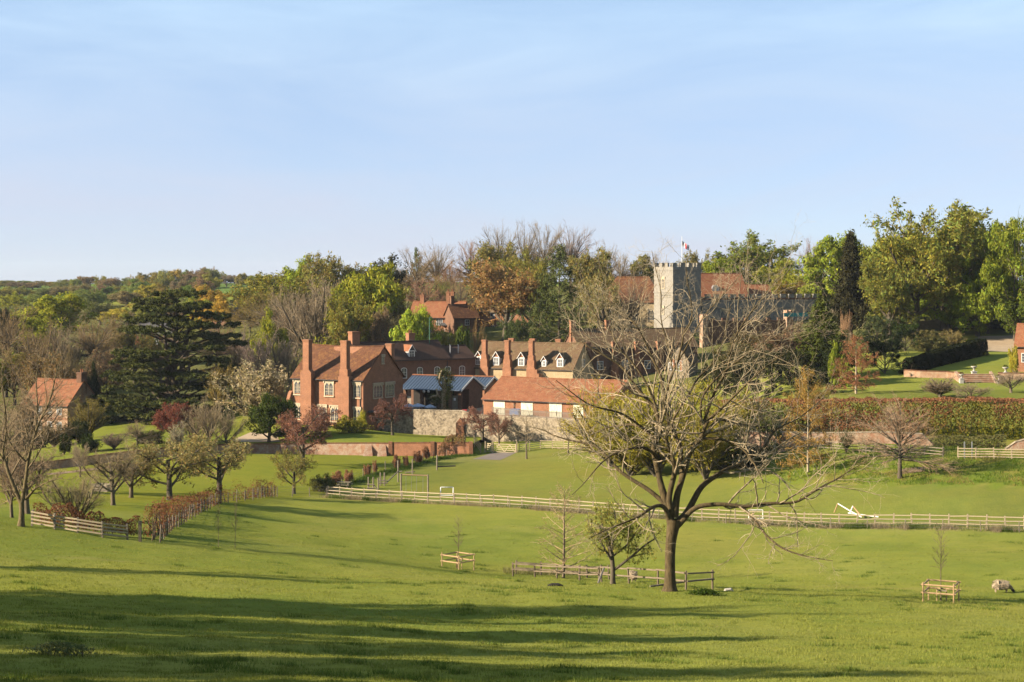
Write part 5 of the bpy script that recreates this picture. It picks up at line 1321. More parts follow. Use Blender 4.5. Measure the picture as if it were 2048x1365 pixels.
# small things on the terrace
p = px(929, 821, 265); o = thing('stool', 'small bright red plastic stool on the terrace wall', 'stool', (p.x, p.y, p.z - .35))
MB().box(-.36, .36, -.2, .2, .3, .45).build('seat', M['red_paint'], o)
for x in (-.28, .28):
    for y in (-.14, .14): MB().box(x - .05, x + .05, y - .05, y + .05, -.8, .3).build('leg', M['red_paint'], o)
p = px(1030, 816, 262.8); o = thing('covered_bench', 'bench under a blue cover before the barn wall', 'bench', (p.x, p.y, ZT), R(-28))
MB().hexa([(-.85, -.35, .35), (.85, -.35, .35), (.85, .35, .35), (-.85, .35, .35)], [(-.75, -.28, 1.15), (.75, -.28, 1.2), (.75, .28, 1.3), (-.75, .28, 1.28)]).build('cover', M['blue_cloth'], o)
for x in (-.7, .7): MB().box(x - .06, x + .06, -.25, .25, 0, .35).build('leg', M['timber_old'], o)
p = spot(859, 318); tag(MB().tube([(0, 0, 0), (0, 0, px(859, 636, 318).z - ZT)], [.09, .06], 8).tube([(0, 0, px(859, 636, 318).z - ZT), (.5, 0, px(859, 636, 318).z - ZT + .1)], .05, 6).build('lamp_post', M['green_metal'], None, (p.x, p.y, ZT)), 'slim green lamp post beside the chimney of the shaded range', 'lamp post')
for u_, vt, D_, l_ in ((830, 570, 392, 'thin bare aerial mast left of the hill cottage chimneys'), (814, 590, 392, 'short pole with a cross-bar left of the hill cottage')):
    p = spot(u_, D_); hh = px(u_, vt, D_).z - p.z
    tag(MB().tube([(0, 0, 0), (0, 0, hh)], [.06, .04], 6).box(-.4, .4, -.03, .03, hh - .15, hh - .08).build('aerial_mast', M['timber_old'], None, p), l_, 'mast')
# stone trough / compost bin in the orchard
p = hit(205, 983); o = thing('compost_bin', 'low timber compost bin standing in the orchard grass', 'compost bin', p, R(-25))
for k in range(4):
    for s in (-1, 1): MB().box(-1.1, 1.1, s * .62 - .03, s * .62 + .03, .05 + k * .2, .2 + k * .2).build('board', M['timber_old'], o)
    for s in (-1, 1): MB().box(s * 1.14 - .03, s * 1.14 + .03, -.6, .6, .05 + k * .2, .2 + k * .2).build('board', M['timber_pale'], o)
MB().box(-1.08, 1.08, -.58, .58, 0, .55).build('compost', M['soil'], o)
p = hit(118, 1020); r_ = random.Random(2); o = thing('log_heap', 'pale heap of cut logs in the orchard near the forked tree', 'logs', p)
for k in range(7): MB().tube([(-.45 + r_.uniform(-.1, .1), -.3 + .15 * (k % 4), .09 + .16 * (k // 4)), (.4 + r_.uniform(-.1, .1), -.32 + .16 * (k % 4), .1 + .16 * (k // 4))], .09, 7).build('log', M['timber_new'], o)
p = hit(1458, 1184); tag(MB().tube([(-.3, 0, -.05), (-.2, 0, .1), (.1, 0, .14), (.3, 0, -.05)], [.06, .1, .09, .05], 7).build('pale_stone', M['urn_stone'], None, p), 'pale stone lying in the grass right of the big trunk', 'stone')
# burrow mouth: a near-black solid, its colour giving the shade inside the hole
p = hit(1110, 1172); tag(MB().tube([(-.45, 0, .0), (-.2, .02, .03), (.2, .02, .035), (.5, 0, .0)], [.05, .13, .13, .04], 8).build('burrow', M['interior_shade'], None, p), 'dark burrow opening in the turf before the left tree enclosure', 'burrow')
# ---------------------------------------------------------------- the big bare tree, the forked tree, the cedar
def traced(name, label, D, u0, v0, limbs, levels, seed, bark, twig, minr, cat='tree', depth_seed=1, group=None):
    """limbs: list of (depth offset at tip in m, [(u, v, radius px)...]) traced from the photograph, then grown on"""
    p0 = hit(u0, v0) if D is None else spot(u0, D); D = p0.y; s = D / F
    base = []
    for off, L_ in limbs:
        n = len(L_); pts = []; rad = []
        for i, (u, v, r) in enumerate(L_):
            f = i / (n - 1)
            pts.append([(u - u0) * s, off * f ** 1.2, (v0 - v) * s]); rad.append(r * s * (.86 if off == 0 and i < n and L_[0][1] > 1100 else .74))
        pts = np.array(pts); rad = np.array(rad)
        # smooth
        t = np.linspace(0, n - 1, (n - 1) * 3 + 1); k = np.arange(n)
        pts = np.stack([np.interp(t, k, pts[:, c]) for c in range(3)], 1); rad = np.interp(t, k, rad)
        for _ in range(2): pts[1:-1] = (pts[:-2] + 2 * pts[1:-1] + pts[2:]) / 4
        base.append((pts, rad, float(np.linalg.norm(np.diff(pts, axis=0), axis=1).sum())))
    sk = [(0, *base[0][:2])] + grow(seed, levels, None, base[1:])
    o = thing(name, label, cat, p0, 0, group)
    V, Q = tubes_np([(p, r) for l, p, r in sk if l == 0], 10)
    link('trunk', npmesh('trunk', V, [Q], M['bark'], smooth=True), o, color=bark)
    V, Q = tubes_np([(p, np.maximum(r, minr)) for l, p, r in sk if l == 1], 5)
    link('branches', npmesh('branches', V, [Q], M['bark'], smooth=True), o, color=tuple(a * .5 + b * .5 for a, b in zip(bark, twig)))
    VV, QQ, b, CC = [], [], 0, []; rng = np.random.default_rng(seed)
    fine = [(p, r) for l, p, r in sk if l >= 2]
    P0 = np.concatenate([p[:-1] for p, r in fine]); P1 = np.concatenate([p[1:] for p, r in fine])
    R0 = np.maximum(np.concatenate([r[:-1] for p, r in fine]), minr); R1 = np.maximum(np.concatenate([r[1:] for p, r in fine]), minr)
    V, Q = segs_np(P0, P1, R0, R1, 3)
    link('crown', npmesh('crown', V, [Q], M['twigs'], jitter_cols(len(P0), 6, rng, .3, .05)), o, color=twig)
    return o, sk
BIG = [
 (0, [(1340, 1190, 30), (1340, 1183, 20), (1340, 1174, 15), (1340, 1150, 12.5), (1340, 1110, 12), (1342, 1080, 12.5), (1346, 1055, 15), (1347, 1040, 15)]),
 (2.5, [(1343, 1050, 12), (1334, 1010, 10.5), (1326, 985, 10), (1321, 964, 8.5), (1314, 930, 8), (1307, 900, 7.5), (1313, 887, 7.5), (1325, 869, 7), (1320, 845, 6.5), (1315, 823, 5.5), (1306, 811, 5), (1284, 788, 4.2), (1268, 766, 3.8), (1248, 735, 3.4), (1219, 718, 2.6), (1184, 700, 2), (1161, 683, 1.4), (1130, 660, .8)]),
 (-2.0, [(1345, 1030, 9), (1336, 1000, 8), (1342, 968, 7.5), (1349, 942, 7), (1345, 920, 6), (1333, 891, 5), (1327, 873, 4.5), (1333, 850, 4), (1328, 815, 4)]),
 (2.0, [(1328, 832, 5), (1330, 805, 4.4), (1325, 755, 4), (1307, 720, 3.3), (1291, 680, 2.8), (1272, 646, 2.3), (1250, 628, 1.7), (1232, 612, 1.2), (1212, 590, .8)]),
 (-2.5, [(1328, 812, 4), (1337, 763, 3.5), (1352, 730, 3.2), (1361, 692, 2.7), (1364, 662, 2.2), (1380, 640, 1.9), (1376, 600, 1.5), (1366, 560, 1.1), (1363, 520, .8)]),
 (1.5, [(1355, 726, 2.6), (1377, 690, 2.2), (1408, 634, 1.8), (1440, 600, 1.4), (1470, 570, 1), (1492, 545, .7)]),
 (0, [(1349, 1035, 11), (1354, 985, 9), (1366, 957, 8), (1361, 915, 7), (1363, 897, 6), (1350, 871, 4.8), (1343, 856, 4), (1345, 838, 3.6), (1378, 790, 3), (1394, 757, 2.6), (1427, 728, 2.1), (1440, 705, 1.7), (1452, 660, 1.3), (1462, 610, .9)]),
 (-3.0, [(1362, 965, 8), (1371, 931, 8.5), (1376, 905, 8), (1388, 891, 6.5), (1403, 867, 5.5), (1408, 841, 5), (1428, 822, 4), (1452, 797, 3.2), (1474, 774, 2.6), (1505, 742, 2), (1530, 720, 1.4), (1560, 700, .9)]),
 (-1.0, [(1406, 850, 4.2), (1432, 772, 3.5), (1455, 745, 3.2), (1462, 690, 3), (1478, 655, 2.5), (1497, 628, 2), (1521, 597, 1.5), (1546, 560, 1), (1570, 545, .6)]),
 (3.5, [(1352, 1048, 10), (1373, 1030, 9), (1390, 1000, 8.2), (1404, 975, 7.8), (1432, 957, 6.5), (1460, 941, 5.5), (1482, 937, 5), (1505, 923, 4.4), (1524, 912, 4), (1545, 897, 3.4), (1556, 870, 2.6), (1585, 857, 2.2), (1613, 847, 1.7), (1640, 827, 1.2), (1668, 805, .7)]),
 (-1.5, [(1352, 1055, 9), (1365, 1042, 8), (1380, 1022, 7), (1398, 1011, 6.5), (1425, 1008, 6), (1450, 1007, 5.5), (1489, 1013, 4.8), (1527, 1004, 4.2), (1565, 1004, 3.8), (1592, 1001, 3.3), (1620, 980, 2.8), (1648, 963, 2.3), (1670, 952, 1.8), (1690, 936, 1.4), (1736, 911, .7)]),
 (-4.0, [(1470, 1009, 4), (1489, 1018, 3.8), (1504, 1036, 3.4), (1522, 1062, 3), (1552, 1087, 2.3), (1598, 1097, 1.5), (1640, 1100, .8)]),
 (-3.5, [(1340, 1045, 7), (1330, 1015, 6), (1318, 1007, 5.2), (1300, 1009, 4.4), (1274, 1026, 3.4), (1245, 1034, 2.6), (1205, 1046, 1.8), (1172, 1060, 1)]),
 (3.5, [(1335, 1015, 7), (1318, 997, 6.2), (1293, 978, 5.6), (1267, 964, 5), (1240, 946, 4.6), (1222, 926, 4.2), (1204, 905, 3.6), (1186, 895, 3), (1149, 891, 2.4), (1104, 879, 1.8), (1090, 869, 1.4), (1056, 864, .8)]),
 (-3.5, [(1311, 915, 5), (1304, 903, 4.4), (1284, 893, 4), (1262, 893, 3.5), (1238, 898, 3), (1215, 905, 2.4), (1190, 925, 1.8), (1165, 955, 1.2), (1140, 975, .7)]),
 (4.0, [(1310, 885, 5.5), (1303, 872, 5), (1285, 856, 4.4), (1268, 853, 3.8), (1243, 858, 3), (1222, 862, 2.4), (1200, 875, 1.6), (1170, 890, .9)]),
 (-4.5, [(1300, 868, 3.6), (1262, 838, 3.2), (1238, 822, 2.8), (1196, 812, 2.3), (1172, 803, 1.9), (1142, 780, 1.4), (1108, 752, .8)]),
 (3.0, [(1385, 892, 5.5), (1415, 870, 5), (1430, 848, 4.2), (1447, 841, 3.6), (1468, 850, 2.9), (1500, 856, 2.3), (1540, 862, 1.6), (1580, 880, 1)]),
 (-3.0, [(1400, 878, 4), (1440, 876, 3.4), (1475, 887, 2.8), (1500, 920, 2), (1512, 955, 1.2)]),
 (1.0, [(1316, 830, 4), (1300, 775, 3), (1262, 720, 2.4), (1238, 700, 2), (1228, 668, 1.6), (1197, 640, 1.2), (1175, 600, .8)]),
 (-1.5, [(1404, 850, 3.5), (1398, 800, 3), (1425, 760, 2.5), (1480, 715, 2.1), (1530, 680, 1.6), (1580, 655, 1.1), (1620, 650, .6)]),
 (3.0, [(1345, 740, 2.6), (1338, 690, 2.2), (1322, 640, 1.8), (1330, 590, 1.4), (1318, 540, 1), (1312, 500, .6)]),
]
LV = [(1.7, .32, 1.0, 48, 14, .36, .5, 8, .14, .035, .56), (6, .2, 1, 44, 14, .48, .35, 6, .17, .02, .5), (3, .2, 1, 44, 16, .5, .35, 4, .2, .01, .55)]
BIG_T, _ = traced('bare_tree', 'big bare spreading tree standing in the field before the village', None, 1340, 1183, BIG, LV, 3, (.095, .07, .036), (.46, .37, .245), .0033)

FORK = [
 (0, [(42, 1054, 11), (43, 1040, 8), (44, 1020, 7), (43, 1003, 7.5)]),
 (1, [(42, 1006, 6), (30, 980, 5), (18, 955, 4.6), (8, 925, 4), (1, 905, 3.6), (6, 885, 3), (8, 850, 2.6), (2, 800, 2), (-12, 740, 1.4), (-5, 680, .8)]),
 (-1, [(44, 1006, 6), (50, 975, 5), (54, 950, 4.6), (58, 920, 4.4), (66, 892, 4.2), (74, 865, 3.6), (85, 838, 3), (100, 815, 2.6), (110, 785, 2), (118, 750, 1.5), (132, 700, .9)]),
 (1.5, [(66, 890, 3.6), (68, 862, 3), (72, 835, 2.5), (68, 800, 2.1), (62, 760, 1.6), (68, 710, 1)]),
 (2, [(43, 1030, 4), (36, 1000, 3.6), (24, 978, 3), (10, 960, 2.4), (-10, 930, 1.6)]),
 (-2, [(50, 1000, 3), (75, 975, 2.4), (105, 960, 1.8), (140, 950, 1)]),
 (-2.5, [(58, 930, 2.6), (40, 905, 2.2), (25, 870, 1.7), (30, 820, 1.1)]),
]
traced('bare_tree', 'bare forked tree beside the low fence at the left picture edge', None, 42, 1052, FORK,
       [(1.6, .2, 1.0, 44, 12, .30, .4, 6, .12, .04, .55), (6, .15, 1, 42, 12, .48, .3, 4, .16, .03, .55), (5, .15, 1, 40, 14, .5, .3, 3, .2, .02, .6)], 8, (.15, .115, .06), (.27, .20, .13), .008)

# --- the dark cedar with plate-like boughs
def cedar():
    u0, v0, D = 345, 858, 301; p0 = spot(u0, D); s = D / F; rng = np.random.default_rng(12)
    v0 = HV + (HC - p0.z) * F / D
    pads = [(350, 590, 45, 9), (325, 602, 35, 8), (385, 612, 28, 9), (402, 628, 30, 9), (300, 615, 30, 8), (345, 617, 48, 9), (290, 640, 38, 8), (335, 640, 48, 9), (390, 648, 45, 9), (420, 652, 24, 7), (268, 660, 24, 6), (310, 660, 42, 8), (385, 670, 44, 8), (432, 677, 22, 6),
            (402, 692, 46, 8), (442, 696, 18, 5), (262, 702, 28, 6), (292, 707, 42, 8), (335, 702, 35, 6), (422, 716, 40, 7), (456, 734, 20, 6), (248, 722, 28, 7), (300, 727, 45, 8), (372, 722, 40, 7), (234, 747, 25, 7), (290, 751, 50, 8), (352, 747, 40, 8), (412, 748, 44, 8),
            (248, 771, 32, 7), (320, 772, 50, 8), (400, 772, 50, 8), (452, 767, 24, 6), (228, 791, 32, 7), (280, 797, 45, 8), (362, 796, 50, 8), (430, 792, 42, 7), (208, 806, 30, 6), (260, 816, 42, 7), (332, 820, 50, 8), (402, 816, 45, 7), (442, 812, 25, 6), (278, 838, 40, 7), (340, 841, 40, 7), (238, 836, 30, 6), (382, 840, 40, 7)]
    tr = [(0, [(345, v0 + 4, 14), (346, 830, 11), (350, 790, 9), (347, 740, 8), (352, 690, 7), (350, 640, 5), (352, 600, 3)]), (1.5, [(350, 790, 7), (362, 750, 6), (368, 700, 5), (378, 650, 3.5), (390, 620, 2)]), (-1.5, [(348, 800, 6), (335, 760, 5), (338, 720, 4), (330, 660, 3), (322, 610, 2)])]
    lim = []
    for off, L_ in tr:
        n = len(L_); lim.append((np.array([[(u - u0) * s, off * i / (n - 1), (v0 - v) * s] for i, (u, v, r) in enumerate(L_)]), np.array([r * s for *_, r in L_])))
    C, tint, ow = [], [], []
    wid = lambda v: np.interp(v, [585, 620, 680, 740, 800, 850], [45, 75, 100, 125, 150, 120]) * s
    allp = []
    for (u, v, a, b) in pads:
        for k in range(2):
            R_ = wid(v); x = (u - u0) * s; m = math.sqrt(max(.05, 1 - min(1, abs(x) / R_) ** 2)) * R_
            y = (-m * rng.uniform(.15, .95)) if k == 0 else m * rng.uniform(-.2, .9)
            z = (v0 - v) * s + (0 if k == 0 else rng.normal(0, .35)); allp.append((x + (0 if k == 0 else rng.normal(0, 1.5)), y, z, a * s, b * s))
    for x, y, z, a, b in allp:
        n = int(420 + 62 * a * a); r = np.sqrt(rng.uniform(0, 1, n)); th = rng.uniform(0, 6.28, n)
        # a bough is a fan of knuckly tufts
        nt_ = max(8, int(a * a * 2.6)); tc_ = np.stack([np.sqrt(rng.uniform(0, 1, nt_)) * a * np.cos(q_ := rng.uniform(0, 6.28, nt_)), np.sqrt(rng.uniform(0, 1, nt_)) * a * .75 * np.sin(q_), rng.normal(0, b * .32, nt_)], 1)
        ti = rng.integers(0, nt_, n); d = rng.normal(0, 1, (n, 3)); d /= np.linalg.norm(d, axis=1, keepdims=True); d *= rng.uniform(.4, 1, (n, 1)) * .58; d[:, 2] *= .5
        C.append(tc_[ti] + d + np.array([x, y, z])); ow.append(d); tint.append(np.full(n, rng.uniform(.8, 1.15)))
        # bough wood
        zt = z - rng.uniform(.6, 1.8) * (abs(x) + abs(y)) / 8; tx = np.interp(z, [0, 22], [0, .4])
        pts = np.array([[tx, 0, max(zt - .8, .8)], [x * .35, y * .35, zt - .1], [x * .75, y * .75, z - .25], [x * 1.05, y * 1.02, z - .1]])
        lim.append((pts, np.array([.20, .15, .09, .04])))
    C = np.concatenate(C); ow = np.concatenate(ow); tint = np.concatenate(tint)
    V, Q = cards(C, .36 * rng.uniform(.6, 1.25, len(C)), rng, .4, .55, ow, .5)
    o = thing('cedar_tree', 'dark spreading cedar with flat tiers of boughs on the left', 'tree', p0)
    Vt, Qt = tubes_np(lim, 7)
    link('trunk', npmesh('trunk', Vt, [Qt], M['bark'], smooth=True), o, color=(.10, .075, .055))
    link('crown', npmesh('crown', V, [Q], M['needles'], jitter_cols(len(C), 4, rng, .35, .07) * np.repeat(tint, 4)[:, None]), o, color=(.078, .086, .026))
cedar()
# ---------------------------------------------------------------- woods and garden trees
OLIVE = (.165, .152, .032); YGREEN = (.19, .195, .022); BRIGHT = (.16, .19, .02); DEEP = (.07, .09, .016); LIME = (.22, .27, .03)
TWIG = (.17, .12, .062); GREYTW = (.18, .14, .09); REDTW = (.19, .11, .065); DARKG = (.022, .03, .012); GOLD = (.30, .19, .035); COPPER = (.22, .138, .055)
BUD = (.18, .158, .045); PALE = (.46, .40, .28); MAROON = (.16, .06, .045); RUST = (.21, .095, .05); BROWNC = (.045, .045, .018)
PL = [
 # name, kind, label, u, top, width px, colour, D
 ('bare_tree', 'fan1', 'tall grey bare tree top at the left edge above the cottage', 12, 612, 130, TWIG, 330),
 ('bare_tree', 'vase0', 'brown many-stemmed bare tree left of the cottage chimney', 75, 640, 120, TWIG, 322),
 ('bare_tree', 'vase1', 'pale upright bare tree directly behind the cottage roof', 125, 648, 110, GREYTW, 330),
 ('bare_tree', 'fan2', 'broad olive-brown bare tree behind the cottage chimney', 185, 636, 130, TWIG, 335),
 ('bare_tree', 'vase0', 'bare tree between the cottage chimney and the cedar', 238, 620, 120, GREYTW, 345),
 ('ivy_tree', 'bush1', 'dark ivy-covered stump beside the cottage chimney', 182, 725, 26, DARKG, 312),
 ('leafy_tree', 'leaf0', 'large yellow-green tree in the wood left of the cedar', 110, 588, 130, YGREEN, 410),
 ('leafy_tree', 'leaf2', 'yellow-green tree at the left edge of the wood', 45, 628, 110, YGREEN, 390),
 ('evergreen_tree', 'leaf1', 'small dark evergreen at the left picture edge', -4, 600, 60, DARKG, 370),
 ('golden_tree', 'leaf3', 'golden orange tree right of the cedar top', 437, 592, 80, GOLD, 440),
 ('golden_tree', 'leaf1', 'yellow tree behind the golden tree right of the cedar', 420, 572, 60, GOLD, 520),
 ('green_shrub_tree', 'leaf2', 'small green tree left of the white-gabled house', 488, 578, 40, DEEP, 520),
 ('budding_tree', 'bud0', 'wide olive dome-shaped tree behind the scrub right of the white gable', 560, 545, 170, OLIVE, 405),
 ('bare_tree', 'vase1', 'pale bare tree with silvery trunks left of the yellow-green tree', 635, 556, 150, GREYTW, 365),
 ('bare_tree', 'fan0', 'grey bare tree in front of the olive dome tree', 580, 575, 120, GREYTW, 375),
 ('leafy_tree', 'leaf1', 'bright green tree rising over the wood left of centre', 605, 515, 80, BRIGHT, 455),
 ('budding_tree', 'bud1', 'brown budding tree right of the bright green tree on the skyline', 665, 510, 110, BUD, 450),
 ('budding_tree', 'bud2', 'dark brown domed tree on the skyline above the yellow-green tree', 730, 514, 130, BROWNC, 440),
 ('evergreen_oak', 'dome0', 'very dark rounded evergreen oak behind the lime-green tree', 788, 522, 70, (.014, .018, .010), 402),
 ('leafy_tree', 'leaf2', 'loose yellow-green tree behind the tall brick house', 732, 532, 160, YGREEN, 362),
 ('budding_tree', 'bud1', 'thin greenish tree above the right chimney of the tall house', 700, 590, 90, OLIVE, 345),
 ('bare_scrub', 'vase0', 'lilac-brown scrub left of the tall brick house', 508, 655, 120, (.19, .14, .115), 318),
 ('bare_scrub', 'vase1', 'grey-brown scrub touching the tall house on its left', 565, 672, 100, GREYTW, 310),
 ('leafy_tree', 'leaf3', 'small yellow-green tree rising from the scrub', 540, 622, 66, YGREEN, 340),
 ('blossom_tree', 'blossom0', 'pale cream blossoming tree left of the tall brick house', 522, 724, 140, (.30, .245, .155), 281),
 ('round_evergreen', 'leaf1', 'dark green round tree on a short trunk by the gravel drive', 538, 788, 100, (.045, .06, .014), 252),
 ('lime_tree', 'leaf0', 'bright lime-green tree behind the shaded range', 826, 616, 86, LIME, 338),
 ('evergreen_shrub', 'bush2', 'dark clipped shrub above the shaded range roof', 925, 656, 44, DEEP, 345),
 ('green_shrub', 'bush0', 'mixed green shrub right of the lime-green tree', 885, 660, 44, OLIVE, 340),
 ('bare_tree', 'fan1', 'bushy brown bare tree behind the hill cottage', 832, 498, 90, TWIG, 425),
 ('bare_tree', 'fan2', 'open bare tree against the sky left of centre', 872, 488, 80, GREYTW, 430),
 ('flat_cedar', 'spire1', 'small flat-topped dark cedar on the skyline left of centre', 833, 497, 50, DEEP, 436),
 ('bare_tree', 'fan0', 'reddish bare tree above the hill cottage chimneys', 905, 520, 90, REDTW, 418),
 ('bare_tree', 'fan1', 'slender pinkish bare tree on the skyline right of the gap', 945, 482, 80, REDTW, 432),
 ('bare_tree', 'fan2', 'left one of four tall bare trees on the crest', 1000, 452, 90, GREYTW, 442),
 ('bare_tree', 'fan0', 'second of four tall bare trees on the crest', 1048, 445, 90, GREYTW, 446),
 ('bare_tree', 'fan1', 'third of four tall bare trees on the crest', 1088, 446, 80, GREYTW, 440),
 ('bare_tree', 'fan2', 'right one of four tall bare trees on the crest', 1140, 453, 100, (.21, .16, .13), 442),
 ('budding_tree', 'bud0', 'olive budding tree below the tall bare crest trees', 990, 486, 100, BUD, 420),
 ('budding_tree', 'bud2', 'olive-green tree between the copper tree and the crest', 1060, 500, 100, OLIVE, 408),
 ('copper_tree', 'bud1', 'copper orange tree in young leaf in the middle of the wood', 1010, 524, 140, COPPER, 374),
 ('leafy_tree', 'leaf3', 'yellow-green tree right of the copper tree', 1062, 528, 90, OLIVE, 372),
 ('cedar_tree', 'spire1', 'shaggy dark green conifer behind the stone range', 1118, 492, 150, (.07, .082, .024), 358),
 ('conifer', 'spire1', 'lower shaggy conifer left of the tall dark conifer', 1080, 600, 90, (.075, .088, .026), 352),
 ('evergreen_shrub', 'dome0', 'large dark green shrub above the stacks of the stone range', 1038, 622, 96, (.055, .07, .025), 346),
 ('bare_tree', 'vase0', 'small tan shrub beside the shaded range end', 955, 640, 34, COPPER, 346),
 ('budding_tree', 'bud1', 'brown budding tree right of the shaggy conifer', 1180, 500, 90, BUD, 400),
 ('bare_tree', 'fan0', 'grey bare tree on the skyline left of the tower', 1210, 482, 70, GREYTW, 430),
 ('bare_tree', 'fan1', 'dark bare tree behind the hipped roof', 1246, 505, 60, GREYTW, 425),
 ('leafy_tree', 'leaf2', 'green tree behind the ridge of the hipped roof', 1282, 512, 70, OLIVE, 430),
 ('bare_tree', 'fan2', 'pale bare tree just left of the tower top', 1312, 505, 50, GREYTW, 435),
 ('budding_tree', 'bud0', 'small brown-green tree behind the tower right side', 1392, 502, 60, BUD, 430),
 ('leafy_tree', 'leaf0', 'bright green low tree behind the tower roof', 1442, 520, 90, BRIGHT, 420),
 ('leafy_tree', 'bud2', 'big domed yellow-green tree on the skyline right of the tower', 1505, 466, 170, (.12, .14, .022), 430),
 ('leafy_tree', 'leaf1', 'green tree below the big domed tree right of the tower', 1550, 520, 80, YGREEN, 418),
 ('evergreen_tree', 'spire1', 'dark evergreen between the annex roof and the yellow-green tree', 1520, 545, 50, DEEP, 415),
 ('bare_tree', 'fan0', 'pinkish bare tree on the skyline before the right-hand wood', 1618, 478, 70, REDTW, 430),
 ('leafy_tree', 'leaf3', 'yellow-green tree above the battlemented range', 1600, 540, 90, YGREEN, 410),
 ('leafy_tree', 'leaf0', 'large bright yellow-green tree left of the brown conifer', 1668, 470, 130, (.16, .19, .02), 395),
 ('conifer', 'cone0', 'tall brownish spire conifer in front of the yellow-green trees', 1702, 468, 80, (.032, .03, .014), 335),
 ('leafy_tree', 'leaf2', 'yellow-green tree right of the brown spire conifer', 1752, 476, 110, (.15, .16, .022), 385),
 ('big_oak', 'bud0', 'huge budding oak with bare crown top on the right skyline', 1890, 408, 230, (.17, .175, .034), 338),
 ('big_oak', 'bud2', 'broad budding oak with thick trunk left of the huge oak', 1832, 430, 170, (.18, .18, .032), 332),
 ('big_oak', 'bud1', 'olive budding tree low left of the broad oak', 1778, 520, 120, (.14, .145, .03), 325),
 ('leafy_tree', 'dome1', 'deep green leafy tree filling the right edge', 2030, 438, 190, (.14, .165, .02), 322),
 ('leafy_tree', 'leaf3', 'deep green tree between the huge oak and the right edge', 1972, 470, 150, (.13, .15, .022), 345),
 ('chestnut_tree', 'leaf2', 'fresh green tree over the stone wall on the right', 1955, 540, 120, (.16, .2, .02), 328),
 ('chestnut_tree', 'leaf0', 'fresh green low tree between the two oak trunks', 1872, 560, 100, (.14, .18, .02), 345),
 ('leafy_tree', 'leaf1', 'dark leafy tree above the lodge at the right edge', 2050, 560, 110, DEEP, 318),
 ('leafy_tree', 'leaf2', 'green undergrowth tree behind the right stone wall', 1925, 600, 120, BRIGHT, 352),
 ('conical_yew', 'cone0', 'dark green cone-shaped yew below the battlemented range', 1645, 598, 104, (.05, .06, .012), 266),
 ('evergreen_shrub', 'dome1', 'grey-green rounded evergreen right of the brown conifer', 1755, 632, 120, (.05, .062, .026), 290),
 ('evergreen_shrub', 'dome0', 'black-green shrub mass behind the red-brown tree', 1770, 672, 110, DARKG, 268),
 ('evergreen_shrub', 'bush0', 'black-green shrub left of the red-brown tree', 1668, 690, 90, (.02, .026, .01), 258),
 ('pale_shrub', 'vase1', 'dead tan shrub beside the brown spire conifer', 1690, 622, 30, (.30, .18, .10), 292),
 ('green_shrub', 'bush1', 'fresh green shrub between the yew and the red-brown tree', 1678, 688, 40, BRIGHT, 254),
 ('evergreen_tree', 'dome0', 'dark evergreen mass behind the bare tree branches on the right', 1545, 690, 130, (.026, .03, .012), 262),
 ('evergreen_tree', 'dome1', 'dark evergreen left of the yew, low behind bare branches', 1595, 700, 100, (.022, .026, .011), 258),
 ('budding_tree', 'bud2', 'purple-brown twiggy tree in front of the battlemented range', 1560, 648, 130, (.15, .10, .065), 285),
 ('budding_tree', 'bud0', 'olive shrub tree below the lodge window', 1470, 690, 110, (.085, .075, .03), 280),
 ('redbrown_tree', 'fern0', 'red-brown tiered tree on the upper lawn with a pale trunk', 1712, 672, 118, RUST, 240),
 ('bare_shrub', 'wand0', 'low grey bare shrub behind the hedge, left of the steps', 1880, 755, 84, (.22, .17, .11), 232),
 ('bare_shrub', 'bare0', 'grey bare bush right of the garden steps', 2022, 742, 90, (.22, .17, .11), 240),
 ('bare_shrub', 'bare2', 'low brown bush along the hedge top', 1938, 765, 80, (.2, .15, .10), 226),
 ('olive_shrub', 'bush2', 'olive shrub under the oak trunk on the right', 1855, 676, 70, (.12, .11, .04), 300),
 ('olive_shrub', 'wand0', 'golden twiggy shrub beside the dark yew hedge', 1908, 660, 44, (.2, .16, .06), 300),
 ('yellow_shrub', 'bush0', 'yellow shrub against the lodge wall at the right edge', 2028, 694, 22, (.28, .24, .03), 266),
 ('bare_shrub', 'bare1', 'brown bare shrub tree in front of the cottage front wall', 62, 775, 120, (.20, .14, .075), 262),
 ('bare_shrub', 'wand0', 'grey-green thicket below the cottage windows', 108, 846, 90, (.13, .10, .05), 258),
 ('evergreen_shrub', 'bush2', 'dark bush under the cottage gable', 160, 842, 60, (.05, .055, .02), 262),
 ('bare_shrub', 'vase1', 'brown thicket left of the tall pale bare shrub', 385, 815, 90, (.19, .14, .085), 249),
 ('bare_shrub', 'fan0', 'fine brown twiggy shrub behind the garden wall under the cedar', 275, 842, 90, (.18, .135, .08), 244),
 ('evergreen_shrub', 'bush0', 'low dark clipped bush under the cedar at the lawn edge', 300, 862, 60, (.05, .055, .018), 248),
 ('bare_shrub', 'vase0', 'grey thicket at the left of the gravel drive', 452, 815, 80, (.2, .155, .095), 250),
 ('green_shrub', 'bush2', 'dark green shrub under the round tree by the drive', 575, 850, 60, (.05, .065, .018), 254),
 ('redbud_tree', 'airy1', 'lower reddish shrub between the red tree and the tall house', 640, 835, 80, (.17, .09, .065), 254),
 ('budding_tree', 'airy0', 'loose budding tree before the left end of the hipped roof', 1205, 545, 80, (.17, .15, .06), 352),
 ('bare_tree', 'fan2', 'bare tree before the hipped church roof', 1262, 560, 70, (.17, .13, .085), 353),
 ('maroon_shrub', 'bud0', 'maroon-leaved shrub before the cedar', 350, 806, 84, MAROON, 250),
 ('bare_shrub', 'vase0', 'tall pale bare shrub right of the maroon shrub', 415, 792, 105, (.22, .17, .10), 246),
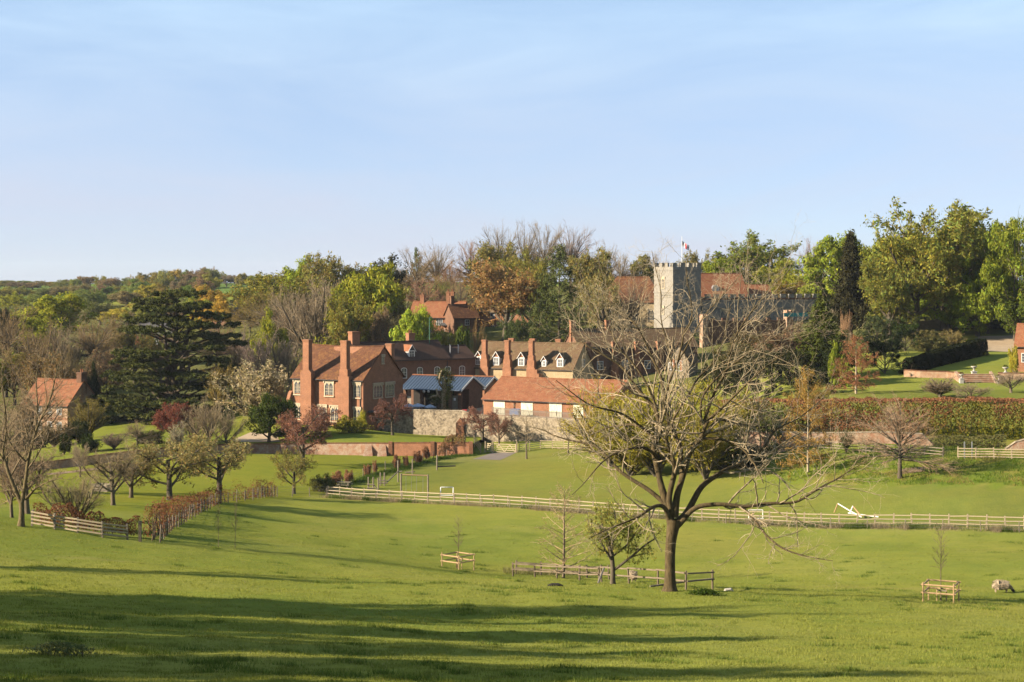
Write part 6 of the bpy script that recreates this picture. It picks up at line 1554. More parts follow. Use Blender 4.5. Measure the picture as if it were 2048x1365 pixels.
 ('white_blossom', 'wand0', 'small shrub with white flowers below the maroon shrub', 355, 845, 44, (.27, .235, .16), 240),
 ('olive_shrub', 'wand0', 'olive budding shrub in front of the cottage gable', 178, 795, 84, (.16, .13, .04), 272),
 ('clipped_yew', 'bush2', 'dark clipped yew beside the left garden wall', 128, 868, 30, (.03, .036, .014), 238),
 ('clipped_yew', 'bush0', 'round dark shrub left of the cottage windows', 62, 850, 80, (.06, .055, .025), 275),
 ('evergreen_shrub', 'bush1', 'low dark shrub behind the left garden wall under the cedar', 180, 868, 44, (.03, .04, .014), 240),
 ('bare_shrub', 'wand0', 'grey twiggy shrub behind the garden wall', 228, 866, 56, (.19, .145, .11), 241),
 ('redbud_tree', 'airy1', 'reddish budding tree before the tall brick house', 606, 812, 150, (.18, .092, .066), None, 930),
 ('yellow_shrub', 'bush1', 'yellow-green shrub against the tall brick house', 700, 832, 62, (.20, .18, .025), 257),
 ('green_shrub', 'bush0', 'dark green shrub at the left foot of the tall house', 577, 800, 40, (.035, .05, .014), 262),
 ('yellow_shrub', 'bush2', 'small bright yellow shrub at the corner of the tall house', 726, 822, 22, (.26, .24, .03), 259),
 ('redbud_tree', 'airy0', 'dark red budding tree before the shaded gable', 785, 790, 80, (.13, .066, .052), 257),
 ('redbud_tree', 'airy0', 'reddish tree on a slim trunk before the flint wall', 965, 815, 80, (.18, .09, .066), 255),
 ('redbud_tree', 'airy1', 'second reddish tree beside it before the flint wall', 998, 832, 60, (.18, .10, .072), 252),
 ('young_tree', 'sapling0', 'thin young tree with a stake right of the gates', 1053, 828, 50, (.26, .2, .13), None, 918),
 ('young_tree', 'sapling0', 'thin young tree on the bank further right of the gates', 1136, 838, 44, (.24, .2, .13), None, 907),
 ('willow_shrub', 'willow0', 'left yellow-green willow mass behind the big bare tree', 1222, 772, 215, (.27, .215, .028), 222),
 ('willow_shrub', 'willow0', 'middle and tallest yellow-green willow mass behind the big bare tree', 1315, 758, 230, (.25, .225, .026), 209),
 ('willow_shrub', 'willow0', 'right olive willow mass behind the big bare tree', 1412, 785, 210, (.22, .19, .028), 203),
 ('willow_shrub', 'willow0', 'low yellow-green willow at the left front of the group', 1262, 835, 190, (.2, .18, .022), 212),
 ('holly_shrub', 'bush2', 'dark low shrub under the right willow', 1440, 885, 130, (.045, .05, .016), 208),
 ('holly_shrub', 'bush0', 'dark low shrub right of the willows at the field edge', 1500, 890, 80, (.04, .045, .016), 206),
 ('golden_birch', 'fern0', 'golden-olive weeping birch with a slim pale trunk', 1616, 738, 130, (.24, .15, .045), None, 945),
 ('mixed_shrub', 'dome0', 'olive-gold shrub mass behind the weeping birch', 1622, 770, 130, (.17, .12, .035), 217),
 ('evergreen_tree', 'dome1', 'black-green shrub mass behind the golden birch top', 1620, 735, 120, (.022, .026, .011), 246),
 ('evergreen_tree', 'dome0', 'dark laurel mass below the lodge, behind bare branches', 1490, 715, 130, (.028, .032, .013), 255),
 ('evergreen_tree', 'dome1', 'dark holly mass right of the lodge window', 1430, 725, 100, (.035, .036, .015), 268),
 ('olive_shrub', 'bud1', 'olive twiggy shrub at the foot of the low brick wall', 1520, 665, 110, (.12, .095, .045), 310),
 ('evergreen_shrub', 'dome0', 'black-green shrub in front of the broad oak trunk', 1810, 640, 90, (.03, .045, .012), 300),
 ('olive_shrub', 'dome1', 'olive shrub bank under the huge oak', 1880, 672, 90, (.10, .095, .035), 304),
 ('evergreen_shrub', 'bush2', 'dark shrub behind the gravel forecourt', 2010, 640, 90, (.03, .04, .014), 336),
 ('evergreen_shrub', 'dome1', 'dark leafy shrub under the deep green trees at right', 1950, 640, 90, (.04, .06, .015), 338),
 ('mixed_shrub', 'bush1', 'olive shrub between the willows and the golden birch', 1530, 800, 120, (.13, .115, .035), 214),
 ('mixed_shrub', 'bush0', 'green patch of shrub in front of the tall hedge left end', 1560, 815, 70, (.09, .10, .025), 211),
 ('dark_shrub', 'wand0', 'narrow dark shrub against the hedge foot wall', 1692, 858, 36, (.05, .065, .022), None, 907),
 ('bank_tree', 'fan0', 'round bare tree growing on the bank below the tall hedge', 1800, 792, 205, (.25, .17, .11), None, 957),
 ('orchard_tree', 'airy0', 'orchard tree with a leaning trunk, third from the left', 340, 872, 175, (.21, .175, .07), None, 1001),
 ('orchard_tree', 'airy1', 'large orchard tree nearest the copper hedge', 438, 872, 185, (.21, .18, .075), None, 988),
 ('orchard_tree', 'bare0', 'bare orchard tree with an upright trunk, left of the leaning one', 262, 880, 125, (.19, .15, .085), None, 996),
 ('orchard_tree', 'bare1', 'bare orchard tree with a curved trunk in mid orchard', 226, 895, 130, (.19, .145, .085), None, 1011),
 ('orchard_tree', 'bare2', 'small orchard tree with a pale trunk near the garden wall', 160, 882, 60, (.22, .17, .11), None, 955),
 ('orchard_tree', 'vase1', 'yellowish bare sapling cluster behind the orchard fence', 155, 945, 150, (.26, .21, .11), None, 1052),
 ('orchard_tree', 'bare1', 'bare orchard tree behind the forked tree', 55, 880, 150, (.20, .145, .09), None, 1028),
 ('orchard_tree', 'bare2', 'dark thin-trunked orchard tree at the left picture edge', 24, 900, 110, (.2, .14, .09), None, 1037),
 ('orchard_tree', 'bare0', 'brown bare tree filling the lower left edge of the orchard', -15, 790, 200, (.2, .15, .09), None, 985),
 ('boundary_shrub', 'airy0', 'light olive shrub at the orchard corner by the wire fence', 588, 900, 90, (.18, .16, .05), None, 988),
 ('boundary_shrub', 'bush1', 'low green-brown shrub left of the picnic tables', 640, 948, 56, (.10, .10, .03), None, 984),
 ('larch_tree', 'larch0', 'leafless larch inside the left tree enclosure', 1127, 968, 150, (.27, .20, .115), None, 1158),
 ('field_maple', 'airy1', 'small tree in pale green leaf inside the tree enclosure', 1226, 1008, 170, (.19, .19, .045), None, 1170),
 ('leafy_tree', 'dome0', 'green rounded tree joining the huge oak to the right edge trees', 1976, 458, 130, (.13, .15, .02), 331),
 ('leafy_tree', 'leaf2', 'yellow-green tree filling the gap right of the huge oak', 1985, 446, 150, (.13, .14, .02), 352),
 ('leafy_tree', 'leaf0', 'green tree behind the huge oak crown', 1925, 452, 150, (.12, .135, .022), 356),
 ('leafy_tree', 'leaf3', 'yellow-green tree behind the broad oak, left side', 1800, 486, 120, (.15, .15, .022), 358),
 ('leafy_tree', 'dome1', 'leafy green understorey left of the oak trunks', 1790, 590, 90, (.11, .115, .025), 340),
 ('leafy_tree', 'dome0', 'bright green understorey between oak and right edge', 1985, 580, 100, (.12, .15, .02), 344),
 ('leafy_tree', 'dome1', 'green understorey under the huge oak', 1890, 606, 80, (.12, .15, .02), 350),
 ('leafy_tree', 'dome0', 'dark green understorey above the forecourt', 2040, 600, 90, (.06, .085, .016), 334),
 ('olive_shrub', 'dome1', 'olive border shrub behind the yew hedge', 1850, 660, 70, (.12, .105, .04), 306),
 ('olive_shrub', 'dome0', 'brownish border shrub behind the yew hedge near the forecourt', 1900, 662, 60, (.15, .115, .05), 308),
 ('budding_tree', 'bud1', 'olive tree in the wood between the lime tree and the dark oak', 770, 560, 90, OLIVE, 372),
 ('ivy_tree', 'dome1', 'dark ivy-clad tree behind the silvery trunks', 655, 600, 90, (.05, .052, .02), 385),
 ('bare_scrub', 'fan1', 'brown scrub between the cedar and the blossoming tree', 470, 690, 110, (.17, .125, .07), 305),
]
for r_ in PL:
    nm, k, lb, u, vt, w, c = r_[:7]; D = r_[7]; vb = r_[8] if len(r_) > 8 else None
    bark = (.16, .125, .085) if k.startswith(('bare', 'vase', 'sap', 'lar')) else (.11, .09, .065)
    if nm in ('golden_birch', 'redbrown_tree'): bark = (.34, .28, .2)
    plant(nm, k, lb, 'shrub' if 'shrub' in nm or 'yew' in nm else 'tree', u, vt, w, c, D, vb, None, bark)
# slim leaves are bigger on the two near trees: add real leaf sprays to the maple
# far wood on the left horizon: rows of individual trees, alike trees share a label
rng_ = random.Random(9)
FAR = [((-30, 0), 561), ((0, 0), 561), ((30, 0), 557), ((60, 0), 560), ((90, 0), 562), ((120, 0), 557), ((150, 0), 552), ((185, 0), 550), ((215, 0), 551), ((250, 0), 556), ((275, 0), 547), ((300, 0), 541), ((340, 0), 539), ((375, 0), 538), ((410, 0), 534), ((440, 0), 537), ((455, 0), 549), ((482, 0), 544), ((505, 0), 548), ((530, 0), 547), ((560, 0), 545)]
fu = [a[0] for a, _ in FAR]; fv = [b for _, b in FAR]
FARC = [((.20, .18, .048), 'olive'), ((.245, .22, .04), 'yellow-green'), ((.19, .145, .08), 'brown'), ((.13, .155, .045), 'green')]
ORD = ['first', 'second', 'third', 'fourth', 'fifth', 'sixth', 'seventh', 'eighth', 'ninth', 'tenth', 'eleventh', 'twelfth', 'thirteenth', 'fourteenth', 'fifteenth', 'sixteenth', 'seventeenth', 'eighteenth', 'nineteenth', 'twentieth'] + ['later'] * 40
from collections import Counter
CNT = Counter()
def nth(k): CNT[k] += 1; return ORD[CNT[k] - 1]
def far_row(us, dv, D, wlo, whi, zone, seed, keys):
    rg = random.Random(seed)
    for u in us:
        c, nm = FARC[rg.choices(range(4), (4, 3, 3, 2))[0]]
        vt = np.interp(u, fu, fv) + dv + rg.uniform(0, 7)
        plant('woodland_tree', rg.choice(keys), f'{nth(nm + zone)} small {nm} tree from the left {zone}', 'tree', u + rg.uniform(-5, 5), vt, rg.uniform(wlo, whi), tuple(x * rg.uniform(.85, 1.15) for x in c), D * rg.uniform(.95, 1.05), None, f'{nm} trees {zone}')
far_row(range(-40, 600, 15), 0, 960, 26, 44, 'of the hazy wood on the far left horizon', 1, ['leaf0', 'bud1', 'leaf2', 'bud0'])
far_row(range(-30, 450, 24), 13, 760, 34, 56, 'in the second row of the far left wood', 2, ['leaf1', 'bud2', 'leaf3', 'bud1'])
far_row([-20, 30, 75, 150, 178, 215, 250, 300, 335, 380], 26, 600, 50, 76, 'on the slope below the far left wood', 3, ['leaf0', 'bud0', 'leaf2', 'bud2'])
far_row([0, 60, 150, 200, 255, 300, 345, 400], 52, 480, 60, 90, 'in the hollow behind the cedar and cottage', 4, ['bud0', 'bare0', 'leaf3', 'bud1'])
# infill of the central wood, row behind row on the hill
def wood_row(us, vt, D, w, zone, seed, pal, keys):
    rg = random.Random(seed)
    for u in us:
        c, nm = rg.choice(pal)
        plant('wood_tree', rg.choice(keys), f'{nth(nm + zone)} {nm} tree from the left {zone}', 'tree', u, vt + rg.uniform(-6, 10), w * rg.uniform(.85, 1.2), tuple(x * rg.uniform(.85, 1.15) for x in c), D * rg.uniform(.98, 1.02), None, f'{nm} trees {zone}')
PALW = [(TWIG, 'grey-brown bare'), (BUD, 'olive budding'), (REDTW, 'reddish bare')]
wood_row([850, 885, 920, 960], 548, 405, 75, 'in the thicket above the hill cottage', 5, PALW, ['fan0', 'fan1', 'bud0'])
wood_row([1160, 1200, 1240], 540, 395, 70, 'in the thicket left of the hipped roof', 6, PALW, ['fan0', 'bud1', 'bud2'])
wood_row([500, 540, 590, 640, 690, 740], 590, 385, 90, 'in the undergrowth behind the tall brick house', 7, PALW, ['fan2', 'bud1', 'vase0'])
wood_row([690, 720, 755, 790], 620, 355, 60, 'low behind the chimneys of the tall brick house', 8, PALW, ['vase1', 'bud1', 'bare1'])
wood_row([1590, 1640, 1690, 1740], 560, 400, 90, 'behind the battlemented range and brown conifer', 9, [(YGREEN, 'yellow-green'), (OLIVE, 'olive')], ['leaf0', 'leaf2', 'bud0'])
wood_row([1800, 1850, 1900, 1950, 2000, 2050], 610, 362, 80, 'in the shade behind the right stone wall', 10, [(DEEP, 'deep green'), (OLIVE, 'olive')], ['leaf1', 'leaf3', 'leaf2'])
wood_row([-10, 30, 95, 150, 215], 700, 318, 80, 'low behind the left cottage', 11, [(TWIG, 'grey-brown bare'), (OLIVE, 'olive')], ['vase0', 'bare1', 'bud0'])
wood_row([270, 320, 380, 430, 480], 640, 345, 90, 'behind the cedar', 12, PALW, ['fan1', 'bud2', 'vase1'])
wood_row([440, 480, 520], 720, 298, 70, 'low between the cedar and the blossoming tree', 13, PALW, ['vase0', 'vase1', 'bare1'])
# trees out of frame on the left whose long shadows cross the near slope
for x, y, h, w, k in ((-48, 72, 23, 9, 'bud0'), (-47, 60, 22, 10, 'leaf2'), (-45, 51, 19, 6, 'bud1'), (-44, 43, 22, 11, 'leaf3'), (-42, 34, 20, 11, 'bud2'), (-36, 25, 16, 9, 'bud0'), (-50, 90, 18, 6, 'bare0'), (-58, 64, 24, 9, 'bud2'), (-56, 50, 23, 8, 'airy1'), (-40, 29, 14, 9, 'leaf2')):
    o = thing('hillside_tree', 'tree out of frame on the left whose long shadow crosses the near slope', 'tree', (x, y, g(x, y)), x, 'trees out of frame on the left'); o.scale = (w, w, h)
    link('trunk', PROTO[k][0], o, color=(.1, .08, .06)); link('crown', PROTO[k][1], o, color=(.1, .11, .03))

# ---------------------------------------------------------------- hedges
def hedge(name, label, line, h, th, n, size, palette, seed, cat='hedge', ragged=.25, D_=None, zbase=None, mat='foliage', stems=True):
    """line: ground points; a wall of leaves round a dark twiggy core. palette(t, zf, rng) -> colour"""
    rng = np.random.default_rng(seed); P_ = np.array([[p[0], p[1], p[2]] for p in line], float)
    L_ = np.concatenate([[0], np.cumsum(np.hypot(*np.diff(P_[:, :2], axis=0).T))])
    t = rng.uniform(0, L_[-1], n); C = np.stack([np.interp(t, L_, P_[:, k]) for k in range(3)], 1)
    dx = np.interp(t + .1, L_, P_[:, 0]) - np.interp(t - .1, L_, P_[:, 0]); dy = np.interp(t + .1, L_, P_[:, 1]) - np.interp(t - .1, L_, P_[:, 1])
    dl = np.hypot(dx, dy) + 1e-9; nx, ny = -dy / dl, dx / dl
    hh = h(t / L_[-1]) if callable(h) else np.full(n, h)
    hh = hh * (1 + ragged * (fbm(t * .9, t * 0 + seed, seed) - .5) * 2)
    zf = rng.uniform(0, 1, n); side = rng.uniform(-1, 1, n); shell = rng.uniform(0, 1, n) < .8
    top = rng.uniform(0, 1, n) < .22
    side = np.where(shell & ~top, np.sign(side) * (1 - .25 * rng.uniform(0, 1, n) ** 2), side)
    zf = np.where(top, 1 - .06 * rng.uniform(0, 1, n), zf)
    bul = 1 + .3 * (fbm(t * .8, zf * hh * .8, seed + 3) - .5) * 2
    r = th / 2 * np.clip(bul, .4, 1.6) * np.where(zf > .85, 1 - (zf - .85) * 1.5, 1)
    C[:, 0] += nx * side * r; C[:, 1] += ny * side * r; C[:, 2] += zf * hh
    ow = np.stack([nx * side, ny * side, np.where(top, 1.2, .25)], 1)
    V, Q = cards(C, size * rng.uniform(.6, 1.3, n), rng, .2, .8, ow, .45)
    cc = np.array([palette(a / L_[-1], b, c) for a, b, c in zip(t, zf, fbm(t * .45, zf * hh * .45, seed + 7))])
    o = thing(name, label, cat, P_[0])
    link('foliage', npmesh('foliage', V - P_[0], [Q], M[mat], np.repeat(cc, 4, 0) * jitter_cols(n, 4, rng, .3, .08)), o, color=(1, 1, 1))
    sk = []
    for k in range(int(L_[-1] / .6)):
        a = rng.uniform(0, L_[-1]); p = np.array([np.interp(a, L_, P_[:, j]) for j in range(3)]); b = np.interp(a, L_, np.arange(len(L_)))
        top_ = (h(a / L_[-1]) if callable(h) else h)
        pts, rad = limb(p, (rng.normal(0, .2), rng.normal(0, .2), 1), top_ * rng.uniform(.7, 1.0), .045, .012, 4, .12, .05, rng); sk.append((pts - P_[0], rad))
    V, Q = tubes_np(sk, 4); link('stems', npmesh('stems', V, [Q], M['bark']), o, color=(.12, .09, .065))['kind'] = 'stuff'
    return o
def pal_big(t, z, n):
    r = np.array([.23, .105, .05]); gcol = np.array([.17, .16, .022]); o_ = np.array([.15, .115, .035])
    if z > .9: return np.array([.30, .14, .07])
    m = (t - .52) * 5 + (n - .5) * 5 - (z - .5) * .6
    m = min(1, max(0, m)); c = r * (1 - m) + gcol * m
    if t < .45 and n > .6: c = o_ * .5 + gcol * .5
    return c
hp = [(px(u, 870, D).x, D, g(px(u, 870, D).x, D) - .1) for u, D in ((1440, 221), (1560, 216), (1660, 213), (1800, 211), (1920, 210), (2048, 209), (2200, 208))]
hp = [(x, y, HC - (878 - HV) * y / F) for x, y, z in hp]
hedge('tall_beech_hedge', 'tall clipped hedge, copper brown on the left turning green to the right', hp, lambda t: 81.0 * 211 / F + 0 * t, 2.6, 36000, .16, pal_big, 1, ragged=.05)
hedge('ivy_bank', 'low ivy-covered bank wall under the green end of the hedge', [(px(u, 890, D).x, D, HC - (900 - HV) * D / F) for u, D in ((1862, 205), (1940, 204), (2012, 203))], 1.6, 1.0, 5000, .12, lambda t, z, n: np.array([.17, .16, .06]) * (.7 + .6 * n), 2, cat='ivy', ragged=.2)
yh = [(px(u, 735, D).x, D, g(px(u, 735, D).x, D)) for u, D in ((1818, 266), (1890, 279), (1964, 294))]
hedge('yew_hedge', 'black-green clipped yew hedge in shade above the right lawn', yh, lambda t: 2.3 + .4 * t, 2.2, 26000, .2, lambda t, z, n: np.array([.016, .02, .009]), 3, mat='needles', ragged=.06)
cop = lambda t, z, n: np.array([.21, .092, .052]) * (.75 + .5 * n)
hedge('copper_hedge', 'thick copper beech hedge running up from the gate post', [p for p in hl[:4]], lambda t: 2.3 - 1.0 * t, 1.3, 9000, .085, cop, 4, ragged=.45)
hedge('copper_hedge', 'gappy copper beech hedge between the thick hedge and the wire corner', [p for p in hl[3:]], lambda t: 1.45 + 0 * t, .9, 3200, .085, cop, 5, ragged=.9)
hedge('copper_hedge', 'copper beech bushes behind the orchard fence', [hit(*p) + Vector((0, 1.6, 0)) for p in [(60, 1050), (120, 1060), (190, 1070), (268, 1078)]], 1.25, 1.0, 5500, .075, cop, 6, ragged=.8)
hedge('wall_foot_hedge', 'sparse brown hedge against the clean brick wall near the gates', [hit(*p) for p in [(878, 914), (905, 907), (930, 901)]], 1.7, 1.0, 2600, .1, lambda t, z, n: np.array([.28, .16, .085]) * (.8 + .4 * n), 7, ragged=.6)
for i, (u_, v_, w_, l_) in enumerate(((662, 976, 26, 'copper beech plant just left of the picnic tables'), (697, 966, 26, 'copper beech plant, the fullest one behind the picnic tables'), (676, 970, 22, 'copper beech plant between the two fuller ones'), (735, 952, 16, 'small copper beech plant first along the wire fence'), (750, 946, 14, 'small copper beech plant second along the wire fence'), (792, 938, 16, 'small copper beech plant near the balance post'), (812, 934, 14, 'thin copper beech plant left of the wall pier'), (836, 927, 26, 'copper beech plant in front of the clean brick wall'), (853, 921, 22, 'copper beech plant beside the brick wall pier'))):
    plant('beech_plant', f'bush{i % 3}', l_, 'shrub', u_, v_ - 22 - (i % 3) * 3, w_, (.21, .105, .06), None, v_, 'copper beech plants along the wire fence', (.13, .09, .06))

# ---------------------------------------------------------------- pollarded ivy tree on the terrace
p0 = px(888, 822, 268.5); o = thing('pollarded_tree', 'ivy-grown pollarded trunk with cut stubs before the blue-roofed pavilion', 'tree', (p0.x, p0.y, ZT)); s = 268.5 / F
def W_(u, v, dy=0): return ((u - 888) * s, dy, HC - (v - HV) * 268.5 / F - ZT)
tk = MB(); tk.tube([W_(888, 826), W_(886, 800), W_(889, 775), W_(888, 756)], [.5, .4, .36, .3], 9)
for a in ([W_(887, 778), W_(878, 765, -.3), W_(880, 750, -.4), W_(884, 741, -.5)], [W_(889, 770), W_(897, 758, .2), W_(900, 744, .3)], [W_(886, 800), W_(875, 790, -.3), W_(873, 778, -.4)], [W_(888, 760), W_(889, 748, .3), W_(891, 741, .3)], [W_(874, 792, -.3), W_(864, 793, -.5), W_(861, 796, -.5)]):
    tk.tube(a, [.22, .17, .15, .13][:len(a)], 7)
tk.build('trunk', M['bark'], o, smooth=True).color = (.30, .23, .15, 1)
rng = np.random.default_rng(4); cs = [(888, 815, .9), (885, 800, .9), (893, 790, .9), (888, 775, .9), (895, 765, .8), (880, 757, .6), (902, 757, .7), (868, 797, .9), (872, 802, .7), (893, 748, .7), (884, 745, .5), (898, 778, .7)]
C = np.concatenate([np.array(W_(a, b)) + rng.normal(0, r * .5, (330, 3)) for a, b, r in cs]); V, Q = cards(C, .15 * rng.uniform(.6, 1.2, len(C)), rng)
link('ivy', npmesh('ivy', V, [Q], M['foliage'], jitter_cols(len(C), 4, rng, .4, .15)), o, color=(.085, .095, .025))
# ---------------------------------------------------------------- grass and weeds
def grass_blades(name, label, X, Y, h, w, cols, rng, lean=.35, mat='foliage', zoff=0.0):
    n = len(X); Z = gz(X, Y) + ((Y > 20) & (Y < 190)) * ((fbm(X * .35, Y * .35, 5) - .5) * .28 + (fbm(X * 1.1, Y * 1.1, 6) - .5) * .10)
    a = rng.uniform(0, 6.28, n); dx, dy = np.cos(a) * w / 2, np.sin(a) * w / 2
    lx, ly = rng.normal(0, lean, n) * h, rng.normal(0, lean, n) * h
    V = np.zeros((n, 3, 3)); V[:, 0] = np.stack([X - dx, Y - dy, Z - .03], 1); V[:, 1] = np.stack([X + dx, Y + dy, Z - .03], 1)
    V[:, 2] = np.stack([X + lx, Y + ly, Z + h], 1)
    me = npmesh(name, V.reshape(-1, 3), [np.arange(n * 3).reshape(-1, 3)], M[mat], np.repeat(cols, 3, 0))
    o = link(name, me, color=(1, 1, 1)); return tag(o, label, 'grass', kind='stuff')
rng = np.random.default_rng(21)
def scatter(n, y0, y1, pw, rng, spread=.36):
    """positions over the slope, thinning with distance"""
    u = rng.uniform(0, 1, n); y = (y0 ** (1 - pw) + u * (y1 ** (1 - pw) - y0 ** (1 - pw))) ** (1 / (1 - pw)) if pw != 1 else y0 * (y1 / y0) ** u
    x = rng.uniform(-1, 1, n) * (spread * y + 2); return x, y
x, y = scatter(900000, 41, 172, 1.15, rng)
fy = np.interp(x, FENX, FENY)
left_lim = np.interp(y, [41, 117, 124, 150, 178, 197], [-99, -99, -27, -29.5, -31, -27])
keep = (y < fy - .6) & (x > left_lim)
cl = fbm(x * 1.6, y * 1.6, 31, 3); keep &= rng.uniform(0, 1, len(x)) < np.clip((cl - .25) * 2.2, .15, 1)
x, y, cl = x[keep], y[keep], cl[keep]
big = fbm(x * .09, y * .09, 33); mid = fbm(x * .5, y * .5, 37)
h = (.048 + .085 * cl ** 2) * (1 + .35 * (mid - .5)) * np.interp(y, [41, 80, 120, 170], [1.0, .95, .7, .55]) * rng.uniform(.6, 1.4, len(x))
w = .016 * np.clip(y / 45, 1, 2.4) * rng.uniform(.7, 1.3, len(x))
c = np.array([.228, .246, .05])[None] * (1 + .5 * (big - .5) + .5 * (mid - .5))[:, None] * rng.uniform(.82, 1.18, (len(x), 1))
yel = np.clip((big - .45) * 2.2 + rng.normal(0, .15, len(x)), 0, 1)[:, None]
c = c * (1 - yel * .5) + np.array([.272, .27, .07]) * yel * .5
straw = rng.uniform(0, 1, len(x)) < .04; c[straw] = np.array([.30, .27, .12])
grass_blades('pasture_grass', 'short uneven grass covering the near slope', x, y, h, w, c, rng)
# rank dark tufts
n = 900; tx, ty = scatter(n, 42, 165, 1.5, rng); m = (fbm(tx * .16, ty * .16, 77) > .50) & (ty < np.interp(tx, FENX, FENY) - 3) & (tx > np.interp(ty, [41, 117, 124, 150, 178], [-99, -99, -26, -28.5, -30])); tx, ty = tx[m], ty[m]
k = 110; r = np.repeat(rng.uniform(.18, .5, len(tx)), k)
X = np.repeat(tx, k) + rng.normal(0, 1, len(r)) * r; Y = np.repeat(ty, k) + rng.normal(0, 1, len(r)) * r * .7
c = np.array([.13, .175, .035])[None] * rng.uniform(.65, 1.35, (len(X), 1))
grass_blades('rank_grass_tufts', 'darker rank tufts scattered over the near slope', X, Y, rng.uniform(.08, .22, len(X)), np.full(len(X), .03), c, rng, .4)
# dry strip along the field fence
n = 26000; t = rng.uniform(0, 1, n); i = t * (len(FENX) - 1); fx = np.interp(i, range(len(FENX)), FENX); fyy = np.interp(i, range(len(FENX)), FENY)
X = fx + rng.normal(0, .1, n); Y = fyy - .9 + rng.normal(0, .45, n); nn = fbm(X * .4, Y * .2, 41)
keep = rng.uniform(0, 1, n) < np.clip((nn - .3) * 3.2, .12, 1); X, Y, nn = X[keep], Y[keep], nn[keep]
c = np.array([.34, .27, .17])[None] * rng.uniform(.6, 1.3, (len(X), 1)); gm = fbm(X * .5, Y * .5, 43) > .56; c[gm] = np.array([.09, .13, .025]) * rng.uniform(.6, 1.3, (gm.sum(), 1))
grass_blades('dry_weeds', 'strip of dry pinkish weeds along the pale field fence', X, Y, rng.uniform(.15, .62, len(X)) * (.5 + nn), np.full(len(X), .035), c, rng, .35)
# rough bank grass
n = 26000; u = rng.uniform(1560, 2080, n); y = rng.uniform(172, 204, n); X = (u - 1024) * y / F
m = (y > np.interp(X, [28, 42, 60], [198, 186, 177])) & (fbm(X * .6, y * .6, 51) > .36); X, y = X[m], y[m]; nn = fbm(X * .35, y * .35, 53)
c = np.where((nn > .54)[:, None], np.array([.24, .2, .06]), np.array([.10, .16, .022])) * rng.uniform(.65, 1.3, (len(X), 1))
grass_blades('bank_grass', 'rough tussocky grass on the bank below the tall hedge', X, y, rng.uniform(.12, .4, len(X)), np.full(len(X), .06), c, rng, .4)
n = 9000; t = rng.uniform(0, 1, n); i = t * (len(wl3) - 1); X = np.interp(i, range(len(wl3)), [p.x for p in wl3]) + rng.normal(.5, .5, n); Y = np.interp(i, range(len(wl3)), [p.y for p in wl3]) + rng.normal(-.5, .6, n)
grass_blades('boundary_grass', 'dark strip of long grass along the boundary wire fence', X, Y, rng.uniform(.15, .45, n), np.full(n, .05), np.array([.075, .12, .022])[None] * rng.uniform(.6, 1.3, (n, 1)), rng, .35)
# straw grass inside the enclosure
p = hit(1095, 1152); n = 2500; X = p.x + rng.uniform(-3.4, 4.5, n); Y = p.y + rng.uniform(-.4, 4, n)
grass_blades('enclosure_grass', 'long straw-coloured grass inside the left tree enclosure', X, Y, rng.uniform(.2, .6, n), np.full(n, .03), np.array([.27, .25, .10])[None] * rng.uniform(.6, 1.3, (n, 1)), rng, .3)
# daffodil-like specks and nettles
def herb(name, label, cat, u, v, wpx, h, n, size, col, seed, var=.35):
    rng = np.random.default_rng(seed); p = hit(u, v); r = wpx * p.y / F / 2
    d = rng.normal(0, .42, (n, 3)); X = d[:, 0] * r; Y = d[:, 1] * r * .7; zf = rng.uniform(0, 1, n) ** .7 * h * np.exp(-(d[:, 0] ** 2 + d[:, 1] ** 2) * .8)
    Z = gz(p.x + X, p.y + Y) - p.z + zf; V, Q = cards(np.stack([X, Y, Z], 1), size * rng.uniform(.5, 1.3, n), rng, .5, .6)
    o = thing(name, label, cat, p); link('leaves', npmesh('leaves', V, [Q], M['foliage'], jitter_cols(n, 4, rng, var, .1)), o, color=col)
    sk = [limb((a * r, b * r * .7, g(p.x + a * r, p.y + b * r * .7) - p.z - .05), (rng.normal(0, .4), rng.normal(0, .4), 1), h * rng.uniform(.5, 1), .014, .006, 3, .1, 0, rng) for a, b in rng.normal(0, .4, (26, 2))]
    V, Q = tubes_np(sk, 4); link('stems', npmesh('stems', V, [Q], M['bark']), o, color=(.12, .09, .05)); return o
herb('nettle_patch', 'dark green weed patch at the right of the big trunk', 'weeds', 1410, 1190, 64, .34, 900, .09, (.06, .10, .018), 2)
o = herb('cut_branches', 'heap of cut leafy branches lying in the shaded grass, lower left', 'branches', 122, 1310, 150, .42, 1100, .07, (.17, .18, .075), 3)
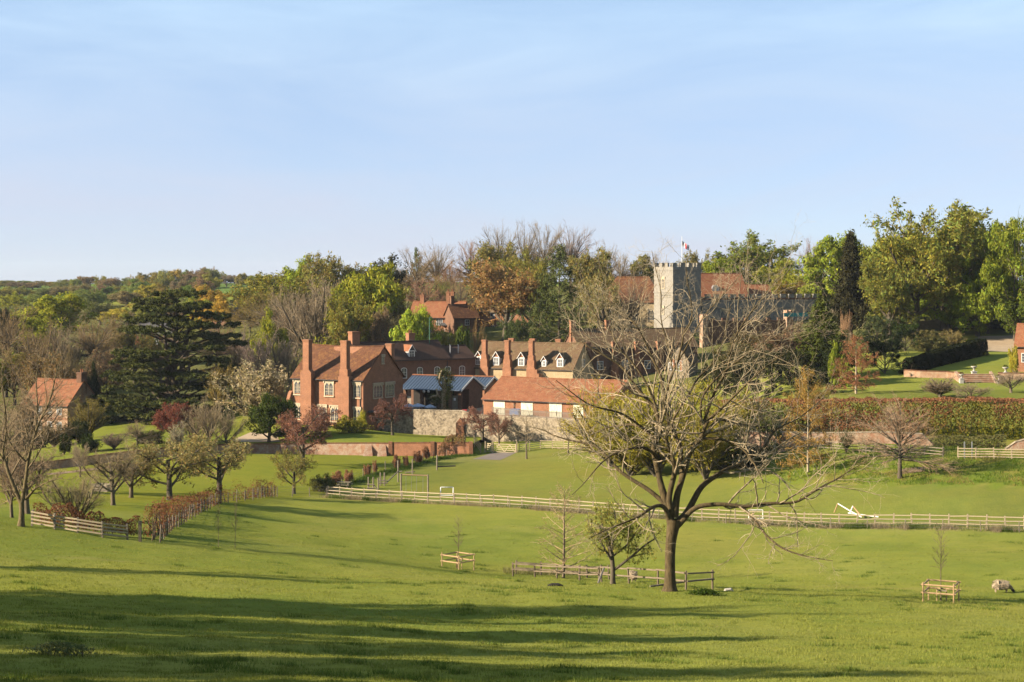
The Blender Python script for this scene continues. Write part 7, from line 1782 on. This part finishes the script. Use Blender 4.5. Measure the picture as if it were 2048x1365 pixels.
# ---------------------------------------------------------------- sheep
def sheep(u, v, rz, label, grazing=True, sc=1.0, face='wool'):
    p = hit(u, v); root = thing('sheep', label, 'sheep', p, rz, 'sheep in the field'); root.scale = (sc,) * 3
    hz = .14 if grazing else .78
    sk = [((-.50, 0, .50), .25), ((-.24, 0, .53), .32), ((.08, 0, .53), .325), ((.38, 0, .50), .27), ((.56, 0, .50 if grazing else .72), .14), ((.68, 0, .33 if grazing else .82), .105), ((.78, 0, hz), .075), ((.84, 0, hz - .07 if grazing else hz - .04), .045)]
    vs = [a for a, _ in sk]; rs = [(b, b) for _, b in sk]; es = [(i, i + 1) for i in range(7)]
    for x, y in ((-.4, .13), (-.4, -.13), (.32, .12), (.32, -.12)):
        b = len(vs); at_ = 0 if x < 0 else 3
        vs += [(x, y, .36), (x + .02, y, .18), (x, y, .02)]; rs += [(.085, .085), (.04, .04), (.035, .035)]; es += [(at_, b), (b, b + 1), (b + 1, b + 2)]
    b = len(vs); vs += [(-.64, 0, .42)]; rs += [(.05, .05)]; es += [(0, b)]
    for s in (-1, 1): b = len(vs); vs += [(.66, s * .13, (.36 if grazing else .86))]; rs += [(.028, .028)]; es += [(5, b)]
    me = bpy.data.meshes.new('body'); me.from_pydata(vs, es, []); me.materials.append(M['wool'])
    o = link('body', me, root); m = o.modifiers.new('skin', 'SKIN'); m.use_smooth_shade = True
    for i, sv in enumerate(me.skin_vertices[0].data): sv.radius = rs[i]; sv.use_root = (i == 2)
    o.modifiers.new('sub', 'SUBSURF').levels = 2; o.modifiers[-1].render_levels = 2
    MB().tube([(.63, 0, hz + .17 if grazing else hz + .02), (.74, 0, hz + .06 if grazing else hz), (.83, 0, hz - .05), (.87, 0, hz - .1)], [.09, .1, .085, .05], 8).build('face', M[face], root, smooth=True)
    rg = np.random.default_rng(int(u)); n = 1100; th = rg.uniform(0, 6.28, n); xx = rg.uniform(-.6, .55, n); rr = np.interp(xx, [-.6, -.3, .1, .55], [.22, .335, .335, .24]) * 1.0
    C = np.stack([xx, rr * np.cos(th), .52 + rr * np.sin(th)], 1); V, Q = cards(C, .045, rg, 0, .8, np.stack([xx * 0, np.cos(th), np.sin(th)], 1), .5)
    link('fleece', npmesh('fleece', V, [Q], M['twigs'], jitter_cols(n, 4, rg, .25, .04)), root, color=(.42, .33, .225))
sheep(2003, 1186, R(-4), 'shaggy sheep grazing near the right picture edge', True, 1.0, 'dark_wool')
sheep(1265, 1164, R(100), 'sheep with a dark face half hidden behind the enclosure rails', True, .95, 'dark_wool')

# ---------------------------------------------------------------- haze
hz_m, hn, ho = nodes('haze'); pv_ = hn.nodes.new('ShaderNodeVolumePrincipled'); pv_.inputs['Color'].default_value = (.78, .86, 1.0, 1)
pv_.inputs['Density'].default_value = HAZE = .00004; pv_.inputs['Anisotropy'].default_value = .2
hn.links.new(pv_.outputs[0], ho.inputs['Volume'])
HZ = MB().box(-2600, 2600, -70, 3330, -6, 64).build('haze', hz_m)
HZ['kind'] = 'stuff'; HZ['label'] = 'thin bluish evening haze over the whole valley'; HZ['category'] = 'haze'
